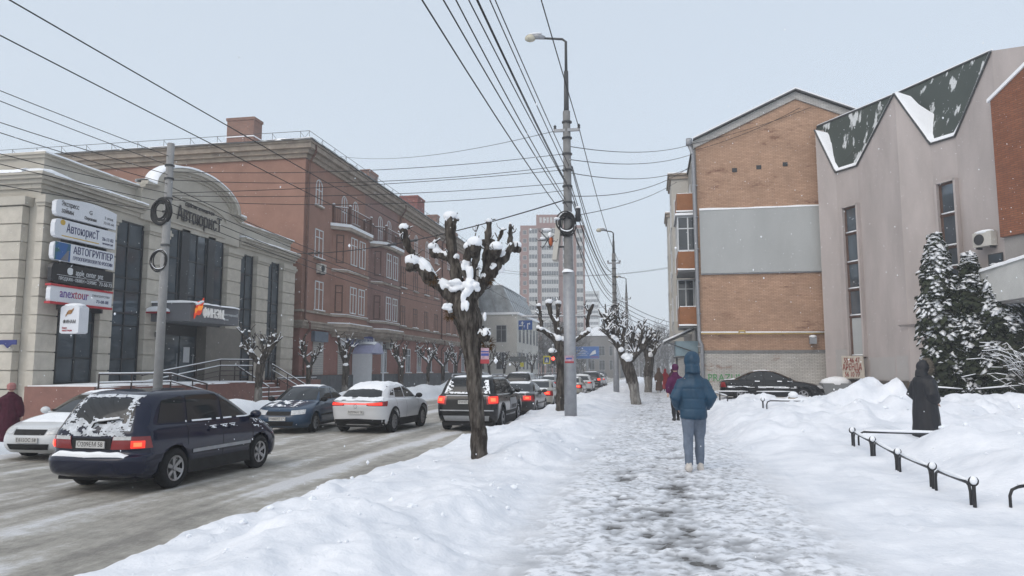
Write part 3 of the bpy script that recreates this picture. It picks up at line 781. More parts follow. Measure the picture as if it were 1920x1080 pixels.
# ---------------------------------------------------------------- sign boards on building A
SB = mat('sign_white', (0.66, 0.68, 0.72), 0.4, 0.03, 2)
BLUEL = mat('blue_letters', (0.025, 0.03, 0.11), 0.5)
GREYL = mat('grey_letters', (0.16, 0.16, 0.18), 0.5)
def sign(label, z, material, tilt=0.0, arch=False, y0=22.75, y1=25.95, h=0.80):
    o = thing('sign_board', label, 'sign', (-20.45, (y0 + y1) / 2, z), group='stacked sign boards on the business building')
    b = MB(); n = 8
    pts = [(0, y0 - 0.12, z + h / 2 - 0.22), (0, y0 - 0.12, z - h / 2 + 0.2), (0, y0 - 0.07, z - h / 2 + 0.06), (0, y0 + 0.06, z - h / 2), (0, y1, z - h / 2)]
    if arch: pts += [(0, y1 - (y1 - y0) * i / n, z + h / 2 - 0.12 + 0.22 * math.sin(math.pi * min(1, i / n * 0.9 + 0.1))) for i in range(n + 1)]
    else: pts += [(0, y1, z + h / 2), (0, y0 + 0.06, z + h / 2), (0, y0 - 0.07, z + h / 2 - 0.07)]
    b.prism([(-20.55, p[1], p[2]) for p in pts], (0.17, 0, 0)); b.build('panel', material, o)
    return o
X_ = -20.372
s1 = sign('white arched sign board, topmost of the five stacked on the beige building', 7.13, SB, arch=True)
lettering('Экспресс', 0.30, (X_, 23.35, 7.28), (0, 1, 0), (0, 0, 1), DARKL, s1, width=0.9)
lettering('займы', 0.30, (X_, 23.22, 6.98), (0, 1, 0), (0, 0, 1), DARKL, s1, width=0.62)
lettering('Сбережения', 0.2, (X_, 24.45, 6.92), (0, 1, 0), (0, 0, 1), DARKL, s1, width=0.66)
lettering('ॐ' if False else 'G', 0.26, (X_, 24.45, 7.2), (0, 1, 0), (0, 0, 1), DARKL, s1)
lettering('2 этаж', 0.18, (X_, 25.5, 7.15), (0, 1, 0), (0, 0, 1), GREYL, s1, width=0.5)
lettering('73-55-66', 0.16, (X_, 25.5, 6.92), (0, 1, 0), (0, 0, 1), GREYL, s1, width=0.6)
s2 = sign('white sign board with large thin blue lettering and a gold underline, second from top', 6.15, SB)
lettering('АвтоюрисТ', 0.55, (X_, 24.1, 6.2), (0, 1, 0), (0, 0, 1), BLUEL, s2, width=1.75)
lettering('26-11-02', 0.22, (X_, 25.5, 6.12), (0, 1, 0), (0, 0, 1), BLUEL, s2, width=0.66)
lettering('автоюрист.рф', 0.12, (X_, 25.5, 5.92), (0, 1, 0), (0, 0, 1), BLUEL, s2, width=0.6)
gd = MB(); gd.bx(X_ - 0.01, X_, 23.0, 25.0, 5.84, 5.88); gd.build('underline', mat('gold', (0.55, 0.36, 0.06), 0.5), s2)
gd = MB(); gd.lathe([(0, 0), (0.12, 0), (0.12, 0.012), (0, 0.012)], 14, (X_ - 0.005, 23.02, 6.42), 'X'); gd.build('sun_mark', MATS['gold'], s2)
s3 = sign('white sign board with bold blue capitals and a green and blue road picture', 5.22, SB)
lettering('АВТОГРУППЕР', 0.44, (X_, 24.75, 5.36), (0, 1, 0), (0, 0, 1), BLUEL, s3, width=2.2, extrude=0.006)
lettering('ГРУЗОПЕРЕВОЗКИ ПО РОССИИ', 0.21, (X_, 24.75, 5.02), (0, 1, 0), (0, 0, 1), BLUEL, s3, width=2.2)
pc = MB(); pc.bx(X_ - 0.02, X_ - 0.004, 22.72, 23.5, 4.84, 5.6); pc.build('picture', mat('print_green_blue', (0.02, 0.12, 0.03), 0.5, col2=(0.02, 0.10, 0.30), scale=1.1, t=(0.45, 0.55)), s3)
pc = MB(); pc.poly([(X_ + 0.002, 23.0, 4.85), (X_ + 0.002, 23.4, 4.85), (X_ + 0.002, 23.42, 5.3), (X_ + 0.002, 23.36, 5.3)]); pc.build('picture_road', GREYL, s3)
s4 = sign('black sign board with white lettering and a white fruit mark, fourth from top', 4.28, mat('sign_black', (0.014, 0.014, 0.017), 0.35), h=0.84)
lettering('apple_center_pnz', 0.36, (X_, 24.6, 4.40), (0, 1, 0), (0, 0, 1), WHITE, s4, width=1.5)
lettering('ПРОДАЖА • ОБМЕН • СЕРВИС', 0.20, (X_, 24.0, 4.06), (0, 1, 0), (0, 0, 1), WHITE, s4, width=2.0)
lettering('73-50-73', 0.24, (X_, 25.52, 4.06), (0, 1, 0), (0, 0, 1), WHITE, s4, width=0.72)
ap = MB(); pts = []
for i in range(24):
    t = 2 * math.pi * i / 24; r = 0.17 * (1 - 0.12 * max(0, math.sin(t)) ** 6 - 0.08 * max(0, -math.sin(t)) ** 8)
    if abs(t) < 0.5 or t > 5.9: r *= 0.82
    pts.append((X_, 23.55 + r * 0.92 * math.cos(t), 4.42 + r * math.sin(t)))
ap.prism(pts, (0.008, 0, 0)); ap.prism([(X_, 23.55, 4.60), (X_, 23.58, 4.68), (X_, 23.64, 4.72), (X_, 23.61, 4.64)], (0.008, 0, 0)); ap.build('fruit_mark', WHITE, s4)
ln = MB(); ln.bx(X_ - 0.01, X_, 22.9, 25.9, 4.20, 4.215); ln.build('rule', WHITE, s4)
s5 = sign('white sign board edged in red with red and violet lettering, lowest of the five', 3.30, SB)
rd_ = mat('sign_red', (0.40, 0.02, 0.03), 0.4)
for z0 in (2.89, 3.63):
    rb = MB(); rb.bx(-20.58, -20.35, 22.6, 25.97, z0, z0 + 0.09); rb.build('red_edge', rd_, s5)
lettering('anextour', 0.55, (X_, 23.85, 3.36), (0, 1, 0), (0, 0, 1), mat('anex_red', (0.42, 0.05, 0.08), 0.5, col2=(0.10, 0.05, 0.28), scale=0.9, t=(0.5, 0.55)), s5, width=1.5, extrude=0.006)
lettering('ТУРАГЕНТСТВО', 0.13, (X_, 25.3, 3.42), (0, 1, 0), (0, 0, 1), GREYL, s5, width=1.0)
lettering('73-08-08', 0.2, (X_, 25.4, 3.18), (0, 1, 0), (0, 0, 1), BLUEL, s5, width=0.7)
fr_ = MB()
for yv in (22.9, 23.8, 24.8):
    fr_.bx(-21.0, -20.56, yv - 0.04, yv + 0.04, 3.7, 7.5)
fr_.build('sign_frame', DARKSTEEL, A)
# projecting light box
bxo = thing('light_box', 'white rounded light box projecting from the beige wall with orange ribbon mark', 'sign', (-20.4, 22.3, 2.9))
pb = [(-20.75, 2.75), (-20.65, 2.7), (-20.0, 2.7), (-19.9, 2.75), (-19.9, 3.72)] + [(-20.32 + 0.42 * math.cos(math.pi * i / 8), 3.72 + 0.13 * math.sin(math.pi * i / 8)) for i in range(1, 8)] + [(-20.75, 3.72)]
q = MB(); q.prism([(a, 21.7, b) for a, b in pb], (0, 0.5, 0)); q.build('panel', SB, bxo)
q = MB(); q.ico((-20.32, 21.95, 3.82), (0.45, 0.3, 0.11), 2); q.build('snow', SNOWF, bxo, smooth=True)
lettering('ФИНАМ', 0.2, (-20.32, 21.69, 3.16), (1, 0, 0), (0, 0, 1), DARKL, bxo, width=0.56)
lettering('банк', 0.11, (-20.52, 21.69, 2.92), (1, 0, 0), (0, 0, 1), rd_, bxo, width=0.22)
lettering('инвестиции', 0.11, (-20.4, 21.69, 2.82), (1, 0, 0), (0, 0, 1), rd_, bxo, width=0.44)
q = MB()
for k in range(2):
    q.prism([(-20.50 + 0.05 * k + 0.30 * t, 21.69, 3.36 + 0.09 * k + 0.20 * t + 0.04 * math.sin(6 * t)) for t in (0, .25, .5, .75, 1)] + [(-20.50 + 0.05 * k + 0.30 * t, 21.69, 3.44 + 0.09 * k + 0.20 * t + 0.04 * math.sin(6 * t)) for t in (1, .75, .5, .25, 0)], (0, -0.008, 0))
q.build('ribbon_mark', mat('bronze', (0.33, 0.16, 0.05), 0.5), bxo)
q = MB(); q.tube([(-21.1, 22.0, 3.0), (-20.6, 22.0, 3.0)], 0.04, 6); q.tube([(-21.1, 22.0, 3.6), (-20.6, 22.0, 3.6)], 0.04, 6); q.build('bracket', DARKSTEEL, bxo)
for so_, zc_ in zip((s1, s2, s3, s4, s5), (7.30, 6.53, 5.72, 4.95, 4.20)):
    so_.location = (-20.45, 23.62, zc_); so_.scale = (1, 0.90, 0.84)
bxo.location = bxo.location + Vector((0.40, 0.75, 0.10)); bxo.scale = (0.88, 0.9, 0.88)
sg = thing('street_name_plate', 'small dark blue street name plate at the beige building corner', 'sign', (-21.9, 21.78, 2.5))
q = MB(); q.bx(-21.95, -21.25, 21.72, 21.75, 2.42, 2.58); q.prism([(-21.75, 21.72, 2.42), (-21.6, 21.72, 2.30), (-21.45, 21.72, 2.42)], (0, 0.03, 0)); q.build('panel', mat('plate_blue', (0.02, 0.03, 0.16), 0.5), sg)
# ---------------------------------------------------------------- B: pink-brown four-storey house on the left
PINK = mat('pink_render', (0.305, 0.178, 0.140), 0.9, 0.13, 0.9, bump=0.15)
PINKD = mat('mauve_render', (0.245, 0.155, 0.138), 0.9, 0.14, 0.9, bump=0.15)
PINK1 = mat('red_render', (0.28, 0.145, 0.122), 0.9, 0.13, 0.9, bump=0.15)
TRIM = mat('weathered_trim', (0.34, 0.29, 0.245), 0.9, 0.25, 1.6, bump=0.2)
GRANITE = mat('grey_granite', (0.105, 0.108, 0.112), 0.75, 0.25, 1.5, bump=0.1)
PIPE = mat('rust_pipe', (0.12, 0.06, 0.045), 0.6, 0.25, 3)
B = thing('apartment_house', 'long four-storey pink-brown rendered house with bays, balconies and chimneys', 'building', (-21, 62, -0.3))
w = MB(); w.bx(-44, -21, 42, 84, 4.6, 15.0); w.build('wall', PINK, B)
w = MB(); w.bx(-44, -21.05, 42.05, 83.9, 1.2, 4.6); w.build('ground_storey', PINK1, B)
w = MB(); w.bx(-44.2, -20.9, 41.9, 84, -0.5, 1.22); w.build('plinth', GRANITE, B)
slab = None
for i in range(30):                                    # plinth slabs, joints open
    if slab is None:
        q = MB(); q.box((0, 0, 0), (0.05, 1.36, 1.2)); slab = q.build('plinth_slab', GRANITE, B, world=False); o = slab
    else: o = share('plinth_slab', slab, B)
    o.location = Vector((-20.88, 42.7 + 1.38 * i, 0.58)) - B.location
c = MB()
for z0, e, h in ((4.12, 0.18, 0.12), (4.24, 0.30, 0.22), (4.46, 0.40, 0.12), (5.12, 0.12, 0.14)):
    c.bx(-44, -21 + e, 42 - e, 84, z0, z0 + h - 0.004)
c.build('string_course', TRIM, B)
c = MB()
for z0, e, h in ((14.75, 0.15, 0.25), (15.0, 0.35, 0.25), (15.25, 0.62, 0.30), (15.55, 0.72, 0.16)):
    c.bx(-44, -21 + e, 42 - e, 84, z0, z0 + h - 0.004)
c.build('eaves_cornice', TRIM, B)
rf = MB()
rf.add([(-20.2, 41.2, 15.72), (-20.2, 84.3, 15.72), (-32, 84.3, 18.6), (-32, 53, 18.6), (-44, 41.2, 15.72), (-44, 84.3, 15.72)], [(0, 1, 2, 3), (0, 3, 4), (4, 3, 2, 5)])
RO = rf.build('roof', SNOW, B)
sn = MB(); ledge(sn, (-20.6, 41.2, 15.70), (-20.6, 84.3, 15.70), (1, 0, 0), 0.42, 0.12, seed=40); ledge(sn, (-44, 41.5, 15.70), (-20.3, 41.5, 15.70), (0, -1, 0), 0.4, 0.14, seed=41)
sn.build('eaves_snow', SNOWF, B, smooth=True)
gt = MB(); gt.bx(-20.30, -20.16, 41.1, 84.3, 15.68, 15.74); gt.bx(-44, -20.3, 41.08, 41.2, 15.68, 15.74); gt.build('gutter', DARKSTEEL, B)
# roof rail
rr = MB()
for z0 in (16.35,):
    rr.tube([(-20.6, 41.6, z0), (-20.6, 84, z0)], 0.018, 5); rr.tube([(-20.6, 41.6, z0), (-44, 41.6, z0)], 0.018, 5)
for y0 in np.arange(41.6, 84, 1.9): rr.tube([(-20.6, y0, 15.7), (-20.6, y0, 16.35)], 0.014, 4); rr.tube([(-21.0, y0, 15.8), (-20.6, y0, 16.3)], 0.012, 4)
for x0 in np.arange(-44, -20.6, 1.9): rr.tube([(x0, 41.6, 15.7), (x0, 41.6, 16.35)], 0.014, 4); rr.tube([(x0 + .3, 42.0, 15.8), (x0, 41.6, 16.3)], 0.012, 4)
rr.build('roof_railing', DARKSTEEL, B)
CHB = brick_mat('chimney_brick', (0.26, 0.13, 0.095), (0.20, 0.105, 0.08), (0.22, 0.19, 0.17), axis='X')
def chimney(x0, x1, y0, y1, z0, z1, m_=CHB):
    q = MB(); q.bx(x0, x1, y0, y1, z0, z1); q.bx(x0 - 0.06, x1 + 0.06, y0 - 0.06, y1 + 0.06, z1 - 0.14, z1 + 0.05); o = q.build('chimney', m_, RO)
    q = MB(); q.bx(x0 - 0.05, x1 + 0.05, y0 - 0.05, y1 + 0.05, z0 + (z1 - z0) * 0.55, z0 + (z1 - z0) * 0.55 + 0.06); q.build('snow', SNOWF, RO)
chimney(-28.4, -26.4, 45, 46.1, 15.8, 18.75)
chimney(-25.2, -23.4, 58.6, 60.6, 16.2, 18.6)
chimney(-25.5, -23.6, 72.5, 75.0, 16.2, 19.6, brick_mat('chimney_red', (0.24, 0.07, 0.06), (0.20, 0.06, 0.05), (0.2, 0.12, 0.1), axis='X'))
chimney(-24.6, -23.4, 79, 80, 16.2, 18.9)
# windows: frame + reveal + two leaves, panes as sub-parts
def window_proto(name, wd, ht, arch=False, parent=None, frame=WHITE, sill=True, mull=(0.5,), transom=0.72, face='X'):
    """returns root part built around the origin: glass in the YZ plane, outside is +X"""
    r = MB()
    y0, y1 = -wd / 2, wd / 2
    t = 0.07
    def outline(e):
        if not arch: return [(y0 + e, e), (y1 - e, e), (y1 - e, ht - e), (y0 + e, ht - e)]
        rr_ = (wd / 2 - e); zc = ht - wd / 2
        return [(y0 + e, e), (y1 - e, e)] + [(rr_ * math.cos(math.pi * i / 10), zc + rr_ * math.sin(math.pi * i / 10)) for i in range(11)]
    r.prism([(-0.10, a, b) for a, b in outline(-0.02)], (0.06, 0, 0), 1)         # dark reveal
    for mm in mull: r.bx(-0.02, 0.02, y0 + wd * mm - t / 2, y0 + wd * mm + t / 2, 0.03, ht * (0.98 if not arch else 0.95))
    for a, b in ((y0, y0 + t), (y1 - t, y1)): r.bx(-0.021, 0.021, a, b, 0, ht if not arch else ht - wd / 2)
    r.bx(-0.022, 0.022, y0, y1, 0, t)
    if not arch: r.bx(-0.022, 0.022, y0, y1, ht - t, ht)
    else:
        pts = [((wd / 2) * math.cos(math.pi * i / 10), ht - wd / 2 + (wd / 2) * math.sin(math.pi * i / 10)) for i in range(11)]
        for (a, b), (c_, d) in zip(pts[:-1], pts[1:]): r.tube([(0, a * .95, b - .02), (0, c_ * .95, d - .02)], 0.04, 4)
    if transom: r.bx(-0.019, 0.019, y0, y1, ht * transom - 0.025, ht * transom + 0.025)
    root = r.build(name, [frame, FRAME], parent, world=False)
    g = MB(); g.prism([(-0.028, a, b) for a, b in outline(0.03)], (0.012, 0, 0)); g.build('pane', PANE, root, world=False)
    if sill:
        q = MB(); q.bx(-0.05, 0.16, y0 - 0.1, y1 + 0.1, -0.08, -0.005); q.build('sill', TRIM, root, world=False)
        q = MB(); q.bx(-0.04, 0.15, y0 - 0.1, y1 + 0.1, -0.006, 0.05); q.build('sill_snow', SNOWF, root, world=False)
    return root
WDARK = mat('brown_window_frame', (0.10, 0.055, 0.04), 0.6, 0.2, 4)
wk = {}
def place_window(key, pos, parent, rz=0.0, **kw):
    if key not in wk:
        wk[key] = o = window_proto('window', parent=parent, **kw)
    else: o = copy_tree(wk[key], parent)
    o.location = Vector(pos) - wloc(parent); o.rotation_euler = (0, 0, rz)
    return o
XF = -20.985
# near column
place_window('n2', (XF, 44.4, 5.35), B, wd=1.2, ht=1.9); place_window('n2', (XF, 44.2, 8.7), B); place_window('ar', (XF, 44.0, 12.1), B, wd=0.95, ht=1.75, arch=True, mull=(0.5,), transom=0.6)
# regular windows past the bays
kinds = random.Random(5)
for y0 in (60.9, 64.3, 67.7, 70.9, 75.4, 78.0, 80.7, 83.0):
    for z0, ht in ((5.3, 1.75), (8.6, 1.85)):
        place_window('reg%s%d' % (ht, kinds.choice((0, 1))), (XF, y0, z0), B, wd=1.15, ht=ht, frame=WHITE if kinds.random() < 0.5 else WDARK)
    place_window('ar', (XF, y0, 12.1), B)
# two bays, two storeys tall, balcony on top of each
def bay(y0, y1, material, d=0.75):
    zb, zt = 4.6, 11.0
    plan = [(-21.0, y0), (-21 + d, y0 + 0.75), (-21 + d, y1 - 0.75), (-21.0, y1)]
    q = MB(); q.prism([(x, y_, zb) for x, y_ in plan], (0, 0, zt - zb)); o = q.build('bay', material, B)
    def rim(e, z0, z1, mt, nm, par):
        q = MB(); pl = [(-21.0, y0 - e * 1.4), (-21 + d + e, y0 + 0.75 - e * 0.6), (-21 + d + e, y1 - 0.75 + e * 0.6), (-21.0, y1 + e * 1.4)]
        q.prism([(x, y_, z0) for x, y_ in pl], (0, 0, z1 - z0)); return q.build(nm, mt, par)
    for z0, z1, e in ((3.75, 3.95, -0.15), (3.95, 4.15, 0.10), (4.15, 4.40, 0.28), (4.40, 4.62, 0.42), (5.10, 5.26, 0.10), (8.15, 8.3, 0.08), (11.0, 11.22, 0.28)):
        rim(e, z0, z1 - 0.003, TRIM, 'bay_moulding', o)
    rim(0.34, 4.62, 4.70, SNOWF, 'snow', o); rim(0.06, 5.26, 5.31, SNOWF, 'snow', o); rim(0.04, 8.3, 8.34, SNOWF, 'snow', o); rim(0.30, 11.22, 11.42, SNOWF, 'snow', o)
    ym = (y0 + y1) / 2; ang = math.atan2(d, 0.75)
    for z0, ht in ((5.4, 1.85), (8.75, 1.95)):
        place_window('bayf%.2f' % ht, (-21 + d + 0.015, ym - 0.75, z0), B, wd=1.1, ht=ht, sill=False); place_window('bayf%.2f' % ht, (-21 + d + 0.015, ym + 0.75, z0), B)
        for sgn, yy_ in ((-1, y0 + 0.375), (1, y1 - 0.375)):
            place_window('bays%.2f' % ht, (-21 + d / 2 + 0.01, yy_ + sgn * 0.01, z0), B, rz=sgn * ang, wd=0.55, ht=ht, sill=False, mull=(), frame=WDARK)
    # balcony
    b = MB(); e = 0.15
    pl = [(-20.95, y0 - 0.1), (-21 + d + e, y0 + 0.7), (-21 + d + e, y1 - 0.7), (-20.95, y1 + 0.1)]
    b.tube([(x, y_, 12.55) for x, y_ in pl], 0.035, 6)
    b.tube([(x, y_, 11.55) for x, y_ in pl], 0.02, 5)
    n = 0
    for (xa, ya), (xb, yb) in zip(pl[:-1], pl[1:]):
        L_ = math.hypot(xb - xa, yb - ya); k = int(L_ / 0.14)
        for i in range(k + 1):
            t = i / k; b.tube([(xa + (xb - xa) * t, ya + (yb - ya) * t, 11.4), (xa + (xb - xa) * t, ya + (yb - ya) * t, 12.55)], 0.012, 4)
        t = 0.5
    for x, y_ in pl: b.bx(x - 0.09, x + 0.09, y_ - 0.09, y_ + 0.09, 11.35, 12.7)
    bo = b.build('balcony_railing', PIPE, B)
    q = MB()
    for x, y_ in pl: q.ico((x, y_, 12.74), (0.12, 0.12, 0.08), 1)
    q.tube([(x, y_, 12.59) for x, y_ in pl], 0.03, 6); q.build('snow', SNOWF, bo, smooth=True)
    place_window('bd', (XF, ym - 0.9, 11.4), B, wd=0.9, ht=2.3, arch=True, sill=False, mull=(0.5,), transom=0.5)
    place_window('ar', (XF, ym + 1.1, 12.0), B)
bay(46.3, 51.6, PINK); bay(53.4, 58.6, PINKD)
w = MB(); w.bx(-21.1, -20.993, 51.9, 59.2, 4.62, 14.74); w.build('repainted_wall', PINKD, B)
# drain pipes
for y0, x0 in ((42.25, -20.85), (59.6, -20.85), (72.6, -20.85)):
    q = MB(); q.tube([(-20.35, y0 - 0.2, 15.6), (-20.4, y0 - 0.1, 15.1), (x0, y0, 14.5), (x0, y0, 4.7), (x0 + 0.35, y0, 4.4), (x0 + 0.35, y0, 4.0), (x0 + 0.02, y0, 3.6), (x0 + 0.02, y0, 0.3)], 0.075, 8)
    for z0 in np.arange(1.5, 14, 2.0): q.tube([(x0, y0, z0), (x0, y0, z0 + 0.05)], 0.095, 8)
    q.build('drain_pipe', PIPE, B, smooth=True)
# ground storey openings
BLIND = mat('shutter_white', (0.42, 0.40, 0.37), 0.7, 0.08, 2)
for y0, wd, z0, z1, mt in ((44.6, 1.5, 1.25, 3.4, BLIND), (48.2, 1.0, 1.25, 3.3, BLIND), (53.6, 0.9, 1.35, 3.0, BLIND), (56.6, 1.1, 1.3, 3.6, None), (62.6, 1.3, 1.3, 3.4, None), (65.8, 1.3, 1.3, 3.4, None), (69.2, 1.3, 1.3, 3.4, None), (75.0, 1.3, 1.3, 3.4, None), (78.6, 1.3, 1.3, 3.4, None), (82, 1.3, 1.3, 3.4, None)):
    if mt is None: place_window('g%.1f' % (z1 - z0), (-21.03, y0, z0), B, wd=1.2, ht=z1 - z0, sill=True, frame=WHITE)
    else:
        q = MB(); q.bx(-21.06, -21.0, y0 - wd / 2, y0 + wd / 2, z0, z1); so = q.build('shutter', mt, B)
        q = MB()
        for zz in np.arange(z0 + 0.1, z1, 0.14): q.bx(-21.0, -20.985, y0 - wd / 2 + 0.03, y0 + wd / 2 - 0.03, zz, zz + 0.02)
        q.build('slat', GREYL, so)
bx_ = MB(); bx_.bx(-21.05, -20.8, 43.6, 45.6, 3.35, 4.0); bx_.build('service_box', mat('blue_grey_box', (0.12, 0.15, 0.19), 0.6), B)
# door with curved canopy
D = MB(); D.bx(-21.05, -20.95, 50.3, 52.0, -0.3, 2.6); do = D.build('door', mat('pale_door', (0.34, 0.35, 0.36), 0.5), B)
q = MB(); q.bx(-20.95, -20.9, 51.15, 51.19, -0.2, 2.55); q.tube([(-20.9, 51.3, 0.9), (-20.9, 51.3, 1.3)], 0.02, 6); q.build('handle', DARKSTEEL, do)
q = MB(); q.bx(-20.95, -19.5, 50.0, 50.08, -0.3, 2.7); q.build('porch_wall', WHITE, B); q = MB(); q.bx(-19.55, -19.45, 52.3, 52.42, -0.3, 2.75); q.build('porch_post', WHITE, B)
q = MB(); n = 12
top = [(-20.95 + 1.45, 50.0 + 2.5 * i / n, 2.75 + 0.75 * math.sin(math.pi * i / n) ** 0.8) for i in range(n + 1)]
P = [[(-20.95, p[1], p[2]), (p[0], p[1], p[2])] for p in top]; q.grid(P); q.grid([[(a[0], a[1], a[2] - 0.05), (b[0], b[1], b[2] - 0.05)] for a, b in P])
q.prism([top[0]] + top[1:] , (-0.03, 0, 0)); can_ = q.build('porch_canopy', mat('lilac_canopy', (0.42, 0.43, 0.60), 0.4), B)
q = MB(); q.grid([[(-20.93, p[1], p[2] + 0.01), (-20.5, p[1], p[2] + 0.09 * math.sin(math.pi * (i + .5) / (n + 1)) + 0.01), (-19.7, p[1], p[2] + 0.08 * math.sin(math.pi * (i + .5) / (n + 1)) + .01), (-19.52, p[1], p[2] + 0.005)] for i, p in enumerate(top)][3:-3]); q.build('snow', SNOWF, can_, smooth=True)
ey = thing('clinic_sign', 'blue sign with white capitals above the pink building doorway', 'sign', (-20.8, 51.3, 3.6))
q = MB(); q.bx(-20.9, -20.78, 48.6, 53.5, 3.25, 4.05); q.build('panel', mat('clinic_blue', (0.03, 0.045, 0.20), 0.5), ey)
q = MB(); q.bx(-20.9, -20.77, 47.7, 48.58, 3.22, 4.08); q.build('end_panel', SB, ey); q = MB(); q.bx(-20.9, -20.77, 53.52, 55.6, 3.22, 4.08); q.build('end_panel', SB, ey)
lettering('ЦЕНТР МИКРОХИРУРГИИ ГЛАЗА', 0.55, (-20.77, 51.05, 3.64), (0, 1, 0), (0, 0, 1), WHITE, ey, width=4.6)
lettering('55-11', 0.4, (-20.76, 54.5, 3.64), (0, 1, 0), (0, 0, 1), BLUEL, ey, width=1.3)
def aircon(name, label, pos, rz, snow=True):
    a = thing(name, label, 'air conditioner', pos, rz, group='air conditioner boxes on house walls')
    q = MB(); q.box((0.16, 0, 0), (0.32, 0.82, 0.58)); q.build('case', mat('ac_case', (0.50, 0.48, 0.44), 0.5, 0.05), a, world=False)
    q = MB(); q.lathe([(0.0, 0), (0.22, 0), (0.22, 0.015), (0.19, 0.02), (0.0, 0.02)], 20, (0.32, -0.12, 0), 'X'); q.build('fan', DARKSTEEL, a, world=False)
    q = MB()
    for r in (0.08, 0.14, 0.20): q.lathe([(r, 0), (r + 0.008, 0.0), (r + 0.008, 0.012), (r, 0.012)], 18, (0.345, -0.12, 0), 'X')
    q.build('grille', DARKSTEEL, a, world=False)
    q = MB(); q.box((0.12, -0.3, -0.33), (0.3, 0.04, 0.08)); q.box((0.12, 0.3, -0.33), (0.3, 0.04, 0.08)); q.build('bracket', DARKSTEEL, a, world=False)
    if snow:
        q = MB(); q.ico((0.17, 0, 0.29), (0.19, 0.44, 0.10), 2); q.build('snow', SNOWF, a, world=False, smooth=True)
    return a
aircon('air_conditioner', 'pale air conditioner under the near third-storey window of the pink building', (-20.98, 44.3, 8.05), 0, False)
aircon('air_conditioner', 'air conditioner beside the blue clinic sign on the pink building', (-20.98, 57.2, 3.55), 0, False)

# ---------------------------------------------------------------- next block along the left, and houses far off
PALE = mat('pale_render', (0.50, 0.485, 0.45), 0.9, 0.1, 0.6)
Cb = thing('terraced_house', 'weathered house end with snowy roof just beyond the pink building', 'building', (-23, 90, 0))
q = MB(); q.bx(-42, -22.5, 86, 96, -0.5, 15.0); q.build('wall', TRIM, Cb)
q = MB(); q.prism([(-22.0, 85.8, 15), (-42, 85.8, 15), (-30, 85.8, 18.5), (-25, 85.8, 17.8)], (0, 10.5, 0)); q.build('roof', SNOW, Cb)
q = MB(); q.bx(-24.6, -23.6, 88, 89, 16, 18.6); q.build('chimney', CHB, Cb)
Dw = thing('mansard_building', 'long white two-storey building with a tall grey glass mansard roof', 'building', (-18, 100, 0))
q = MB(); q.bx(-34, -17.5, 97, 116, -0.5, 8.9); q.build('wall', PALE, Dw)
q = MB(); q.bx(-34.2, -17.2, 96.8, 116.1, 8.9, 9.2); q.build('cornice', SNOWF, Dw)
MANS = mat('mansard_glass', (0.30, 0.33, 0.35), 0.35, 0.35, 1.2)
q = MB(); q.prism([(-17.9, 97, 9.2), (-34, 97, 9.2), (-33, 97, 12.9), (-19.6, 97, 12.9)], (0, 19, 0)); Mr = q.build('mansard_roof', MANS, Dw)
rib = None
for i in range(10):
    y0 = 97.2 + 1.98 * i
    if rib is None:
        q = MB(); q.tube([(0, 0, 0), (-1.75, 0, 3.7)], 0.09, 4); rib = o = q.build('rib', STEEL, Mr, world=False)
    else: o = share('rib', rib, Mr)
    o.location = Vector((-17.85, y0, 9.2)) - wloc(Mr)
for i in range(9):
    q = MB(); q.tube([(-18.5 - 1.8 * i, 96.9, 9.2), (-19.7 - 1.6 * i, 96.9, 12.9)], 0.08, 4); q.build('rib', STEEL, Mr)
q = MB(); ledge(q, (-20.4, 96.9, 12.88), (-20.4, 116, 12.88), (1, 0, 0), 0.9, 0.2, seed=50, seg=2); q.build('snow', SNOWF, Mr, smooth=True)
for i in range(6):
    for z0 in (1.6, 5.2):
        place_window('far', (-17.47, 99.2 + 3.1 * i, z0), Dw, wd=1.4, ht=2.3, sill=False, frame=mat('far_frame', (0.30, 0.31, 0.32), 0.6))
for i in range(5):
    for z0 in (1.6, 5.2): place_window('far', (-19.6 - 3.0 * i, 96.97, z0), Dw, rz=R_(-90))
# grey buildings beyond the crossing
for nm, lab, x0, x1, y0, y1, h, cc in (('grey_house', 'grey three-storey building beyond the crossing', -17.5, -7, 175, 200, 9.5, (0.17, 0.165, 0.16)),
                                      ('grey_block', 'pale grey block of flats behind the billboard in the haze', -16, 2, 235, 255, 11, (0.22, 0.22, 0.22))):
    t = thing(nm, lab, 'building', ((x0 + x1) / 2, y0, 0)); q = MB(); q.bx(x0, x1, y0, y1, -0.6, h); q.build('wall', mat(nm + '_wall', cc, 0.9, 0.1, 0.4), t)
    q = MB(); q.prism([(x0 - 0.4, y0 - 0.4, h), (x1 + 0.4, y0 - 0.4, h), ((x0 + x1) / 2, y0 - 0.4, h + 2.2)], (0, y1 - y0 + 0.8, 0)); q.build('roof', SNOW, t)
    for i in range(int((x1 - x0) / 2.4)):
        for j in range(int(h / 3.4)): place_window('far', (x0 + 1.4 + 2.4 * i, y0 - 0.03, 1.5 + 3.3 * j), t, rz=R_(-90))

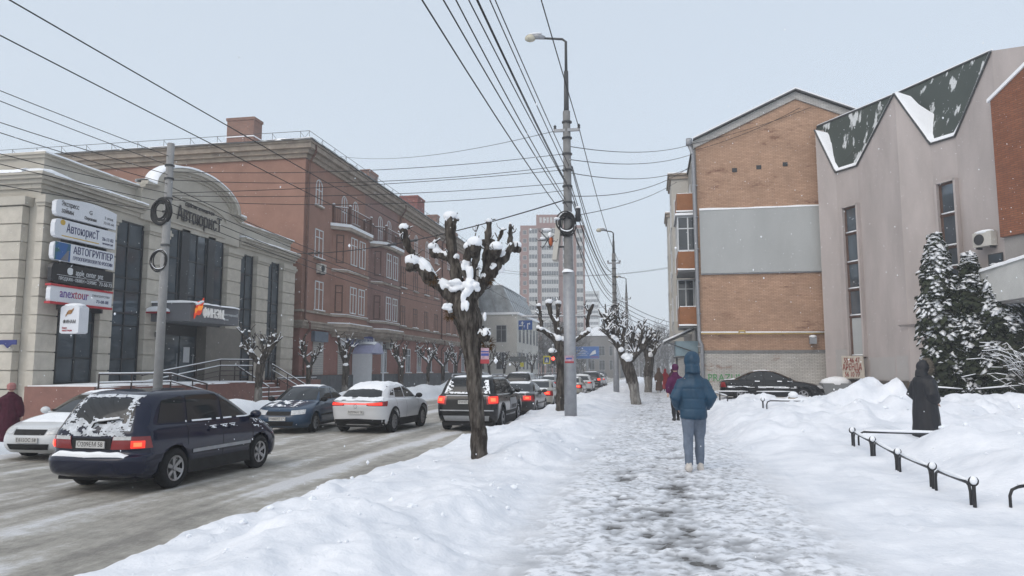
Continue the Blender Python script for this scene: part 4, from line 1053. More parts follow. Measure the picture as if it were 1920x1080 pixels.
# ---------------------------------------------------------------- tower block
def tower(name, label, cx, cy, wx, wy, floors, fh, rz, wallc, bandc, z0=-0.5, pent=True, nwin=6, detail=True):
    t = thing(name, label, 'building', (cx, cy, 0), rz)
    wm = mat(name + '_wall', wallc, 0.9, 0.08, 0.3); bm_ = mat(name + '_band', bandc, 0.8, 0.06, 0.5)
    H = floors * fh
    q = MB(); q.bx(-wx / 2, wx / 2, -wy / 2, wy / 2, z0, H + 1.2); q.build('wall', wm, t, world=False)
    if pent:
        q = MB(); q.bx(-wx * 0.25, wx * 0.22, -wy / 2 - 0.6, wy * 0.1, H, H + 5.0); q.build('penthouse', wm, t, world=False)
        q = MB()
        for i in range(7): q.bx(-wx * 0.20 + i * wx * 0.055, -wx * 0.20 + i * wx * 0.055 + 0.8, -wy / 2 - 0.7, -wy / 2 - 0.55, H + 2.0, H + 4.0)
        q.build('penthouse_window', bm_, t, world=False)
        q = MB(); q.tube([(0, 0, H + 5), (0, 0, H + 7)], 0.05, 4); q.tube([(2, 0, H + 5), (2, 0, H + 6.3)], 0.05, 4); q.build('aerial', DARKSTEEL, t, world=False)
    # loggia bays on the two faces seen: white band + glazed strip on each floor
    bays = [(-wx / 2 + wx * 0.20, wx * 0.13), (-wx / 2 + wx * 0.46, wx * 0.26), (-wx / 2 + wx * 0.74, wx * 0.16), (-wx / 2 + wx * 0.92, wx * 0.10)] if detail else [(0, wx * 0.9)]
    pb = {}
    for f in range(1, floors):
        zf = f * fh
        for k, (bc, bw) in enumerate(bays):
            dd = 1.0 if k == 1 else 0.35
            if ('b', k) not in pb:
                q = MB(); q.bx(-bw / 2, bw / 2, -dd, 0.1, 0, fh * 0.42); o = q.build('loggia', bm_, t, world=False); pb[('b', k)] = o
                q = MB(); q.bx(-bw / 2 + 0.05, bw / 2 - 0.05, -dd + 0.08, 0.1, fh * 0.42, fh * 0.98)
                n_ = max(2, int(bw / 0.8)); g_ = q.build('glazing', PANE, o, world=False)
                q = MB()
                for i in range(n_ + 1):
                    xx_ = -bw / 2 + bw * i / n_; q.bx(xx_ - 0.06, xx_ + 0.06, -dd + 0.02, -dd + 0.12, fh * 0.42, fh * 0.98)
                q.bx(-bw / 2, bw / 2, -dd + 0.02, -dd + 0.12, fh * 0.92, fh * 1.0); q.build('glazing_bar', bm_, o, world=False)
            else: o = copy_tree(pb[('b', k)], t)
            o.location = (bc, -wy / 2, zf)
        if detail:
            for xx_ in (-wx / 2 + wx * 0.07,):
                if 'w' not in pb:
                    q = MB(); q.bx(-0.7, 0.7, -0.05, 0.05, 0, 1.6); q.bx(-0.6, 0.6, -0.07, 0.0, 0.1, 1.5, 1); o = q.build('window', [bm_, PANE], t, world=False); pb['w'] = o
                else: o = share('window', pb['w'], t)
                o.location = (xx_, -wy / 2 - 0.03, zf + 0.9)
            if 's' not in pb:
                q = MB(); q.bx(-0.4, 0.05, -2.2, 2.2, 0, fh * 0.42); q.bx(-0.35, 0.05, -2.15, 2.15, fh * 0.42, fh * 0.95, 1); o = q.build('side_loggia', [bm_, PANE], t, world=False); pb['s'] = o
            else: o = share('side_loggia', pb['s'], t)
            o.location = (-wx / 2, -wy * 0.12, zf)
    return t
tower('tower_block', 'tall pink and white tower block rising in the haze behind the lamp pole', -35.2, 268, 23, 17, 17, 3.05, R_(9), (0.215, 0.105, 0.082), (0.40, 0.40, 0.39))
tower('slab_block', 'pale grey high-rise fading in the haze right of the tower block', -34.0, 400, 14, 14, 14, 3.0, R_(6), (0.42, 0.44, 0.44), (0.55, 0.56, 0.56), pent=False, detail=False)

# ---------------------------------------------------------------- G: orange brick house on the right, end wall to the camera
ORB = brick_mat('orange_brick', (0.49, 0.32, 0.22), (0.41, 0.26, 0.175), (0.28, 0.165, 0.11), blot=(0.20, 0.105, 0.07), blot_t=(0.545, 0.64), blot_scale=0.8)
WHB = brick_mat('whitewashed_brick', (0.55, 0.535, 0.50), (0.47, 0.455, 0.43), (0.24, 0.21, 0.19), blot=(0.28, 0.20, 0.16), blot_t=(0.56, 0.64), blot_scale=0.9)
PLAST = mat('pale_plaster', (0.40, 0.415, 0.415), 0.9, 0.10, 0.5, stretch=(1, 1, 0.35), bump=0.1)
WBR = brick_mat('white_gable_brick', (0.50, 0.49, 0.47), (0.42, 0.41, 0.40), (0.26, 0.25, 0.24))
Gh = thing('brick_house', 'four-storey orange brick house end wall with a pale plaster panel across it', 'building', (8, 42, 0))
x0, x1, xp = 2.72, 13.6, 8.17
q = MB(); q.prism([(x0, 42, 2.5), (x1, 42, 2.5), (x1, 42, 14.5), (xp, 42, 16.95), (x0, 42, 14.5)], (0, 46, 0)); q.build('wall', ORB, Gh)
q = MB(); q.bx(x0 - 0.03, x1, 41.97, 88, -0.3, 2.5); q.build('lower_wall', WHB, Gh)
q = MB(); q.bx(x0 + 0.1, x1, 41.94, 42.2, 2.46, 2.62); q.build('cement_band', CONCRETE, Gh)
q = MB(); q.bx(x0 + 0.1, 9.6, 41.85, 42.1, 6.86, 10.45); q.build('plaster_panel', PLAST, Gh)
q = MB(); ledge(q, (x0 + 0.1, 42.0, 10.44), (9.6, 42.0, 10.44), (0, -1, 0), 0.17, 0.10, seed=60); q.build('ledge_snow', SNOWF, Gh, smooth=True)
q = MB(); q.bx(x0 + 0.1, 9.6, 41.9, 42.05, 6.80, 6.858); q.build('panel_ledge', STEEL, Gh)
for a, b in (((x0 - 0.15, 14.42), (xp, 16.95)), ((xp, 16.95), (x1, 14.5))):
    q = MB(); q.prism([(a[0], 41.9, a[1]), (b[0], 41.9, b[1]), (b[0], 41.9, b[1] - 0.42), (a[0], 41.9, a[1] - 0.42)], (0, 0.3, 0)); q.build('gable_band', WBR, Gh)
    q = MB(); q.prism([(a[0], 41.7, a[1] + 0.02), (b[0], 41.7, b[1] + 0.02), (b[0], 41.7, b[1] + 0.10), (a[0], 41.7, a[1] + 0.10)], (0, 46.5, 0)); ro = q.build('roof', DARKSTEEL, Gh)
    q = MB(); q.prism([(a[0], 41.75, a[1] + 0.11), (b[0], 41.75, b[1] + 0.11), (b[0], 41.75, b[1] + 0.2), (a[0], 41.75, a[1] + 0.2)], (0, 46.3, 0)); q.build('snow', SNOWF, ro)
for xx_, zz_ in ((4.8, 12.65), (6.1, 12.75), (7.5, 12.85)):
    q = MB(); q.bx(xx_ - 0.13, xx_ + 0.13, 41.97, 42.03, zz_ - 0.1, zz_ + 0.12); q.build('air_brick', FRAME, Gh)
YP = mat('yellow_pipe', (0.50, 0.36, 0.14), 0.5, 0.15, 3)
q = MB(); q.tube([(x0, 41.78, 3.55), (9.5, 41.78, 3.50)], 0.06, 8); q.tube([(4.7, 41.78, 3.54), (4.75, 41.72, 3.66), (5.0, 41.72, 3.66), (5.05, 41.78, 3.54)], 0.05, 8)
for xx_ in (3.6, 5.2, 6.9, 8.6): q.bx(xx_, xx_ + 0.05, 41.75, 42.0, 3.44, 3.62)
po = q.build('gas_pipe', YP, Gh, smooth=True); q = MB(); q.tube([(x0, 41.77, 3.60), (9.5, 41.77, 3.55)], 0.05, 6); q.build('snow', SNOWF, po, smooth=True)
q = MB(); q.tube([(9.18, 41.9, 14.4), (9.24, 41.9, 10.6)], 0.045, 6); q.build('conduit', PIPE, Gh); q = MB(); q.tube([(9.15, 41.8, 6.8), (9.18, 41.8, 3.6)], 0.02, 5); q.build('conduit', PIPE, Gh)
fl = thing('flood_lamp', 'small grey flood lamp capped with snow on the orange wall', 'lamp', (8.5, 41.8, 3.1))
q = MB(); q.box((8.5, 41.75, 3.12), (0.34, 0.26, 0.36)); q.tube([(8.5, 41.95, 3.3), (8.5, 41.75, 3.3)], 0.03, 6); q.build('case', STEEL, fl)
q = MB(); q.ico((8.5, 41.74, 3.32), (0.2, 0.17, 0.09), 2); q.build('snow', SNOWF, fl, smooth=True)
GRF = mat('green_spray', (0.10, 0.30, 0.13), 0.8)
lettering('PRAZUM', 0.55, (4.0, 41.95, 1.12), (1, 0, 0.0), (0, 0, 1), GRF, Gh, width=1.9, extrude=0.003, name='graffiti')
# street side: balconies, bays, drain pipe
STR = mat('street_side_render', (0.30, 0.285, 0.265), 0.9, 0.12, 0.8)
q = MB(); q.bx(x0 - 0.06, x0 + 0.01, 42.05, 88, 2.55, 14.4); q.build('street_wall', STR, Gh)
RUSTP = mat('rust_sheet', (0.27, 0.105, 0.035), 0.6, 0.16, 3, bump=0.1)
def balcony(y0, y1, z0, glazed=False, xo=1.62, mt=RUSTP, ztop=None, h=1.05):
    q = MB(); q.bx(xo, x0, y0, y1, z0 - 0.14, z0); o = q.build('balcony', CONCRETE, Gh)
    q = MB(); q.bx(xo, xo + 0.03, y0, y1, z0 + 0.02, z0 + h); q.bx(xo, x0 - 0.06, y0, y0 + 0.03, z0 + 0.02, z0 + h); q.bx(xo, x0 - 0.06, y1 - 0.03, y1, z0 + 0.02, z0 + h); q.build('panel', mt, o)
    q = MB(); ledge(q, (xo - 0.05, y0 - 0.02, z0 - 0.005), (x0 - 0.05, y0 - 0.02, z0 - 0.005), (0, -1, 0), 0.08, 0.07, seed=z0, seg=0.2); q.build('snow', SNOWF, o, smooth=True); q = MB(); ledge(q, (xo + 0.05, y0, z0 + h), (x0 - .05, y0, z0 + h), (0, 1, 0), 0.06, 0.035, seed=z0 + 1, seg=0.2); q.build('snow', SNOWF, o, smooth=True)
    if glazed:
        zt = ztop
        q = MB(); n = 3
        for xx_ in (xo, (xo + x0) / 2, x0 - 0.12): q.bx(xx_, xx_ + 0.07, y0 + 0.0, y0 + 0.05, z0 + h, zt)
        for zz_ in (z0 + h + 0.02, zt - 0.72, zt - 0.06): q.bx(xo, x0 - 0.06, y0 + 0.001, y0 + 0.051, zz_, zz_ + 0.06)
        for yy_ in np.linspace(y0, y1, 4): q.bx(xo, xo + 0.05, yy_ - 0.03, yy_ + 0.03, z0 + h, zt)
        for zz_ in (z0 + h + 0.02, zt - 0.72, zt - 0.06): q.bx(xo + 0.001, xo + 0.051, y0, y1, zz_, zz_ + 0.06)
        q.build('window_frame', WHITE, o)
        q = MB(); q.bx(xo + 0.02, x0 - 0.06, y0 + 0.02, y0 + 0.03, z0 + h, zt); q.bx(xo + 0.02, xo + 0.03, y0, y1, z0 + h, zt); q.build('pane', PANE, o)
        q = MB(); q.bx(xo + 0.05, x0 - 0.1, y0 + 0.10, y0 + 0.12, z0 + h, zt - 0.7); q.build('blind', mat('blind', (0.4, 0.42, 0.43), 0.8), o)
        q = MB(); q.bx(xo - 0.1, x0, y0 - 0.1, y1 + 0.1, zt, zt + 0.1); q.build('balcony_roof', STEEL, o)
        q = MB(); ledge(q, (xo - 0.1, y0 + 0.2, zt + 0.09), (x0, y0 + 0.2, zt + 0.09), (0, -1, 0), 0.32, 0.16, seed=70, seg=0.25); q.build('snow', SNOWF, o, smooth=True)
    return o
balcony(42.6, 45.6, 10.55)
balcony(42.6, 45.6, 7.2, True, ztop=10.25)
balcony(42.6, 45.6, 4.05)
def bay_street(y0, y1, zb, zt, xo, label=None, mt=None):
    q = MB(); q.bx(xo, x0, y0, y1, zb, zt); o = q.build('street_bay', mt or PALE, Gh)
    q = MB(); q.bx(xo - 0.12, x0, y0 - 0.12, y1 + 0.12, zt, zt + 0.25); q.bx(xo - 0.22, x0, y0 - 0.22, y1 + 0.22, zt + 0.25, zt + 0.4); q.build('cornice', TRIM, o)
    q = MB(); ledge(q, (xo - 0.2, y0, zt + 0.39), (x0, y0, zt + 0.39), (0, -1, 0), 0.22, 0.12, seed=80, seg=0.25); q.build('snow', SNOWF, o, smooth=True)
    for zf in np.arange(zb + 0.8, zt - 1.5, 3.2):
        place_window('sb', ((xo + x0) / 2, y0 - 0.02, zf), Gh, rz=R_(-90), wd=0.9, ht=1.7, sill=False)
        place_window('sb2', (xo - 0.02, (y0 + y1) / 2, zf), Gh, rz=R_(180), wd=1.6, ht=1.7, sill=False)
bay_street(49.5, 53.5, 3.9, 14.2, 1.55)
balcony(55.5, 58.5, 7.4, xo=1.7); balcony(55.5, 58.5, 10.7, xo=1.7); balcony(55.5, 58.5, 4.2, xo=1.7, mt=STEEL)
bay_street(62, 66, 3.9, 14.2, 1.6)
balcony(69, 72, 7.4, xo=1.75); balcony(69, 72, 10.7, xo=1.75); balcony(69, 72, 4.2, xo=1.75)
for yy_ in (44.1, 47.6):
    for zf in (4.9, 8.1, 11.4): place_window('str', (x0 - 0.08, yy_, zf), Gh, rz=R_(180), wd=1.3, ht=1.8, sill=False)
# the dark opening and window seen beside the lower balcony
place_window('endw', (2.15, 45.7, 4.95), Gh, rz=R_(-90), wd=1.0, ht=2.05, sill=False)
q = MB(); q.tube([(2.35, 41.8, 14.2), (2.55, 41.82, 13.6), (2.62, 41.83, 3.2), (2.75, 41.84, 2.9), (2.78, 41.84, 0.1)], 0.10, 9); q.tube([(2.35, 41.8, 14.15), (2.35, 41.8, 14.55)], 0.17, 8)
for zz_ in np.arange(1, 13.5, 1.8): q.tube([(2.63, 41.83, zz_), (2.63, 41.83, zz_ + 0.06)], 0.125, 9)
q.build('drain_pipe', STEEL, Gh, smooth=True)
# entrance roofs
cn = thing('porch_roof', 'snow-covered entrance canopy with pale blue sheet sides on the brick house', 'canopy', (1.9, 44, 2.6))
q = MB(); q.prism([(0.75, 43.4, 3.05), (2.68, 43.4, 3.95), (2.68, 43.4, 4.02), (0.75, 43.4, 3.13)], (0, 2.4, 0)); q.build('roof_sheet', DARKSTEEL, cn)
q = MB(); q.prism([(0.7, 43.45, 3.14), (2.66, 43.45, 4.03), (2.66, 43.45, 4.12), (0.7, 43.45, 3.24)], (0, 2.3, 0)); q.build('snow', SNOWF, cn)
q = MB(); q.bx(1.45, 2.66, 43.6, 43.66, 2.35, 3.2); q.bx(1.40, 1.46, 43.6, 46, 2.35, 3.2); q.build('side_sheet', mat('pale_blue_sheet', (0.22, 0.31, 0.36), 0.5), cn)
q = MB(); q.prism([(1.25, 43.2, 2.2), (2.66, 43.2, 2.36), (2.66, 43.2, 2.44), (1.25, 43.2, 2.28)], (0, 0.8, 0)); q.tube([(1.45, 43.6, 2.3), (1.45, 43.6, 0)], 0.05, 6); q.tube([(0.95, 43.5, 3.1), (2.6, 43.5, 2.5)], 0.03, 5); q.build('frame', DARKSTEEL, cn)

# ---------------------------------------------------------------- H: folded mauve-grey building
MAUVE = mat('mauve_stucco', (0.43, 0.385, 0.37), 0.92, 0.13, 0.9, bump=0.2, stretch=(1, 1, 0.3))
MAUVEP = mat('patched_stucco', (0.40, 0.38, 0.37), 0.92, 0.06, 0.6)
DROOF = mat('dark_green_sheet', (0.032, 0.042, 0.034), 0.5, 0.4, col2=(0.55, 0.57, 0.58), t=(0.565, 0.60), stretch=(2.2, 2.2, 0.35), scale=1.1)
Hh = thing('folded_building', 'mauve-grey stucco building with zigzag roof line and tall narrow windows', 'building', (10, 38, 0))
A0 = Vector((9.0, 41.0, 0)); dirT = Vector((5.0, -9.4, 0)).normalized(); outN = Vector((-dirT.y, dirT.x, 0)) * -1
if outN.x > 0: outN = -outN
def hp(t, z, d=0.0):
    v = A0 + dirT * t + outN * d; return (v.x, v.y, z)
ZT = 14.5; ZR = 15.18
top = [(-0.1, 14.45, 0.0), (1.0, 11.85, -0.25), (2.5, 11.8, -0.25), (5.62, 14.35, 0.30), (6.95, 11.6, -0.2), (8.23, 11.55, -0.2), (10.55, 14.3, 0.3), (12.5, 13.75, 0.3)]
q = MB()
for (t0, z0, d0), (t1, z1, d1) in zip(top[:-1], top[1:]):
    q.add([hp(t0, -0.3, d0), hp(t1, -0.3, d1), hp(t1, z1, d1), hp(t0, z0, d0)], [(0, 1, 2, 3)])
q.add([hp(-0.1, -0.3, 0), hp(-0.1, 14.45, 0), hp(-0.1, 14.45, -8), hp(-0.1, -0.3, -8)], [(0, 1, 2, 3)])
q.build('wall', MAUVE, Hh)
# recessed dark sheet roof faces rising from each valley to the flat roof edge
q = MB()
q.add([hp(-0.1, 14.42, -0.02), hp(1.0, 11.83, -0.28), hp(2.5, 11.78, -0.28), hp(5.62, 14.33, 0.27), hp(3.8, ZR, -1.6), hp(-0.6, 14.82, -0.55)], [(0, 1, 5), (1, 2, 4, 5), (2, 3, 4)])
q.add([hp(5.62, 14.33, 0.27), hp(6.95, 11.58, -0.23), hp(8.23, 11.53, -0.23), hp(10.55, 14.28, 0.27), hp(9.08, ZR, -1.6), hp(3.8, ZR, -1.6)], [(0, 1, 5), (1, 2, 4, 5), (2, 3, 4)])
q.build('sheet_roof', DROOF, Hh)
q = MB(); q.add([hp(3.6, ZR, -1.62), hp(9.05, ZR, -1.62), hp(5, ZR + 0.02, -9), hp(2, ZR + 0.02, -9)], [(0, 1, 2, 3)]); q.build('flat_roof', SNOW, Hh)
q = MB(); q.tube([hp(-0.6, 14.82, -0.55), hp(3.8, ZR, -1.6), hp(9.05, ZR, -1.6)], 0.06, 6); q.build('roof_edge', DARKSTEEL, Hh)
q = MB(); q.tube([hp(-0.6, 14.88, -0.6), hp(3.8, ZR + 0.06, -1.65), hp(9.05, ZR + 0.06, -1.65)], 0.06, 6); q.build('roof_snow', SNOWF, Hh, smooth=True)
# snow in the valleys
q = MB(); rs = random.Random(9)
def valley(pts_edge, depth):
    """drift against the sheet behind a V-shaped wall top"""
    n = 14; P = []
    for i in range(n + 1):
        s_ = i / n * (len(pts_edge) - 1); k = min(int(s_), len(pts_edge) - 2); f = s_ - k
        a, b = pts_edge[k], pts_edge[k + 1]; t, z, d = [a[j] + (b[j] - a[j]) * f for j in range(3)]
        w_ = math.sin(math.pi * min(1, max(0, i / n))) ** 0.5
        up = depth * w_ * (0.75 + 0.5 * rs.random())
        P.append([hp(t, z - 0.02, d + 0.05), hp(t, z + 0.10 + 0.02 * w_, d + 0.03), hp(t, z + 0.22 * w_ + 0.1, d - 0.25 * w_ - 0.04), hp(t, z + up + 0.05, d - 0.30 - up * 0.48)])
    q.grid(P)
valley([(-0.05, 14.3, 0.0), (1.0, 11.85, -0.25), (2.5, 11.8, -0.25), (5.5, 14.25, 0.28)], 0.95)
valley([(5.7, 14.3, 0.3), (6.95, 11.6, -0.2), (8.23, 11.55, -0.2), (10.5, 14.25, 0.3)], 0.9)
q.build('valley_snow', SNOWF, Hh, smooth=True)
q = MB()
for (t0, z0, d0), (t1, z1, d1) in zip(top[:-2], top[1:-1]):
    q.tube([hp(t0, z0 - 0.03, d0 + 0.05), hp(t1, z1 - 0.03, d1 + 0.05)], 0.045, 6)
q.build('verge', DARKSTEEL, Hh)
# plinth and light patches of fresh paint
q = MB()
for (t0, z0, d0), (t1, z1, d1) in zip(top[:-1], top[1:]):
    q.add([hp(t0, -0.3, d0 + 0.12), hp(t1, -0.3, d1 + 0.12), hp(t1, 1.05, d1 + 0.12), hp(t0, 1.05, d0 + 0.12), hp(t0, 1.06, d0), hp(t1, 1.06, d1)], [(0, 1, 2, 3), (3, 2, 5, 4)])
PL_ = q.build('plinth', mat('stone_plinth', (0.10, 0.092, 0.083), 0.85, 0.5, 0.7, bump=0.3), Hh)
k = 0; rs = random.Random(2)
for i in range(16):
    t0 = 0.25 + i * 0.66
    def dd(t):
        for (a, _, d0), (b, _, d1) in zip(top[:-1], top[1:]):
            if a <= t <= b: return d0 + (d1 - d0) * (t - a) / (b - a)
        return 0.3
    q = MB(); e = 0.14 + rs.uniform(0, 0.02)
    q.add([hp(t0, -0.3, dd(t0) + e), hp(t0 + 0.64, -0.3, dd(t0 + .64) + e), hp(t0 + 0.64, 1.0, dd(t0 + .64) + e), hp(t0, 1.0, dd(t0) + e)], [(0, 1, 2, 3)])
    q.build('plinth_slab', mat('plinth_slab_%d' % rs.randint(0, 2), rs.choice([(0.10, 0.09, 0.08), (0.12, 0.085, 0.065), (0.085, 0.085, 0.085)]), 0.8, 0.3, 1.5), Hh)
q = MB(); q.add([hp(0.5, 1.1, dd(0.5) + 0.012), hp(1.5, 1.1, dd(1.5) + 0.012), hp(1.5, 2.6, dd(1.5) + 0.012), hp(0.5, 2.6, dd(.5) + 0.012)], [(0, 1, 2, 3)]); q.build('paint_patch', MAUVEP, Hh); q = MB()
q.add([hp(2.7, 1.1, dd(2.7) + 0.012), hp(4.6, 1.1, dd(4.6) + 0.012), hp(4.6, 2.15, dd(4.6) + 0.012), hp(2.7, 2.15, dd(2.7) + 0.012)], [(0, 1, 2, 3)]); q.build('paint_patch', MAUVEP, Hh); q = MB()
q.add([hp(4.7, 1.1, dd(4.7) + 0.012), hp(5.5, 1.1, dd(5.5) + 0.012), hp(5.5, 2.2, dd(5.5) + 0.012), hp(4.7, 2.2, dd(4.7) + 0.012)], [(0, 1, 2, 3)])
q.build('paint_patch', MAUVEP, Hh)
def tall_window(t0, t1, z0, z1, splits, d, boarded=None):
    q = MB(); q.add([hp(t0, z0, d + 0.02), hp(t1, z0, d + 0.02), hp(t1, z1, d + 0.02), hp(t0, z1, d + 0.02)], [(0, 1, 2, 3)]); o = q.build('window', FRAME, Hh)
    q = MB()
    for t in (t0 + 0.05, t1 - 0.05): q.tube([hp(t, z0, d + 0.05), hp(t, z1, d + 0.05)], 0.06, 4)
    for zz_ in [z0, z1] + [s_ for s_ in splits]: q.tube([hp(t0, zz_, d + 0.05), hp(t1, zz_, d + 0.05)], 0.07, 4)
    q.build('frame', WDARK, o)
    zs = [z0] + splits + [z1]
    for i in range(len(zs) - 1):
        q = MB(); q.add([hp(t0 + 0.1, zs[i] + 0.08, d + 0.03), hp(t1 - 0.1, zs[i] + 0.08, d + 0.035), hp(t1 - 0.1, zs[i + 1] - 0.06, d + 0.045), hp(t0 + 0.1, zs[i + 1] - 0.06, d + 0.04)], [(0, 1, 2, 3)]); q.build('pane', PLAST if (boarded is not None and i == boarded) else GLASS, o)
        q = MB(); q.tube([hp(t0 + 0.08, zs[i] + 0.09, d + 0.09), hp(t1 - 0.08, zs[i] + 0.09, d + 0.09)], 0.035, 6); q.build('snow', SNOWF, o, smooth=True)
    # deep reveals either side
    q = MB()
    for t in (t0 - 0.06, t1 + 0.06): q.add([hp(t - 0.05, z0, d), hp(t + 0.05, z0, d), hp(t + 0.05, z1 + 0.1, d), hp(t - 0.05, z1 + 0.1, d), hp(t - 0.05, z0, d + 0.22), hp(t + 0.05, z0, d + 0.22), hp(t + 0.05, z1 + 0.1, d + 0.22), hp(t - 0.05, z1 + 0.1, d + 0.22)], [(4, 5, 6, 7), (0, 4, 7, 3), (1, 2, 6, 5), (3, 7, 6, 2)])
    q.add([hp(t0 - 0.1, z1 + 0.02, d), hp(t1 + 0.1, z1 + 0.02, d), hp(t1 + 0.1, z1 + 0.02, d + 0.22), hp(t0 - 0.1, z1 + 0.02, d + 0.22), hp(t0 - 0.1, z1 + 0.12, d + 0.22), hp(t1 + 0.1, z1 + 0.12, d + 0.22)], [(0, 1, 2, 3), (3, 2, 5, 4)])
    q.build('reveal', MAUVE, o)
tall_window(1.55, 2.45, 2.2, 9.75, [4.2, 5.55, 6.9, 8.4], -0.25, 0)
tall_window(7.3, 8.12, 3.2, 9.6, [5.9, 6.8, 8.2], -0.2)
q = MB(); q.add([hp(5.2, 3.5, 0.32), hp(6.6, 3.5, 0.08), hp(6.6, 3.58, 0.30), hp(5.2, 3.58, 0.5), hp(6.6, 11, 0.02), hp(5.2, 11, 0.3)], [(0, 1, 2, 3)]); q.build('ledge', MAUVE, Hh)
ad = aircon('air_conditioner', 'white air conditioner capped with snow high beside the red brick wall', hp(9.75, 6.75, 0.24), math.atan2(outN.y, outN.x))
q = MB(); q.add([hp(9.7, 5.35, 0.235), hp(10.4, 5.35, 0.295), hp(10.4, 6.15, 0.295), hp(9.7, 6.15, 0.235)], [(0, 1, 2, 3)]); sw = q.build('small_window', FRAME, Hh)
q = MB(); q.add([hp(9.76, 5.4, 0.25), hp(10.34, 5.4, 0.30), hp(10.34, 6.1, 0.305), hp(9.76, 6.1, 0.255)], [(0, 1, 2, 3)]); q.build('pane', GLASS, sw)
# rent notice board
ar = thing('rent_sign', 'white board hand-lettered in red capitals below the tall boarded window', 'sign', hp(1.95, 1.1, 0.05))
q = MB(); V_ = [hp(1.25, 1.12, 0.10), hp(2.68, 1.16, 0.10), hp(2.66, 2.24, 0.13), hp(1.24, 2.26, 0.12)]; q.prism(V_, tuple(outN * 0.06)); q.build('board', mat('weathered_board', (0.52, 0.47, 0.40), 0.8, 0.15, 2.5), ar)
RLET = mat('red_letters', (0.27, 0.045, 0.035), 0.7, 0.2, 6)
for tx, zz_, sz, wd in (('55 46 47', 0.36, 2.02, 1.05), ('АРЕНДА', 0.46, 1.68, 1.3), ('56 10 77', 0.36, 1.33, 1.0)):
    p = Vector(hp(1.96, 0, 0.205)); p.z = sz; lettering(tx, zz_, p, tuple(dirT), (0, 0, 1), RLET, ar, width=wd, extrude=0.004)

# ---------------------------------------------------------------- I: red brick wing at the right edge
RBR = brick_mat('red_brick', (0.26, 0.10, 0.05), (0.21, 0.075, 0.036), (0.13, 0.06, 0.04), axis='Y', bw=0.28, bh=0.085, ms=0.012)
Ih = thing('brick_wing', 'red brick upper storey overhanging at the right edge of the view', 'building', (14.5, 31, 0))
def ip(t, z, d): return hp(t, z, d)
q = MB(); pts = [ip(10.5, 6.7, 0.5), ip(13.8, 6.7, 0.5), ip(13.8, 14.0, 0.5), ip(10.5, 12.2, 0.5)]
q.prism(pts, tuple(-outN * 6)); q.build('wall', RBR, Ih)
q = MB(); q.prism([ip(10.4, 12.16, 0.57), ip(13.9, 14.05, 0.57), ip(13.9, 14.2, 0.57), ip(10.4, 12.3, 0.57)], tuple(-outN * 6.2)); q.build('roof_snow', SNOWF, Ih)
LOWW = mat('grey_render', (0.30, 0.285, 0.275), 0.9, 0.15, 0.8)
q = MB(); q.prism([ip(10.55, -0.3, 0.36), ip(13.8, -0.3, 0.36), ip(13.8, 6.8, 0.36), ip(10.55, 6.8, 0.36)], tuple(-outN * 5)); q.build('lower_wall', LOWW, Ih)
q = MB(); q.prism([ip(10.9, 3.0, 0.4), ip(13.6, 3.0, 0.4), ip(13.6, 5.0, 0.4), ip(10.9, 5.0, 0.4)], tuple(outN * 0.02)); q.build('lower_window', GLASS, Ih)
q = MB(); q.prism([ip(9.35, 4.15, 0.45), ip(14, 4.15, 2.2), ip(14, 5.65, 2.2), ip(9.35, 5.4, 0.45)], tuple(outN * 0.25)); pa_ = q.build('porch_parapet', mat('white_render', (0.50, 0.50, 0.48), 0.9, 0.12, 1.2), Ih)
q = MB(); ledge(q, ip(9.3, 5.38, 0.42), ip(14, 5.64, 2.18), tuple(outN), 0.33, 0.16, seed=90, seg=0.3); q.build('snow', SNOWF, pa_, smooth=True)
q = MB(); q.bx(14.1, 14.5, 30.3, 30.7, -0.3, 4.2); q.prism([ip(9.6, 4.05, 0.3), ip(14, 4.05, 0.3), ip(14, 4.05, 2.3), ip(9.6, 4.05, 0.6)], (0, 0, 0.1)); q.build('porch_column', LOWW, Ih)
# ================================================================== VEHICLES
def catmull(P, n):
    P = np.array(P, float); out = []
    for i in range(len(P) - 1):
        p0, p1, p2, p3 = P[max(i - 1, 0)], P[i], P[i + 1], P[min(i + 2, len(P) - 1)]
        for k in range(n):
            t = k / n
            a = 0.5 * ((2 * p1) + (-p0 + p2) * t + (2 * p0 - 5 * p1 + 4 * p2 - p3) * t * t + (-p0 + 3 * p1 - 3 * p2 + p3) * t ** 3)
            out.append(a)
    out.append(P[-1]); return np.array(out)

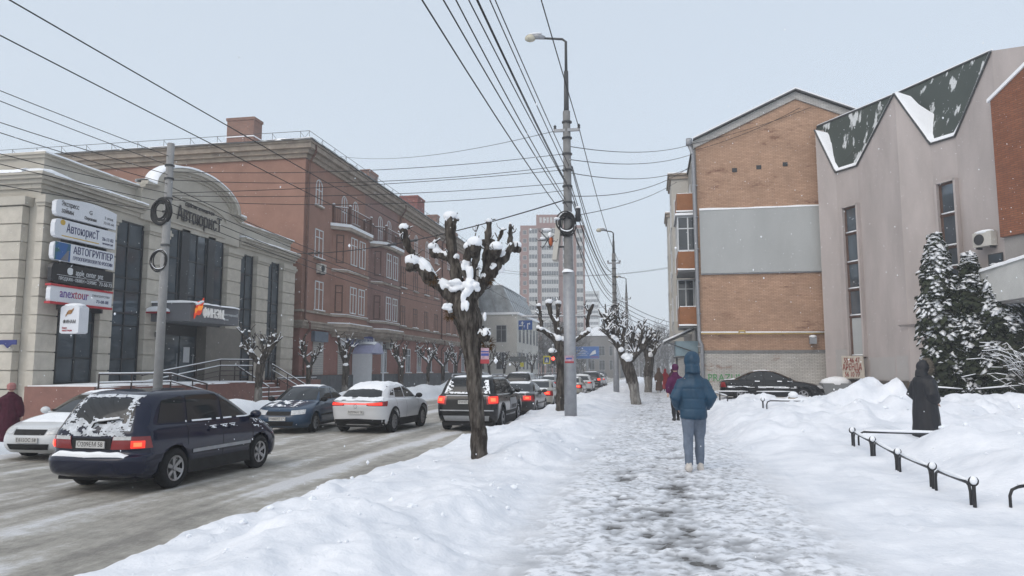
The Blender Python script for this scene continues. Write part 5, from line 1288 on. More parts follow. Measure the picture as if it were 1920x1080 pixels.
def paint(name, col, dirt=(0.30, 0.28, 0.25), metal=0.0, rough=0.3, dirt_h=0.75, dirt_amt=0.9):
    if name in MATS: return MATS[name]
    m = bpy.data.materials.new(name); m.use_nodes = True
    N, L = m.node_tree.nodes, m.node_tree.links; b = N['Principled BSDF']
    b.inputs['Metallic'].default_value = metal; b.inputs['Specular IOR Level'].default_value = 0.12; b.inputs['Coat Weight'].default_value = 0.6; b.inputs['Coat Roughness'].default_value = 0.08
    tc = N.new('ShaderNodeTexCoord'); sp = N.new('ShaderNodeSeparateXYZ'); L.new(tc.outputs['Object'], sp.inputs[0])
    n = N.new('ShaderNodeTexNoise'); n.inputs['Scale'].default_value = 4; n.inputs['Detail'].default_value = 10; n.inputs['Roughness'].default_value = 0.75
    L.new(tc.outputs['Object'], n.inputs['Vector'])
    mr = N.new('ShaderNodeMapRange'); mr.inputs['From Min'].default_value = 0.15; mr.inputs['From Max'].default_value = dirt_h; mr.inputs['To Min'].default_value = 0.55; mr.inputs['To Max'].default_value = -0.1
    L.new(sp.outputs['Z'], mr.inputs['Value'])
    ad = N.new('ShaderNodeMath'); ad.operation = 'MULTIPLY_ADD'; ad.inputs[1].default_value = 1.5; L.new(n.outputs['Fac'], ad.inputs[0])
    su = N.new('ShaderNodeMath'); su.operation = 'ADD'; su.inputs[1].default_value = -1.02; L.new(mr.outputs[0], su.inputs[0]); L.new(su.outputs[0], ad.inputs[2])
    cl = N.new('ShaderNodeMath'); cl.operation = 'MULTIPLY'; cl.use_clamp = True; cl.inputs[1].default_value = dirt_amt; L.new(ad.outputs[0], cl.inputs[0])
    mx = N.new('ShaderNodeMix'); mx.data_type = 'RGBA'; mx.inputs['A'].default_value = (*col, 1); mx.inputs['B'].default_value = (*dirt, 1)
    L.new(cl.outputs[0], mx.inputs['Factor']); L.new(mx.outputs['Result'], b.inputs['Base Color'])
    r = N.new('ShaderNodeMapRange'); r.inputs['To Min'].default_value = rough; r.inputs['To Max'].default_value = 0.85; L.new(cl.outputs[0], r.inputs['Value']); L.new(r.outputs[0], b.inputs['Roughness'])
    iv = N.new('ShaderNodeMath'); iv.operation = 'SUBTRACT'; iv.inputs[0].default_value = 0.6; L.new(cl.outputs[0], iv.inputs[1]); L.new(iv.outputs[0], b.inputs['Coat Weight'])
    MATS[name] = m; return m

TAILR = mat('tail_lens', (0.20, 0.010, 0.012), 0.15, 0.1, 5, coat=0.5)
TAILON = mat('tail_lit', (0.5, 0.03, 0.01), 0.3, 0.2, 5, emit=(1.0, 0.03, 0.02), es=1.1)
TAILON2 = mat('tail_core', (0.7, 0.1, 0.03), 0.3, 0.2, 5, emit=(1.0, 0.09, 0.035), es=2.6)
LENS = mat('clear_lens', (0.50, 0.51, 0.52), 0.12, 0.3, 12, coat=0.6)
LAMPON = mat('headlamp_lit', (0.9, 0.8, 0.6), 0.3, 0.0, 5, emit=(1.0, 0.85, 0.6), es=6)
PLATE = mat('plate_white', (0.50, 0.50, 0.49), 0.5, 0.15, 10)
TRIMB = mat('black_plastic', (0.016, 0.016, 0.017), 0.6, 0.4, 6, spec=0.2)
GRIME = mat('grimy_plastic', (0.05, 0.048, 0.045), 0.8, 0.4, 6)

def superloft(layers, sub=5, nside=44):
    """layers: (xr, zr, xf, zf, half width, rear corner r, front corner r, rear bulge, front bulge) from sill to roof"""
    L = catmull(layers, sub); rings = []
    for xr, zr, xf, zf, w, rr, rf, br, bf in L:
        w = max(w, 0.02); rr = max(0.02, min(rr, w * 0.95, (xf - xr) * 0.45)); rf = max(0.02, min(rf, w * 0.95, (xf - xr) * 0.45)); pts = []
        def endpt(yv, x, s, b): return (x - s * 0 + s * b * (1 - (yv / w) ** 2) , yv)
        for i in range(9):                         # rear edge, centre to corner
            yv = (w - rr) * i / 9; pts.append((xr - br * (1 - (yv / w) ** 2), yv))
        for i in range(9):
            a = math.pi / 2 * i / 8; pts.append((xr + rr - rr * math.cos(a) - br * (1 - ((w - rr + rr * math.sin(a)) / w) ** 2), w - rr + rr * math.sin(a)))
        for i in range(1, nside):
            t = i / nside; x = xr + rr + (xf - rf - xr - rr) * t; pts.append((x, w * (1 + 0.0)))
        for i in range(9):
            a = math.pi / 2 * i / 8; pts.append((xf - rf + rf * math.sin(a) + bf * (1 - ((w - rf + rf * math.cos(a)) / w) ** 2), w - rf + rf * math.cos(a)))
        for i in range(8, -1, -1):
            yv = (w - rf) * i / 9; pts.append((xf + bf * (1 - (yv / w) ** 2), yv))
        ring = []
        for x, yv in pts:
            t = (x - xr) / max(1e-6, xf - xr); t = min(1.05, max(-0.05, t)); ring.append((x, yv, zr + (zf - zr) * t))
        rings.append(ring)
    return rings

def make_car(name, label, spec, loc, rz, color, group='cars in the traffic', **opt):
    root = thing(name, label, 'car', loc, rz, group)
    rings = superloft(spec['layers']); nr = len(rings); n = len(rings[0])
    xw, rw, ra = spec['axles'], spec['wheel_r'], spec['arch_r']
    V = []; F = []
    for ring in rings:
        for x, yv, z in ring:
            if yv > 0.45:
                for ax in xw:
                    d = abs(x - ax)
                    if d < ra and z < rw + math.sqrt(ra * ra - d * d): z = rw + math.sqrt(ra * ra - d * d)
            V.append((x, yv, z))
    for i in range(nr - 1):
        for j in range(n - 1): F.append((i * n + j, i * n + j + 1, (i + 1) * n + j + 1, (i + 1) * n + j))
    k = len(V)
    Vm = [(x, -yv, z) for x, yv, z in V]; Fm = [tuple(q + k for q in f[::-1]) for f in F]
    # close the roof along the top ring
    top = [(nr - 1) * n + j for j in range(n)]
    Ft = [(top[j], top[j] + k, top[j + 1] + k, top[j + 1]) for j in range(n - 1)]
    VV = V + Vm; FF = [f[::-1] for f in F] + [f[::-1] for f in Fm] + [f[::-1] for f in Ft]
    mb = MB(); mb.add(VV, FF); body = mb.build('body', color, root, smooth=True, world=False)
    bm = bmesh.new(); bm.from_mesh(body.data); bmesh.ops.remove_doubles(bm, verts=bm.verts, dist=0.0008); bmesh.ops.recalc_face_normals(bm, faces=bm.faces); bm.to_mesh(body.data); bm.free()
    body.data.polygons.foreach_set('use_smooth', [True] * len(body.data.polygons))
    bvh = BVHTree.FromPolygons(VV, FF)
    L2 = spec['L'] / 2 + 1.0
    def hit(kind, u, v):
        if kind == 'side': o, d = Vector((u, opt_s[0] * 3, v)), Vector((0, -opt_s[0], 0))
        elif kind == 'rear': o, d = Vector((-L2 - 1, u, v)), Vector((1, 0, 0))
        elif kind == 'front': o, d = Vector((L2 + 1, u, v)), Vector((-1, 0, 0))
        elif kind == 'top': o, d = Vector((u, v, 4)), Vector((0, 0, -1))
        elif kind == 'rcorner': o = Vector((-1.1 - 5 * math.cos(u), 5 * math.sin(u), v)); d = (Vector((-1.1, 0, v)) - o).normalized()
        elif kind == 'fcorner': o = Vector((1.1 + 5 * math.cos(u), 5 * math.sin(u), v)); d = (Vector((1.1, 0, v)) - o).normalized()
        p, nn, _, _ = bvh.ray_cast(o, d)
        if p is None: return None, None
        if nn.dot(d) > 0: nn = -nn
        return p, nn
    opt_s = [1]
    def patch(kind, bot, topl, nu=10, nv=6, off=0.006, m=0, mb=None, thick=None, keep=None):
        """sheet following the body between two polylines given in the projection plane"""
        mb = mb or MB(); P = []
        bot = np.array(bot, float); topl = np.array(topl, float)
        def lerp(pl, t):
            s_ = t * (len(pl) - 1); i = min(int(s_), len(pl) - 2); return pl[i] + (pl[i + 1] - pl[i]) * (s_ - i)
        last = None
        for i in range(nu + 1):
            row = []
            for j in range(nv + 1):
                a = lerp(bot, i / nu); b = lerp(topl, i / nu); q = a + (b - a) * (j / nv)
                p, nn = hit(kind, q[0], q[1])
                if p is None: p, nn = (last if last else (Vector((0, 0, 0.5)), Vector((0, 0, 1))))
                last = (p, nn); e = off if thick is None else thick(i / nu, j / nv, p)
                row.append(p + nn * e)
            P.append(row)
        mb.grid(P, m, keep); return mb
    # wheels
    for ax in xw:
        for s_ in (1, -1):
            wy = spec['track'] / 2
            tw = 0.10
            q = MB(); q.lathe([(rw * 0.62, -tw), (rw * 0.93, -tw), (rw, -tw * 0.6), (rw, tw * 0.6), (rw * 0.93, tw), (rw * 0.66, tw), (rw * 0.62, tw * 0.6), (rw * 0.62, -tw)], 28, (0, 0, 0), 'Y')
            wo = q.build('wheel', RUBBER, root, world=False, smooth=True); wo.location = (ax, s_ * (wy - 0.10), rw); wo.rotation_euler = (0, random.Random(ax).random(), 0 if s_ > 0 else math.pi)
            q = MB(); r0 = rw * 0.64
            q.lathe([(0.0, 0.02), (r0 * 0.98, 0.0)], 24, (0, 0, 0), 'Y', 1)
            q.lathe([(r0 * 0.86, 0.085), (r0, 0.095), (r0, 0.03), (r0 * 0.88, 0.03)], 24, (0, 0, 0), 'Y', 0)
            ns = opt.get('spokes', 6)
            for k_ in range(ns):
                a = 2 * math.pi * k_ / ns; ca, sa = math.cos(a), math.sin(a); hw = r0 * 0.15
                V_ = []
                for rr_, ww in ((r0 * 0.12, hw * 0.8), (r0 * 0.93, hw * 1.15)):
                    for e in (-ww, ww): V_.append((ca * rr_ - sa * e, 0.085 - 0.02 * (rr_ < r0 * 0.5), sa * rr_ + ca * e))
                V_ += [(x, yv - 0.05, z) for x, yv, z in V_]
                q.add(V_, [(0, 1, 3, 2), (0, 2, 6, 4), (1, 5, 7, 3), (2, 3, 7, 6)], 0)
            q.lathe([(0.0, 0.09), (r0 * 0.2, 0.085), (r0 * 0.24, 0.03)], 12, (0, 0, 0), 'Y', 0)
            q.build('rim', [opt.get('rim', ALLOY), TRIMB], wo, world=False)
    # dark underside filling the arches
    lx = spec['L'] / 2 - 0.25
    q = MB(); q.bx(-lx, lx, -spec['track'] / 2 + 0.18, spec['track'] / 2 - 0.18, 0.2, 0.62); q.bx(xw[0] + ra * 0.9, xw[1] - ra * 0.9, -spec['track'] / 2 + 0.02, spec['track'] / 2 - 0.02, 0.2, 0.5)
    q.build('underbody', TRIMB, root, world=False)
    # glass
    gl_mat = opt.get('glass', CARGLASS)
    for s_ in (1, -1):
        opt_s[0] = s_
        for bot, tp in spec['side_windows']:
            patch('side', bot, tp, 12, 6, 0.006).build('side_window', gl_mat, root, world=False, smooth=True)
        for bot, tp in spec.get('side_trim', []):
            patch('side', bot, tp, 16, 2, 0.014).build('side_moulding', opt.get('moulding', TRIMB), root, world=False, smooth=True)
        for hx, hz in spec['handles']:
            patch('side', [(hx - 0.11, hz), (hx + 0.11, hz)], [(hx - 0.11, hz + 0.035), (hx + 0.11, hz + 0.035)], 4, 2, 0.028).build('door_handle', opt.get('handle', color), root, world=False, smooth=True)
        for dx, z0, z1 in spec['door_lines']:
            patch('side', [(dx, z0), (dx + 0.012, z0)], [(dx, z1), (dx + 0.012, z1)], 1, 8, 0.003).build('door_seam', TRIMB, root, world=False)
        mx_, mz = spec['mirror']
        p, nn = hit('side', mx_, mz)
        q = MB(); yb = (p.y if p else 0.8 * s_)
        q.ico((mx_ + 0.02, yb + s_ * 0.15, mz + 0.03), (0.08, 0.12, 0.085), 2); q.tube([(mx_ + 0.03, yb - s_ * 0.02, mz - 0.02), (mx_ + 0.02, yb + s_ * 0.1, mz)], 0.03, 6)
        q.build('mirror', opt.get('mirror_mat', color), root, world=False, smooth=True)
        if spec.get('cladding'):
            for ax in xw:
                q = MB(); P = []
                for i in range(15):
                    a = math.pi * (-0.06 + 1.12 * i / 14); row = []
                    for rr_ in (ra, ra + 0.07):
                        u, v = ax + rr_ * math.cos(a), max(0.16, rw + rr_ * math.sin(a)); p, nn = hit('side', u, v + (0.004 if rr_ == ra else 0))
                        row.append((u, (p.y if p else s_ * spec['track'] / 2) + s_ * 0.012, v))
                    P.append(row)
                q.grid(P); q.build('arch_trim', TRIMB, root, world=False, smooth=True)
    patch('rear', *spec['rear_window'], 14, 6, 0.007).build('rear_window', gl_mat, root, world=False, smooth=True)
    patch('front', *spec['windscreen'], 14, 6, 0.007).build('windscreen', gl_mat, root, world=False, smooth=True)
    # lights
    for s_ in (1, -1):
        tl = spec['tail']
        def mir(pl): return [(u * s_, v) for u, v in pl]
        q = patch(tl['kind'], mir(tl['bot']), mir(tl['top']), 10, 4, 0.014); lo = q.build('tail_light', TAILR, root, world=False, smooth=True)
        if opt.get('lit', True) and 'on_bot' in tl:
            patch(tl['kind'], mir(tl['on_bot']), mir(tl['on_top']), 6, 4, 0.020).build('lit_lamp', TAILON, lo, world=False, smooth=True)
            if 'core_bot' in tl: patch(tl['kind'], mir(tl['core_bot']), mir(tl['core_top']), 4, 3, 0.025).build('lamp_core', TAILON2, lo, world=False, smooth=True)
        if 'clear_bot' in tl: patch(tl['kind'], mir(tl['clear_bot']), mir(tl['clear_top']), 8, 3, 0.018).build('clear_lens', LENS, lo, world=False, smooth=True)
        hl = spec['head']
        q = patch('fcorner', mir(hl['bot']), mir(hl['top']), 10, 4, 0.010); ho = q.build('headlight', LENS, root, world=False, smooth=True)
        if opt.get('head_on') and 'on_bot' in hl: patch('fcorner', mir(hl['on_bot']), mir(hl['on_top']), 4, 4, 0.02).build('lit_lamp', LAMPON, ho, world=False)
    if 'light_bar' in spec: patch('rear', *spec['light_bar'], 16, 2, 0.016).build('light_bar', TAILON if opt.get('lit', True) else TAILR, root, world=False, smooth=True)
    # bumper, grille, plates
    for nm, kd, bot, tp, mt in spec.get('patches', []):
        patch(kd, bot, tp, 14, 4, 0.012).build(nm, {'trim': TRIMB, 'grime': GRIME, 'chrome': CHROME, 'white': WHITE, 'steel': STEEL}[mt], root, world=False, smooth=True)
    for end in ('rear', 'front'):
        pz, txt = spec['plate_' + end], opt.get('plate', 'О419КА 58')
        p, nn = hit(end, 0, pz); sg = -1 if end == 'rear' else 1
        if p is None: continue
        q = MB(); q.bx(p.x + sg * 0.012, p.x + sg * 0.03, -0.26, 0.26, pz - 0.056, pz + 0.056); po = q.build('number_plate', PLATE, root, world=False)
        lettering(txt, 0.105, (p.x + sg * 0.032, 0, pz), (0, sg * 1, 0), (0, 0, 1), DARKL, po, width=0.46, extrude=0.001, local=True)
    return root, patch, hit, body

# ---- body shapes (x forward, z up, metres)
def sc(layers, L=1.0, W=1.0, H=1.0): return [(a * L, b * H, c_ * L, d * H, e * W, f, g, h, i) for a, b, c_, d, e, f, g, h, i in layers]
SEDAN = dict(L=4.35, track=1.70, wheel_r=0.31, arch_r=0.365, axles=(-1.30, 1.28), handles=((-0.62, 0.86), (0.32, 0.85)), mirror=(0.72, 0.98),
    layers=[(-2.02, .22, 2.02, .18, .78, .25, .35, .02, .05), (-2.13, .30, 2.13, .28, .83, .28, .40, .03, .07), (-2.16, .45, 2.16, .42, .85, .30, .42, .04, .08), (-2.15, .62, 2.13, .56, .858, .30, .44, .04, .08), (-2.13, .78, 2.04, .68, .855, .28, .46, .04, .08),
            (-2.09, .92, 1.90, .765, .835, .26, .46, .03, .08), (-1.93, .99, 1.50, .87, .795, .30, .40, .02, .06), (-1.62, 1.01, 1.02, .955, .765, .30, .35, .02, .05), (-1.38, 1.10, .78, 1.07, .735, .30, .35, .02, .05), (-1.05, 1.27, .42, 1.25, .665, .28, .32, .02, .06), (-.80, 1.37, .14, 1.365, .60, .26, .3, .02, .05), (-.62, 1.415, -.05, 1.415, .50, .24, .26, .02, .03), (-.45, 1.435, -.18, 1.435, .22, .1, .1, 0, 0)],
    side_windows=[([(-0.30, 1.00), (0.74, 0.985)], [(-0.27, 1.345), (0.20, 1.35)]), ([(-1.12, 1.01), (-0.37, 1.00)], [(-0.82, 1.30), (-0.35, 1.345)]), ([(-1.36, 1.045), (-1.18, 1.035)], [(-1.04, 1.20), (-0.92, 1.255)])],
    door_lines=[(0.80, .35, .97), (-0.33, .30, .99), (-1.13, .72, 1.0)], side_trim=[([(-0.92, .50), (0.90, .50)], [(-0.92, .55), (0.90, .55)])],
    rear_window=([(-.58, 1.045), (0, 1.03), (.58, 1.045)], [(-.50, 1.33), (0, 1.345), (.50, 1.33)]), windscreen=([(-.66, .985), (0, .975), (.66, .985)], [(-.53, 1.34), (0, 1.355), (.53, 1.34)]),
    tail=dict(kind='rcorner', bot=[(.30, .64), (.80, .64)], top=[(.34, .90), (.74, .88)], on_bot=[(.38, .70), (.62, .70)], on_top=[(.38, .86), (.62, .86)], core_bot=[(.44, .75), (.56, .75)], core_top=[(.44, .82), (.56, .82)]),
    head=dict(bot=[(.36, .57), (.72, .60)], top=[(.36, .70), (.78, .73)], on_bot=[(.45, .6), (.6, .6)], on_top=[(.45, .68), (.6, .68)]),
    patches=[('grille', 'front', [(-.36, .56), (.36, .56)], [(-.38, .67), (.38, .67)], 'trim'), ('lower_grille', 'front', [(-.45, .26), (.45, .26)], [(-.5, .38), (.5, .38)], 'trim'), ('bumper_strip', 'rear', [(-.7, .24), (.7, .24)], [(-.74, .34), (.74, .34)], 'grime')],
    plate_rear=0.76, plate_front=0.46)
VAN = dict(L=4.5, track=1.80, wheel_r=0.325, arch_r=0.385, axles=(-1.28, 1.29), handles=((-0.30, 0.86), (0.34, 0.86)), mirror=(1.0, 1.05),
    layers=[(-2.02, .24, 2.05, .20, .80, .30, .40, .03, .06), (-2.17, .32, 2.15, .28, .86, .32, .44, .06, .08), (-2.22, .47, 2.18, .44, .885, .34, .46, .08, .09), (-2.21, .58, 2.15, .58, .89, .34, .46, .08, .09), (-2.10, .64, 2.09, .68, .89, .30, .46, .05, .09), (-2.10, .80, 2.02, .74, .885, .28, .48, .05, .09),
            (-2.08, .95, 1.86, .83, .87, .28, .46, .05, .09), (-2.05, 1.02, 1.62, .94, .845, .28, .40, .05, .07), (-2.02, 1.08, 1.28, 1.02, .815, .27, .36, .05, .06), (-1.92, 1.26, .90, 1.22, .765, .27, .34, .05, .06), (-1.78, 1.44, .52, 1.42, .71, .27, .32, .05, .06), (-1.62, 1.55, .22, 1.545, .645, .26, .3, .04, .05), (-1.40, 1.60, -.05, 1.60, .54, .24, .26, .03, .03), (-1.1, 1.62, -.3, 1.62, .25, .1, .1, 0, 0)],
    side_windows=[([(0.08, 1.07), (1.12, 1.06)], [(0.11, 1.50), (0.40, 1.50)]), ([(-0.92, 1.08), (0.0, 1.07)], [(-0.86, 1.51), (0.03, 1.51)]), ([(-1.68, 1.09), (-1.00, 1.08)], [(-1.50, 1.44), (-0.95, 1.50)])],
    door_lines=[(1.02, .38, 1.04), (0.04, .30, 1.06), (-0.97, .68, 1.06)], side_trim=[([(-0.85, .535), (0.93, .535)], [(-0.85, .595), (0.93, .595)])],
    rear_window=([(-.60, 1.10), (0, 1.08), (.60, 1.10)], [(-.52, 1.47), (0, 1.49), (.52, 1.47)]), windscreen=([(-.70, 1.07), (0, 1.05), (.70, 1.07)], [(-.58, 1.49), (0, 1.51), (.58, 1.49)]),
    tail=dict(kind='rcorner', bot=[(.33, .70), (.86, .72)], top=[(.36, .90), (.82, .90)], on_bot=[(.60, .725), (.76, .725)], on_top=[(.60, .835), (.76, .835)], core_bot=[(.63, .75), (.72, .75)], core_top=[(.63, .81), (.72, .81)], clear_bot=[(.36, .845), (.60, .85)], clear_top=[(.37, .90), (.60, .905)]),
    head=dict(bot=[(.36, .62), (.72, .66)], top=[(.36, .74), (.80, .80)]),
    patches=[('rear_recess', 'rear', [(-.36, .70), (.36, .70)], [(-.36, .87), (.36, .87)], 'trim'), ('grille', 'front', [(-.36, .60), (.36, .60)], [(-.38, .70), (.38, .70)], 'trim')],
    plate_rear=0.775, plate_front=0.46)
CROSS = dict(L=4.5, track=1.80, wheel_r=0.345, arch_r=0.405, axles=(-1.32, 1.32), handles=((-0.62, 0.92), (0.34, 0.90)), mirror=(0.80, 1.06), cladding=True,
    layers=[(-2.0, .26, 2.05, .24, .80, .30, .40, .02, .05), (-2.12, .36, 2.15, .32, .86, .32, .44, .03, .08), (-2.17, .52, 2.2, .48, .89, .34, .46, .04, .09), (-2.20, .70, 2.17, .64, .905, .34, .46, .05, .09), (-2.24, .84, 2.1, .76, .90, .34, .48, .05, .09), (-2.20, .97, 1.95, .87, .875, .32, .46, .05, .08),
            (-2.04, 1.04, 1.58, .96, .84, .32, .40, .04, .07), (-1.92, 1.08, 1.15, 1.02, .80, .32, .36, .04, .06), (-1.72, 1.22, .80, 1.20, .74, .30, .34, .04, .06), (-1.48, 1.36, .46, 1.36, .675, .28, .32, .04, .06), (-1.28, 1.45, .15, 1.45, .60, .26, .3, .03, .05), (-1.0, 1.495, -.1, 1.495, .50, .24, .26, .02, .03), (-.7, 1.515, -.3, 1.515, .22, .1, .1, 0, 0)],
    side_windows=[([(-0.22, 1.07), (0.84, 1.05)], [(-0.20, 1.40), (0.28, 1.41)]), ([(-1.06, 1.09), (-0.30, 1.07)], [(-0.92, 1.36), (-0.28, 1.40)]), ([(-1.46, 1.16), (-1.14, 1.14)], [(-1.28, 1.26), (-0.99, 1.34)])],
    door_lines=[(0.88, .40, 1.03), (-0.26, .36, 1.05), (-1.10, .80, 1.06)],
    rear_window=([(-.66, 1.10), (0, 1.09), (.66, 1.10)], [(-.54, 1.37), (0, 1.39), (.54, 1.37)]), windscreen=([(-.68, 1.06), (0, 1.05), (.68, 1.06)], [(-.55, 1.41), (0, 1.43), (.55, 1.41)]),
    tail=dict(kind='rcorner', bot=[(.30, .86), (.80, .84)], top=[(.30, .935), (.86, .99)], on_bot=[(.34, .875), (.66, .87)], on_top=[(.34, .93), (.66, .95)]),
    light_bar=([(-.62, .895), (0, .90), (.62, .895)], [(-.62, .925), (0, .93), (.62, .925)]),
    head=dict(bot=[(.36, .66), (.72, .70)], top=[(.36, .76), (.80, .82)]),
    patches=[('rear_bumper', 'rear', [(-.80, .27), (0, .25), (.80, .27)], [(-.84, .44), (0, .47), (.84, .44)], 'trim'), ('spoiler', 'rear', [(-.62, 1.40), (.62, 1.40)], [(-.56, 1.435), (.56, 1.435)], 'trim'), ('grille', 'front', [(-.4, .4), (.4, .4)], [(-.34, .75), (.34, .75)], 'trim')],
    plate_rear=0.66, plate_front=0.46)
SUV = dict(L=5.0, track=1.96, wheel_r=0.385, arch_r=0.45, axles=(-1.42, 1.44), handles=((-0.66, 1.02), (0.38, 1.02)), mirror=(0.92, 1.2), cladding=True,
    layers=[(-2.25, .30, 2.25, .28, .90, .26, .40, .02, .05), (-2.38, .42, 2.38, .36, .95, .28, .44, .03, .08), (-2.42, .60, 2.44, .55, .975, .28, .46, .03, .09), (-2.41, .80, 2.42, .75, .985, .26, .46, .03, .09), (-2.39, 1.0, 2.36, .92, .975, .24, .48, .03, .09), (-2.36, 1.10, 2.22, 1.02, .955, .24, .46, .03, .08),
            (-2.33, 1.16, 1.85, 1.10, .93, .24, .40, .03, .07), (-2.30, 1.20, 1.35, 1.16, .90, .24, .36, .03, .06), (-2.20, 1.38, .98, 1.36, .845, .24, .34, .03, .06), (-2.06, 1.56, .62, 1.56, .785, .24, .32, .03, .06), (-1.92, 1.68, .32, 1.68, .72, .24, .3, .03, .05), (-1.70, 1.735, .05, 1.735, .62, .22, .26, .02, .03), (-1.4, 1.755, -.2, 1.755, .3, .1, .1, 0, 0)],
    side_windows=[([(-0.16, 1.20), (1.02, 1.18)], [(-0.14, 1.62), (0.44, 1.62)]), ([(-1.08, 1.21), (-0.26, 1.20)], [(-1.06, 1.62), (-0.24, 1.62)]), ([(-2.0, 1.23), (-1.18, 1.21)], [(-1.84, 1.56), (-1.16, 1.62)])],
    door_lines=[(1.02, .45, 1.16), (-0.20, .40, 1.18), (-1.13, .9, 1.2)], side_trim=[([(-0.98, .50), (1.0, .50)], [(-0.98, .60), (1.0, .60)])],
    rear_window=([(-.74, 1.22), (0, 1.20), (.74, 1.22)], [(-.64, 1.58), (0, 1.60), (.64, 1.58)]), windscreen=([(-.78, 1.20), (0, 1.19), (.78, 1.20)], [(-.66, 1.62), (0, 1.64), (.66, 1.62)]),
    tail=dict(kind='rcorner', bot=[(.46, .86), (.76, .88)], top=[(.46, 1.12), (.84, 1.14)], on_bot=[(.50, .90), (.70, .91)], on_top=[(.50, 1.10), (.72, 1.11)], core_bot=[(.54, .96), (.64, .96)], core_top=[(.54, 1.06), (.64, 1.06)]),
    head=dict(bot=[(.36, .80), (.72, .84)], top=[(.36, .92), (.78, .98)], on_bot=[(.40, .8), (.62, .8)], on_top=[(.40, .94), (.62, .94)]),
    patches=[('chrome_strip', 'rear', [(-.68, 1.115), (.68, 1.115)], [(-.68, 1.15), (.68, 1.15)], 'steel'), ('rear_bumper', 'rear', [(-.70, .36), (0, .36), (.70, .36)], [(-.74, .52), (0, .52), (.74, .52)], 'steel'), ('bumper_ledge', 'rear', [(-.86, .66), (.86, .66)], [(-.86, .70), (.86, .70)], 'steel'), ('grille', 'front', [(-.6, .7), (.6, .7)], [(-.6, .95), (.6, .95)], 'trim')],
    plate_rear=0.94, plate_front=0.6)

def top_snow(patch, root, x0, x1, y0, y1, th=0.05, seed=0, name='roof_snow', nu=22, nv=14, thr=-9.0):
    """snow lying on roof, bonnet or boot, thin at the rim"""
    def thick(i, j, p):
        e = min(i, 1 - i, j, 1 - j) * 7; e = min(1, e)
        return -0.004 + e * th * (0.8 + 0.8 * mnoise.noise(Vector((p.x * 3 + seed, p.y * 3, seed))) + 0.4 * mnoise.noise(Vector((p.x * 9, p.y * 9, seed))))
    patch('top', [(x0, y0), (x1, y0)], [(x0, y1), (x1, y1)], nu, nv, thick=thick).build(name, SNOWF, root, world=False, smooth=True)
def film(patch, root, kind, bot, topl, nu, nv, mask, th=0.012, name='snow_film', mt=None):
    """caked snow: only the cells the mask keeps"""
    def keep(i, j): return mask(i / nu, j / nv)
    mb_ = patch(kind, bot, topl, nu, nv, thick=lambda i, j, p: th * (0.6 + 0.9 * (0.5 + mnoise.noise(p * 7))), keep=keep)
    if mb_.f: mb_.build(name, mt or SNOWF, root, world=False, smooth=True)

FWD, BACK = R_(90), R_(-90)
# --- dark blue minivan, nearest
navy = paint('navy_paint', (0.005, 0.008, 0.026), dirt=(0.07, 0.07, 0.072), dirt_amt=0.4, rough=0.14)
van, pt, ht_, bd = make_car('minivan', 'dark blue minivan with snow-caked tailgate, nearest car on the road', VAN, (-8.66, 12.62, ROAD_Z), R_(88.2), navy, plate='О209ЕМ 58', spokes=6, moulding=STEEL)
def vmask(i, j):
    n_ = mnoise.noise(Vector((i * 8, j * 8, 2))) + 0.7 * mnoise.noise(Vector((i * 30, j * 30, 4)))
    if 0.12 < i < 0.88 and 0.42 < j < 0.92:
        d = min((i - .12) / .07, (.88 - i) / .07, (j - .42) / .10, (.92 - j) / 0.07); return n_ > 0.30 + d * 0.8
    return n_ > (-0.38 if j < .42 else -0.05) + (0.35 if j < 0.12 else 0) + 0.3 * (abs(i - .5) > .46) - 0.3 * (j > .93)
film(pt, van, 'rear', [(-.66, .90), (0, .90), (.66, .90)], [(-.55, 1.53), (0, 1.545), (.55, 1.53)], 120, 84, vmask, 0.007, 'tailgate_snow', mat('snow_dusting', (0.55, 0.58, 0.62), 0.9, 0.3, 9))
def bumper_snow(i, j, p): return -0.004 + 0.085 * (0.75 + 0.7 * mnoise.noise(Vector((p.y * 3.2, 1, 5)))) * math.sin(math.pi * min(1, max(0, j))) ** 0.5 * min(1, 8 * min(i, 1 - i) + 0.2)
pt('top', [(-2.23, -.66), (-2.285, 0), (-2.23, .66)], [(-2.125, -.68), (-2.175, 0), (-2.125, .68)], 36, 8, thick=bumper_snow).build('bumper_snow', SNOWF, van, world=False, smooth=True)
q = MB(); q.tube([(-2.10, 0.05, 1.03), (-2.11, 0.0, 1.10), (-2.08, -0.12, 1.13), (-2.06, -0.42, 1.17)], 0.014, 6); q.build('wiper', TRIMB, van, world=False)
q = MB(); q.tube([(-2.10, -0.05, 1.145), (-2.07, -0.42, 1.19)], 0.018, 6); q.build('wiper_snow', SNOWF, van, world=False)
film(pt, van, 'side', [(1.0, .80), (1.9, .72)], [(1.0, 1.0), (1.7, .90)], 40, 12, lambda i, j: mnoise.noise(Vector((i * 14, j * 5, 1))) > 0.28, 0.012, 'wing_snow')
for hx in (-0.30, 0.34, 0.05):
    film(pt, van, 'side', [(hx - .16, .90), (hx + .16, .90)], [(hx - .16, .95), (hx + .16, .95)], 16, 4, lambda i, j: mnoise.noise(Vector((i * 4 + hx, j * 3, 7))) > -0.1 + abs(i - .5), 0.03, 'handle_snow')
film(pt, van, 'side', [(-1.0, 1.055), (1.0, 1.045)], [(-1.0, 1.085), (1.0, 1.07)], 60, 2, lambda i, j: mnoise.noise(Vector((i * 9, 3, 7))) > -0.15, 0.016, 'sill_snow')
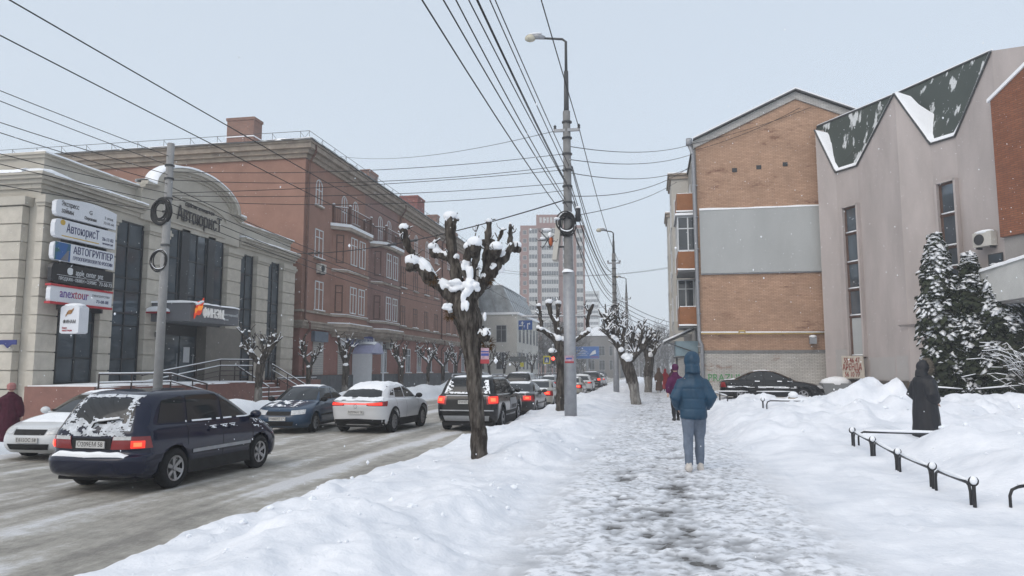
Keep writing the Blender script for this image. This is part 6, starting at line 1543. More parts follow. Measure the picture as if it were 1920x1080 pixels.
# --- white crossover ahead of it
whitep = paint('white_paint', (0.62, 0.63, 0.65), dirt=(0.33, 0.32, 0.30), dirt_amt=0.7)
wcar, pt, ht_, bd = make_car('crossover', 'white crossover with full-width red tail light and snowy roof', CROSS, (-8.78, 23.75, ROAD_Z), R_(88), whitep, plate='М709АН 58', spokes=10, mirror_mat=TRIMB)
top_snow(pt, wcar, -1.62, 0.35, -0.62, 0.62, 0.065, 3)
film(pt, wcar, 'rear', [(-.8, .98), (0, .99), (.8, .98)], [(-.70, 1.09), (0, 1.09), (.70, 1.09)], 50, 6, lambda i, j: mnoise.noise(Vector((i * 6, j * 2, 3))) > -0.25, 0.03, 'boot_snow')
q = MB(); q.lathe([(0.045, 0), (0.06, 0.0), (0.06, 0.012), (0.045, 0.012)], 16, (-2.29, 0, 0.84), 'X'); q.build('badge', CHROME, wcar, world=False)
# --- black SUV behind the near tree
blackp = paint('black_car_paint', (0.006, 0.006, 0.007), dirt=(0.05, 0.048, 0.046), dirt_amt=0.28, rough=0.14)
suv, pt, ht_, bd = make_car('suv', 'large black SUV with lit brake lights seen behind the near tree trunk', SUV, (-5.72, 25.2, ROAD_Z), R_(90), blackp, plate='Р004ВО 58', spokes=5)
for s_ in (0.66, -0.66):
    q = MB(); q.tube([(-1.7, s_, 1.70), (-1.6, s_ * 1.02, 1.79), (0.1, s_ * 1.02, 1.79), (0.25, s_ * .98, 1.70)], 0.028, 6); q.build('roof_rail', STEEL, suv, world=False)
top_snow(pt, suv, -1.9, -0.2, -0.6, 0.6, 0.02, 8)
film(pt, suv, 'rear', [(-.74, 1.20), (0, 1.19), (.74, 1.20)], [(-.62, 1.62), (0, 1.63), (.62, 1.62)], 46, 24, lambda i, j: (min(i, 1 - i) < .12 + .12 * (mnoise.noise(Vector((i * 3, j * 6, 1)))) or j < .10) and mnoise.noise(Vector((i * 20, j * 12, 9))) > -.2, 0.01, 'tailgate_snow')
pt('side', [(-.2, .62), (.95, .62)], [(-.2, 1.0), (.95, 1.0)], 8, 4, 0.008).build('door_panel', STEEL, suv, world=False, smooth=True)
p_, n_ = ht_('side', 0.4, 0.72)
lettering('ИНФОРМ', 0.20, (0.4, -0.998, 0.70), (1, 0, 0), (0, 0, 1), DARKL, suv, width=0.85, extrude=0.002, local=True)
# --- blue saloon facing the camera on the far side
bluep = paint('blue_paint', (0.020, 0.045, 0.085), dirt=(0.13, 0.13, 0.125), dirt_amt=0.6)
bs, pt, ht_, bd = make_car('saloon_car', 'dark blue saloon facing the camera beside the white crossover', SEDAN, (-11.35, 23.3, ROAD_Z), R_(-86), bluep, plate='Н486КЕ 58', lit=False, spokes=8, mirror_mat=TRIMB)
top_snow(pt, bs, -0.9, 0.1, -0.52, 0.52, 0.022, 11); film(pt, bs, 'top', [(1.05, -.62), (1.85, -.6)], [(1.05, .62), (1.85, .6)], 44, 40, lambda i, j: mnoise.noise(Vector((i * 3, j * 6, 3))) + .5 * mnoise.noise(Vector((i * 15, j * 15, 3))) > 0.10, 0.015, 'bonnet_snow')
# --- white saloon at the left edge
wp2 = paint('white_paint_clean', (0.58, 0.60, 0.62), dirt=(0.30, 0.29, 0.27), dirt_amt=0.5)
ws, pt, ht_, bd = make_car('saloon_car', 'white saloon facing the camera at the left edge, behind the minivan', SEDAN, (-13.15, 16.05, ROAD_Z), R_(-88), wp2, plate='Е815ОС 58', lit=False, spokes=8)
top_snow(pt, ws, -0.9, 0.05, -0.54, 0.54, 0.035, 21); top_snow(pt, ws, 1.0, 1.8, -0.66, 0.66, 0.028, 23, 'bonnet_snow')
q = MB(); q.tube([(0.92, 0.55, 1.0), (0.88, -0.05, 1.035)], 0.015, 5); q.tube([(0.92, -0.1, 1.0), (0.88, -0.6, 1.03)], 0.015, 5); q.build('wiper', TRIMB, ws, world=False)
# --- queue beyond the SUV
dark = paint('charcoal_paint', (0.02, 0.021, 0.023), dirt=(0.12, 0.115, 0.11), dirt_amt=0.8)
gold = paint('champagne_paint', (0.30, 0.285, 0.25), dirt=(0.20, 0.19, 0.17), dirt_amt=0.8, metal=0.3)
grey = paint('grey_paint', (0.16, 0.165, 0.17), dirt=(0.2, 0.19, 0.18), dirt_amt=0.8)
redp = paint('maroon_paint', (0.12, 0.02, 0.02), dirt=(0.2, 0.19, 0.18), dirt_amt=0.8)
queue = [('saloon_car', 'charcoal saloon with lit tail lights directly ahead of the black SUV', SEDAN, (-5.65, 32.7, 90), dark, 0.02),
         ('saloon_car', 'champagne saloon third in the kerbside queue, left of the lamp pole', SEDAN, (-5.75, 39.4, 90), gold, 0.015),
         ('saloon_car', 'champagne saloon with lit tail lights just right of the lamp pole', SEDAN, (-5.65, 54.6, 90), gold, 0.02),
         ('crossover', 'white crossover in the queue under snow, between a champagne saloon and a dark SUV', CROSS, (-5.65, 62.5, 90), whitep, 0.09),
         ('suv', 'dark SUV with bright tail lights at the far right end of the queue', SUV, (-5.9, 75.5, 90), dark, 0.03),
         ('saloon_car', 'white saloon in the middle lane with its high brake light lit', SEDAN, (-9.0, 43.5, 90), whitep, 0.05),
         ('suv', 'dark SUV in the middle lane seen over the queue', SUV, (-9.1, 53.0, 90), blackp, 0.05),
         ('saloon_car', 'silver saloon far along the middle lane', SEDAN, (-8.9, 66.0, 90), grey, 0.06),
         ('crossover', 'pale crossover far along the queue with snow on its roof', CROSS, (-5.9, 84.5, 90), wp2, 0.08),
         ('suv', 'dark SUV parked by the far snow bank left of the queue', SUV, (-13.2, 55.0, -90), dark, 0.03),
         ('saloon_car', 'grey saloon parked by the far snow bank beyond the parked SUV', SEDAN, (-13.2, 66.0, -90), grey, 0.03)]
for nm, lab, sp_, (x_, y_, a_), col_, th_ in queue:
    c_, pt, ht_, bd = make_car(nm, lab, sp_, (x_, y_, ROAD_Z), R_(a_), col_, lit=a_ > 0)
    rx = {id(SEDAN): (-.9, .1, .5), id(CROSS): (-1.3, .2, .55), id(SUV): (-1.9, .2, .6)}[id(sp_)]
    top_snow(pt, c_, rx[0], rx[1], -rx[2], rx[2], th_, y_, nu=12, nv=8)
    if sp_ is SEDAN and a_ > 0: top_snow(pt, c_, -2.05, -1.55, -.62, .62, 0.02, y_ + 1, 'boot_snow', 8, 10)
    if 'high brake' in lab:
        pt('rear', [(-.14, 1.36), (.14, 1.36)], [(-.14, 1.39), (.14, 1.39)], 4, 1, 0.012).build('brake_light', TAILON, c_, world=False)
for x_, y_, lab, cc in ((-8.6, 128, 'oncoming dark SUV with both headlights lit far down the road', dark), (-11.8, 104, 'oncoming maroon SUV with lit headlights beyond the crossing', redp)):
    make_car('suv', lab, SUV, (x_, y_, ROAD_Z), R_(-90), cc, lit=False, head_on=True, group='cars in the traffic')
# --- black saloon parked on the right by the brick wall
pc_, pt, ht_, bd = make_car('saloon_car', 'black saloon parked side-on below the orange brick wall', SEDAN, (5.75, 38.6, 0.06), R_(-2), blackp, group='cars in the traffic', lit=False, spokes=5, plate='К120УМ 58')
pc_.scale = (1.10, 1.06, 1.03)
for (a, b, c2, d) in ((-2.0, -1.5, -.6, .6), (-.75, .05, -.5, .5)): top_snow(pt, pc_, a, b, c2, d, 0.02, a)
film(pt, pc_, 'side', [(-1.9, .62), (1.0, .60)], [(-1.9, .70), (1.0, .68)], 60, 4, lambda i, j: mnoise.noise(Vector((i * 9, j * 2, 5))) > 0.0, 0.015, 'side_snow')
for hx in (-0.62, 0.32, 0.75): film(pt, pc_, 'side', [(hx - .1, .89), (hx + .1, .89)], [(hx - .1, .93), (hx + .1, .93)], 8, 3, lambda i, j: True, 0.035, 'handle_snow')
TREE_NEAR = [[[-2.8,12.2,-0.07,0.167],[-2.82,12.2,0.08,0.163],[-2.87,12.2,0.8,0.149],[-2.94,12.2,1.51,0.158],[-3.0,12.2,2.05,0.193],[-3.06,12.2,2.41,0.264],[-3.1,12.2,2.64,0.273],[-3.14,12.2,2.87,0.22]],[[-3.19,12.2,2.73,0.176],[-3.37,12.15,2.85,0.132],[-3.51,12.1,2.97,0.106],[-3.69,12.05,3.14,0.141],[-3.85,12.0,3.3,0.097],[-3.97,11.95,3.33,0.123]],[[-3.92,11.95,3.33,0.07],[-3.93,11.94,3.48,0.053],[-4.02,11.92,3.63,0.062],[-4.05,11.91,3.77,0.053],[-4.11,11.9,3.93,0.079]],[[-3.14,12.2,2.77,0.158],[-3.2,12.22,2.96,0.132],[-3.27,12.25,3.24,0.123],[-3.34,12.27,3.48,0.114],[-3.38,12.3,3.8,0.106],[-3.4,12.32,4.03,0.132],[-3.41,12.35,4.16,0.114]],[[-3.32,12.3,3.44,0.088],[-3.48,12.3,3.52,0.079],[-3.68,12.3,3.59,0.106],[-3.7,12.3,3.64,0.088]],[[-3.65,12.3,3.56,0.044],[-3.67,12.3,3.78,0.035]],[[-3.08,12.2,2.77,0.123],[-2.99,12.12,2.99,0.088],[-2.91,12.05,3.23,0.07],[-2.86,11.98,3.45,0.079],[-2.86,11.9,3.59,0.123]],[[-2.87,11.9,3.59,0.022],[-2.85,11.9,3.86,0.018]],[[-3.06,12.1,3.13,0.088],[-3.03,12.05,3.39,0.079],[-2.98,12.0,3.57,0.097]],[[-3.02,12.2,2.73,0.176],[-2.86,12.22,2.91,0.123],[-2.77,12.23,3.12,0.141],[-2.72,12.25,3.37,0.097],[-2.71,12.27,3.6,0.106],[-2.73,12.28,3.74,0.062],[-2.71,12.3,4.09,0.053]],[[-2.72,12.3,3.65,0.044],[-2.76,12.3,3.93,0.035]],[[-2.79,12.2,3.04,0.106],[-2.57,12.25,3.29,0.114],[-2.42,12.3,3.49,0.088],[-2.34,12.35,3.68,0.07],[-2.35,12.4,3.89,0.04],[-2.36,12.45,4.07,0.035]],[[-2.36,12.45,3.67,0.053],[-2.25,12.45,3.65,0.088]],[[-2.6,12.3,3.28,0.062],[-2.6,12.2,3.45,0.07],[-2.54,12.1,3.55,0.114]],[[-2.54,12.1,3.55,0.044],[-2.49,12.1,3.75,0.035],[-2.43,12.1,3.91,0.035]],[[-3.02,12.2,2.05,0.123],[-2.75,12.15,2.15,0.106],[-2.7,12.1,2.11,0.079]],[[-3.06,12.2,2.41,0.141],[-3.29,12.15,2.52,0.123],[-3.29,12.1,2.5,0.079]],[[-3.41,12.35,4.16,0.044],[-3.29,12.4,4.19,0.035]],[[-3.99,11.9,3.58,0.026],[-4.14,11.9,3.77,0.026]],[[-2.34,12.4,3.89,0.018],[-2.29,12.5,3.97,0.018]]]
TREE_POLE = [[[-3.13,25.6,-0.19,0.2],[-3.11,25.6,0.35,0.182],[-3.07,25.6,1.44,0.173],[-3.1,25.6,2.27,0.191],[-3.17,25.6,2.55,0.164]],[[-3.17,25.6,2.51,0.145],[-3.31,25.5,2.66,0.118],[-3.63,25.4,2.89,0.1],[-3.8,25.3,2.96,0.091]],[[-3.72,25.3,2.93,0.082],[-3.68,25.27,3.13,0.073],[-3.75,25.23,3.44,0.082],[-3.78,25.2,3.73,0.082]],[[-3.15,25.6,2.55,0.145],[-3.15,25.62,2.83,0.145],[-3.23,25.65,3.11,0.127],[-3.4,25.68,3.45,0.091],[-3.49,25.7,3.85,0.127]],[[-3.18,25.6,3.07,0.091],[-3.18,25.75,3.45,0.073],[-3.18,25.9,3.84,0.109]],[[-3.0,25.7,2.55,0.127],[-2.65,25.73,2.53,0.109],[-2.37,25.77,2.72,0.091],[-2.11,25.8,2.9,0.091]],[[-2.11,25.8,2.88,0.073],[-2.16,25.8,3.24,0.064],[-2.08,25.8,3.55,0.091],[-1.95,25.8,3.83,0.055]],[[-2.08,25.8,3.55,0.055],[-2.22,25.9,3.73,0.036]],[[-2.98,25.6,2.82,0.091],[-2.79,25.6,3.29,0.091],[-2.75,25.6,3.81,0.091]],[[-3.12,25.6,2.09,0.127],[-3.35,25.4,2.12,0.127]]]
TREE_LEAN = [[[-0.63,34.2,-0.27,0.266],[-0.7,34.2,0.04,0.254],[-0.82,34.2,0.92,0.266],[-1.03,34.2,1.65,0.315],[-1.16,34.2,2.08,0.266]],[[-1.16,34.2,2.01,0.218],[-1.44,34.08,2.56,0.194],[-1.67,33.95,3.04,0.169],[-1.82,33.83,3.57,0.145],[-1.93,33.7,3.93,0.121]],[[-1.07,34.2,1.89,0.218],[-0.73,34.33,2.25,0.194],[-0.37,34.47,2.62,0.194],[-0.19,34.6,2.99,0.145]],[[-1.32,34.0,2.37,0.145],[-1.24,34.1,2.97,0.121],[-1.19,34.2,3.46,0.097]],[[-1.66,33.8,2.96,0.121],[-1.89,33.7,3.13,0.097],[-1.98,33.6,3.32,0.097]],[[-0.97,34.3,2.08,0.145],[-0.87,34.4,2.67,0.121],[-0.77,34.5,3.23,0.097]],[[-1.55,33.9,2.85,0.121],[-1.43,34.15,3.46,0.097],[-1.36,34.4,3.85,0.073]],[[-0.61,34.5,2.37,0.121],[-0.48,34.4,2.86,0.097],[-0.37,34.3,3.34,0.073]],[[-0.37,34.6,2.62,0.121],[-0.12,34.65,2.74,0.097],[0.0,34.7,3.06,0.073]],[[-1.73,33.8,3.33,0.097],[-1.61,33.95,3.82,0.073],[-1.66,34.1,4.07,0.073]],[[-1.84,33.8,3.57,0.097],[-2.02,33.6,3.8,0.073]]]
TREE_LEAN2 = [[[-0.26,52.0,-0.2,0.293],[-0.25,52.0,0.12,0.293],[-0.19,52.0,1.32,0.348],[-0.1,52.0,2.41,0.367]],[[-0.1,52.0,2.34,0.257],[0.06,52.2,3.15,0.202],[0.3,52.4,3.82,0.147]],[[-0.13,52.0,2.34,0.257],[-0.44,51.85,3.07,0.183],[-0.61,51.7,3.51,0.147]],[[-0.06,52.0,2.41,0.22],[0.35,52.0,2.96,0.165],[0.43,52.0,3.51,0.128]],[[-0.13,52.2,2.49,0.183],[-0.11,52.35,3.34,0.147],[-0.14,52.5,3.9,0.11]]]
# ================================================================== TREES
BARK = mat('linden_bark', (0.030, 0.025, 0.022), 0.95, 0.45, 16, bump=1.0, bscale=34, col2=(0.155, 0.138, 0.120), t=(0.42, 0.72), stretch=(1, 1, 0.2))
BARKW = mat('limewashed_bark', (0.13, 0.12, 0.11), 0.95, 0.3, 9, bump=1.0, bscale=22, col2=(0.30, 0.29, 0.27), t=(0.42, 0.66), stretch=(1, 1, 0.22))
EPIC = mat('water_shoots', (0.10, 0.055, 0.022), 0.9, 0.4, 14)

def limb_len(L): return sum(math.dist(L[i][:3], L[i + 1][:3]) for i in range(len(L) - 1))
def pollard(label, limbs, seed=0, voxel=0.025, disp=0.02, snow=1.0, stubs=0, twigs=0, group='pollarded street trees', lime=None, knob=True, extra=(), snow_r=1.05, thin=0.80, stub_len=(0.12, 0.32), stub_r=(0.010, 0.022)):
    """pollarded linden: limbs are polylines of (x, y, z, radius); first one is the trunk"""
    rnd = random.Random(seed); b = limbs[0][0]
    root = thing('pollarded_tree', label, 'tree', (b[0], b[1], b[2]), group=group)
    t = MB(); sn = MB(); c = MB()
    for i, L in enumerate(limbs):
        P = [Vector(p[:3]) for p in L]; R = [p[3] * (0.88 if i == 0 else thin) for p in L]
        # resample with wobble so limbs look gnarled
        PP, RR = [], []
        for k in range(len(P) - 1):
            n = max(1, int((P[k + 1] - P[k]).length / max(0.10, R[k] * 1.2)))
            for j in range(n):
                f = j / n; w = R[k] * (0.10 if i == 0 else 0.22)
                PP.append(P[k].lerp(P[k + 1], f) + Vector((rnd.uniform(-w, w), rnd.uniform(-w, w), rnd.uniform(-w, w) * 0.5))); RR.append((R[k] + (R[k + 1] - R[k]) * f) * rnd.uniform(0.9, 1.12))
        PP.append(P[-1]); RR.append(R[-1])
        (t if i == 0 else c).tube(PP, RR, 10)
        if i == 0: c.tube(PP[-3:], [r * 0.98 for r in RR[-3:]], 10)
        if knob and i > 0:                            # swollen pollard heads
            c.ico(tuple(P[-1]), R[-1] * 1.12, 2, jit=0.25, seed=seed * 31 + i)
            for k in range(2):
                q = P[rnd.randrange(len(P))]; c.ico(tuple(q + Vector((rnd.uniform(-1, 1), rnd.uniform(-1, 1), rnd.uniform(-.5, .5))) * R[0] * 0.6), R[0] * 0.42, 1, jit=0.25, seed=i * 7 + k)
        if snow and i > 0:
            for k in range(len(PP) - 1):
                d = (PP[k + 1] - PP[k]); sl = abs(d.z) / max(1e-6, d.length)
                if sl < 0.93:
                    r = RR[k] * snow_r * (1.05 - 0.45 * sl) * rnd.uniform(0.75, 1.2)
                    up = Vector((0, 0, RR[k] * 0.72))
                    sn.tube([PP[k] + up - d * 0.15, (PP[k] + PP[k + 1]) / 2 + up * 1.1, PP[k + 1] + up + d * 0.15], [r * 0.8, r * rnd.uniform(0.9, 1.15), r * 0.8], 8)
            r = R[-1] * 1.35 * snow; sn.ico(tuple(P[-1] + Vector((0, 0, R[-1] * 1.0))), (r, r, r * 0.75), 2, jit=0.08, seed=i)
            if i < 7 and rnd.random() < 0.8:
                r = R[0] * 1.25; sn.ico(tuple(P[0] + Vector((rnd.uniform(-.3, .3) * R[0], -R[0] * 0.55, R[0] * 0.9))), (r, r, r * 0.85), 2, jit=0.1, seed=i + 50)
    tr = fused(t, 'trunk', BARK, root, voxel=voxel, smooth_it=2, disp=disp, dscale=17, seed=seed)
    if lime:
        tr.data.materials.append(BARKW); z0 = b[2]
        for f in tr.data.polygons:
            if f.center.z + 0.06 * math.sin(f.center.x * 40) < lime: f.material_index = 1
    for e_ in extra:                                  # drifts lodged in the fork: many small irregular lumps
        for k in range(9):
            f = rnd.uniform(0.35, 0.65); sn.ico((e_[0] + rnd.uniform(-.7, .7) * e_[3], e_[1] + rnd.uniform(-.5, .5) * e_[4], e_[2] + rnd.uniform(-.75, .75) * e_[5]), (e_[3] * f, e_[4] * f, e_[5] * f), 2, jit=0.15, seed=k)
    # stubs: short cut shoots on the heads
    tips = [(Vector(L[-1][:3]), L[-1][3]) for L in limbs[1:]] + [(Vector(p[:3]), p[3]) for L in limbs[1:] for p in L[1:-1]]
    ss = MB()
    for k in range(stubs):
        p, r = rnd.choice(tips); d = Vector((rnd.uniform(-1, 1), rnd.uniform(-1, 1), rnd.uniform(0.1, 1.3))).normalized(); ln = rnd.uniform(*stub_len); rr = rnd.uniform(*stub_r)
        a = p + d * r * 0.7; e = a + d * ln + Vector((0, 0, ln * 0.3)); ss.tube([a, (a + e) / 2 + Vector((rnd.uniform(-.03, .03), rnd.uniform(-.03, .03), 0)), e], [rr * 1.3, rr, rr * 0.9], 6)
        if rnd.random() < 0.75 * snow:
            sn.ico(tuple(e + Vector((0, 0, rr * 0.6))), (rr * 1.9, rr * 1.9, rr * 1.2), 1)
            if d.z < 0.8: sn.tube([a + Vector((0, 0, rr)), e + Vector((0, 0, rr))], [rr * 1.2, rr * 1.3], 6)
    fused(c, 'crown', BARK, root, voxel=voxel * 0.85, smooth_it=2, disp=disp * 1.1, dscale=17, seed=seed + 3)
    if ss.f: tag(ss.build('cut_shoots', BARK, root), kind='stuff')
    if snow: fused(sn, 'snow', SNOWF, root, voxel=voxel * 0.75, smooth_it=3, disp=0.012, dscale=7, seed=seed + 9)
    return root, tips

tn, tips = pollard('thick pollarded tree with snowy stump branches standing nearest in the bank', TREE_NEAR, 1, extra=((-2.98, 12.02, 3.12, .07, .08, .16), (-3.0, 11.98, 2.92, .10, .10, .14), (-3.03, 11.95, 2.72, .06, .07, .15), (-3.25, 12.0, 2.98, .16, .12, .09), (-2.9, 12.0, 2.98, .10, .12, .10), (-3.05, 12.0, 3.3, .07, .07, .10), (-2.55, 12.3, 3.30, .14, .10, .09), (-3.34, 11.98, 2.62, .08, .08, .06), (-2.72, 12.0, 2.45, .035, .05, .10)), voxel=0.015, disp=0.034, stubs=110, stub_len=(0.03, 0.13), stub_r=(0.004, 0.012))
# matted old shoots below one head, bark scales, poster tied to the trunk
ep = MB(); rnd = random.Random(4)
for c0, n_, r0 in (((-2.72, 12.25, 3.12), 420, 0.10), ((-2.70, 12.2, 2.0), 160, 0.10), ((-3.32, 12.05, 2.5), 120, 0.09), ((-3.62, 12.0, 3.1), 90, 0.08)):
    for k in range(n_):
        a = rnd.uniform(0, 6.28); d = Vector((math.cos(a) * rnd.uniform(.2, 1), math.sin(a) * rnd.uniform(.2, 1), rnd.uniform(-1.2, 0.6))).normalized(); p = Vector(c0) + d * r0 * 0.7; e = p + d * rnd.uniform(0.03, 0.10)
        ep.tube([p, e], [0.005, 0.003], 3, cap=False)
tag(ep.build('old_shoots', EPIC, tn), kind='stuff')
POSTB = mat('poster_paper', (0.42, 0.28, 0.33), 0.6, 0.3, 14)
po = thing('poster', 'small red and blue paper poster tied to the near tree trunk', 'poster', (-2.72, 12.05, 1.78))
q = MB(); q.bx(-2.79, -2.65, 12.08, 12.085, 1.68, 1.93); q.build('sheet', POSTB, po)
q = MB(); q.bx(-2.795, -2.645, 12.075, 12.079, 1.67, 1.74); q.build('red_band', mat('poster_red', (0.33, 0.04, 0.05), 0.6), po)
q = MB(); q.bx(-2.785, -2.655, 12.075, 12.079, 1.80, 1.84); q.bx(-2.785, -2.655, 12.075, 12.079, 1.86, 1.88); tag(q.build('blue_lines', mat('poster_blue', (0.05, 0.08, 0.30), 0.6), po), kind='stuff')

pollard('pollarded tree standing directly behind the lamp pole', TREE_POLE, 2, voxel=0.022, disp=0.02, stubs=40, stub_len=(0.08, 0.2), snow_r=0.95)
pollard('leaning pollarded tree with limewashed foot beside the walkway', TREE_LEAN, 3, voxel=0.03, disp=0.03, stubs=220, stub_len=(0.15, 0.45), stub_r=(0.018, 0.035), lime=1.25)
pollard('pollarded tree just behind the leaning one on the walkway side', TREE_LEAN2, 5, voxel=0.04, disp=0.03, stubs=120, stub_len=(0.2, 0.5), stub_r=(0.02, 0.04), lime=1.3)

def small_pollard(label, x, y, z, h, seed, spread=0.9, limbs=4, stubs=50, bare=False, group='pollarded trees on the far pavement', lime=0.45, r0=0.15):
    rnd = random.Random(seed); tr = h * rnd.uniform(0.48, 0.58); L = [[(x, y, z - 0.2, r0 * 1.1), (x + rnd.uniform(-.06, .06), y, z + tr * 0.5, r0), (x + rnd.uniform(-.1, .1), y, z + tr, r0 * 1.15)]]
    a0 = rnd.uniform(0, 6.28)
    for k in range(limbs):
        a = a0 + 6.283 * k / limbs + rnd.uniform(-.4, .4); s = spread * rnd.uniform(0.6, 1.05); e = rnd.uniform(0.7, 1.0)
        p0 = (L[0][2][0], y, z + tr * 0.95, r0 * 0.75); p1 = (x + math.cos(a) * s * 0.5, y + math.sin(a) * s * 0.5, z + tr + (h - tr) * 0.35 * e, r0 * 0.55)
        p2 = (x + math.cos(a) * s * 0.85, y + math.sin(a) * s * 0.85, z + tr + (h - tr) * 0.7 * e, r0 * 0.42); p3 = (x + math.cos(a) * s, y + math.sin(a) * s, z + h * e, r0 * 0.4)
        L.append([p0, p1, p2, p3])
        if rnd.random() < 0.7: L.append([p1, (p1[0] + rnd.uniform(-.3, .3), p1[1] + rnd.uniform(-.3, .3), z + h * rnd.uniform(.8, .98), r0 * 0.35)])
    return pollard(label, L, seed, voxel=0.035, disp=0.02, stubs=stubs, stub_len=(0.12, 0.40), stub_r=(0.012, 0.026), group=group, lime=z + lime)
small_pollard('small pollarded tree in front of the beige building entrance steps', -17.0, 30.2, 0.25, 3.05, 11, 1.25, 5, 70, r0=0.19)
small_pollard('small pollarded tree by the joint of the beige and pink buildings', -17.0, 35.0, 0.2, 2.9, 12, 0.8, 4, 40)
small_pollard('small pollarded tree in front of the pink building left of its doorway', -17.0, 39.6, 0.2, 3.2, 13, 0.5, 4, 60, r0=0.2)
small_pollard('small pollarded tree right of the curved lilac canopy', -17.0, 49.2, 0.2, 3.2, 14, 0.8, 4, 50, r0=0.18)
small_pollard('wide-headed pollarded tree, fifth along the pink building', -17.0, 55.6, 0.2, 3.4, 15, 1.3, 6, 80)
small_pollard('thin forked pollarded tree, sixth along the pink building', -17.0, 59.8, 0.2, 3.3, 16, 1.3, 5, 60)
small_pollard('small pollarded tree, last before the near trunk hides the row', -17.0, 63.6, 0.2, 3.4, 17, 1.1, 5, 60)
for k, (xx_, yy_, lb) in enumerate(((-16.6, 76, 'bare pollarded tree right of the near trunk, first past the pink building'), (-16.4, 83, 'bare pollarded tree before the white mansard building, second past the pink building'), (-16.2, 90, 'bare pollarded tree before the white mansard building, third past the pink building'), (-15.5, 97, 'bare pollarded tree below the lane sign by the white building'))):
    small_pollard(lb, xx_, yy_, 0.1, 3.7, 30 + k, 1.3, 5, 60)
for k, (xx_, yy_) in enumerate(((-14.9, 131), (-14.9, 141), (-14.8, 152), (-14.8, 166), (-14.7, 182))):
    small_pollard('%s from the left in the far row of snowy pollarded trees below the billboard' % ('first', 'second', 'third', 'fourth', 'fifth')[k], xx_, yy_, 0.0, 4.2, 40 + k, 1.7, 6, 160, group='far row of pollarded trees')

# far bare wood closing the street in the haze
wd_ = MB(); rnd = random.Random(8)
for k in range(60):
    x, y = rnd.uniform(-8, 8), rnd.uniform(150, 230); 
    if -13 < x < -5.5 and y < 200: x += 9
    h = rnd.uniform(7, 12)
    wd_.tube([(x, y, -0.5), (x + rnd.uniform(-.4, .4), y, h * 0.5), (x + rnd.uniform(-.6, .6), y, h)], [0.22, 0.14, 0.03], 5)
    for j in range(14):
        z = rnd.uniform(h * 0.3, h * 0.95); a = rnd.uniform(0, 6.28); ln = (h - z) * 0.55 + 0.8
        e = Vector((x + math.cos(a) * ln, y + math.sin(a) * ln, z + ln * 0.8)); wd_.tube([(x, y, z), e], [0.07, 0.02], 3, cap=False)
        for i in range(4):
            b_ = Vector((x, y, z)).lerp(e, rnd.uniform(.3, .9)); wd_.tube([b_, b_ + Vector((rnd.uniform(-1, 1), rnd.uniform(-1, 1), rnd.uniform(.2, 1)))], [0.03, 0.012], 3, cap=False)
for k in range(46):
    x, y = rnd.uniform(-19, -12.5), rnd.uniform(119, 160); h = rnd.uniform(6, 10)
    wd_.tube([(x, y, -0.5), (x, y, h)], [0.2, 0.03], 5)
    for j in range(16):
        z = rnd.uniform(h * 0.25, h * 0.95); a = rnd.uniform(0, 6.28); ln = (h - z) * 0.5 + 0.8; e = Vector((x + math.cos(a) * ln, y + math.sin(a) * ln, z + ln * 0.8)); wd_.tube([(x, y, z), e], [0.07, 0.02], 3, cap=False)
        for i in range(4):
            b_ = Vector((x, y, z)).lerp(e, rnd.uniform(.3, .9)); wd_.tube([b_, b_ + Vector((rnd.uniform(-1, 1), rnd.uniform(-1, 1), rnd.uniform(.2, 1)))], [0.03, 0.012], 3, cap=False)
tag(wd_.build('distant_wood', mat('far_bark', (0.10, 0.095, 0.09), 0.9, 0.4, 1, col2=(0.5, 0.5, 0.52), t=(.5, .7))), 'bare frosted trees closing the far end of the street', 'trees', kind='stuff')

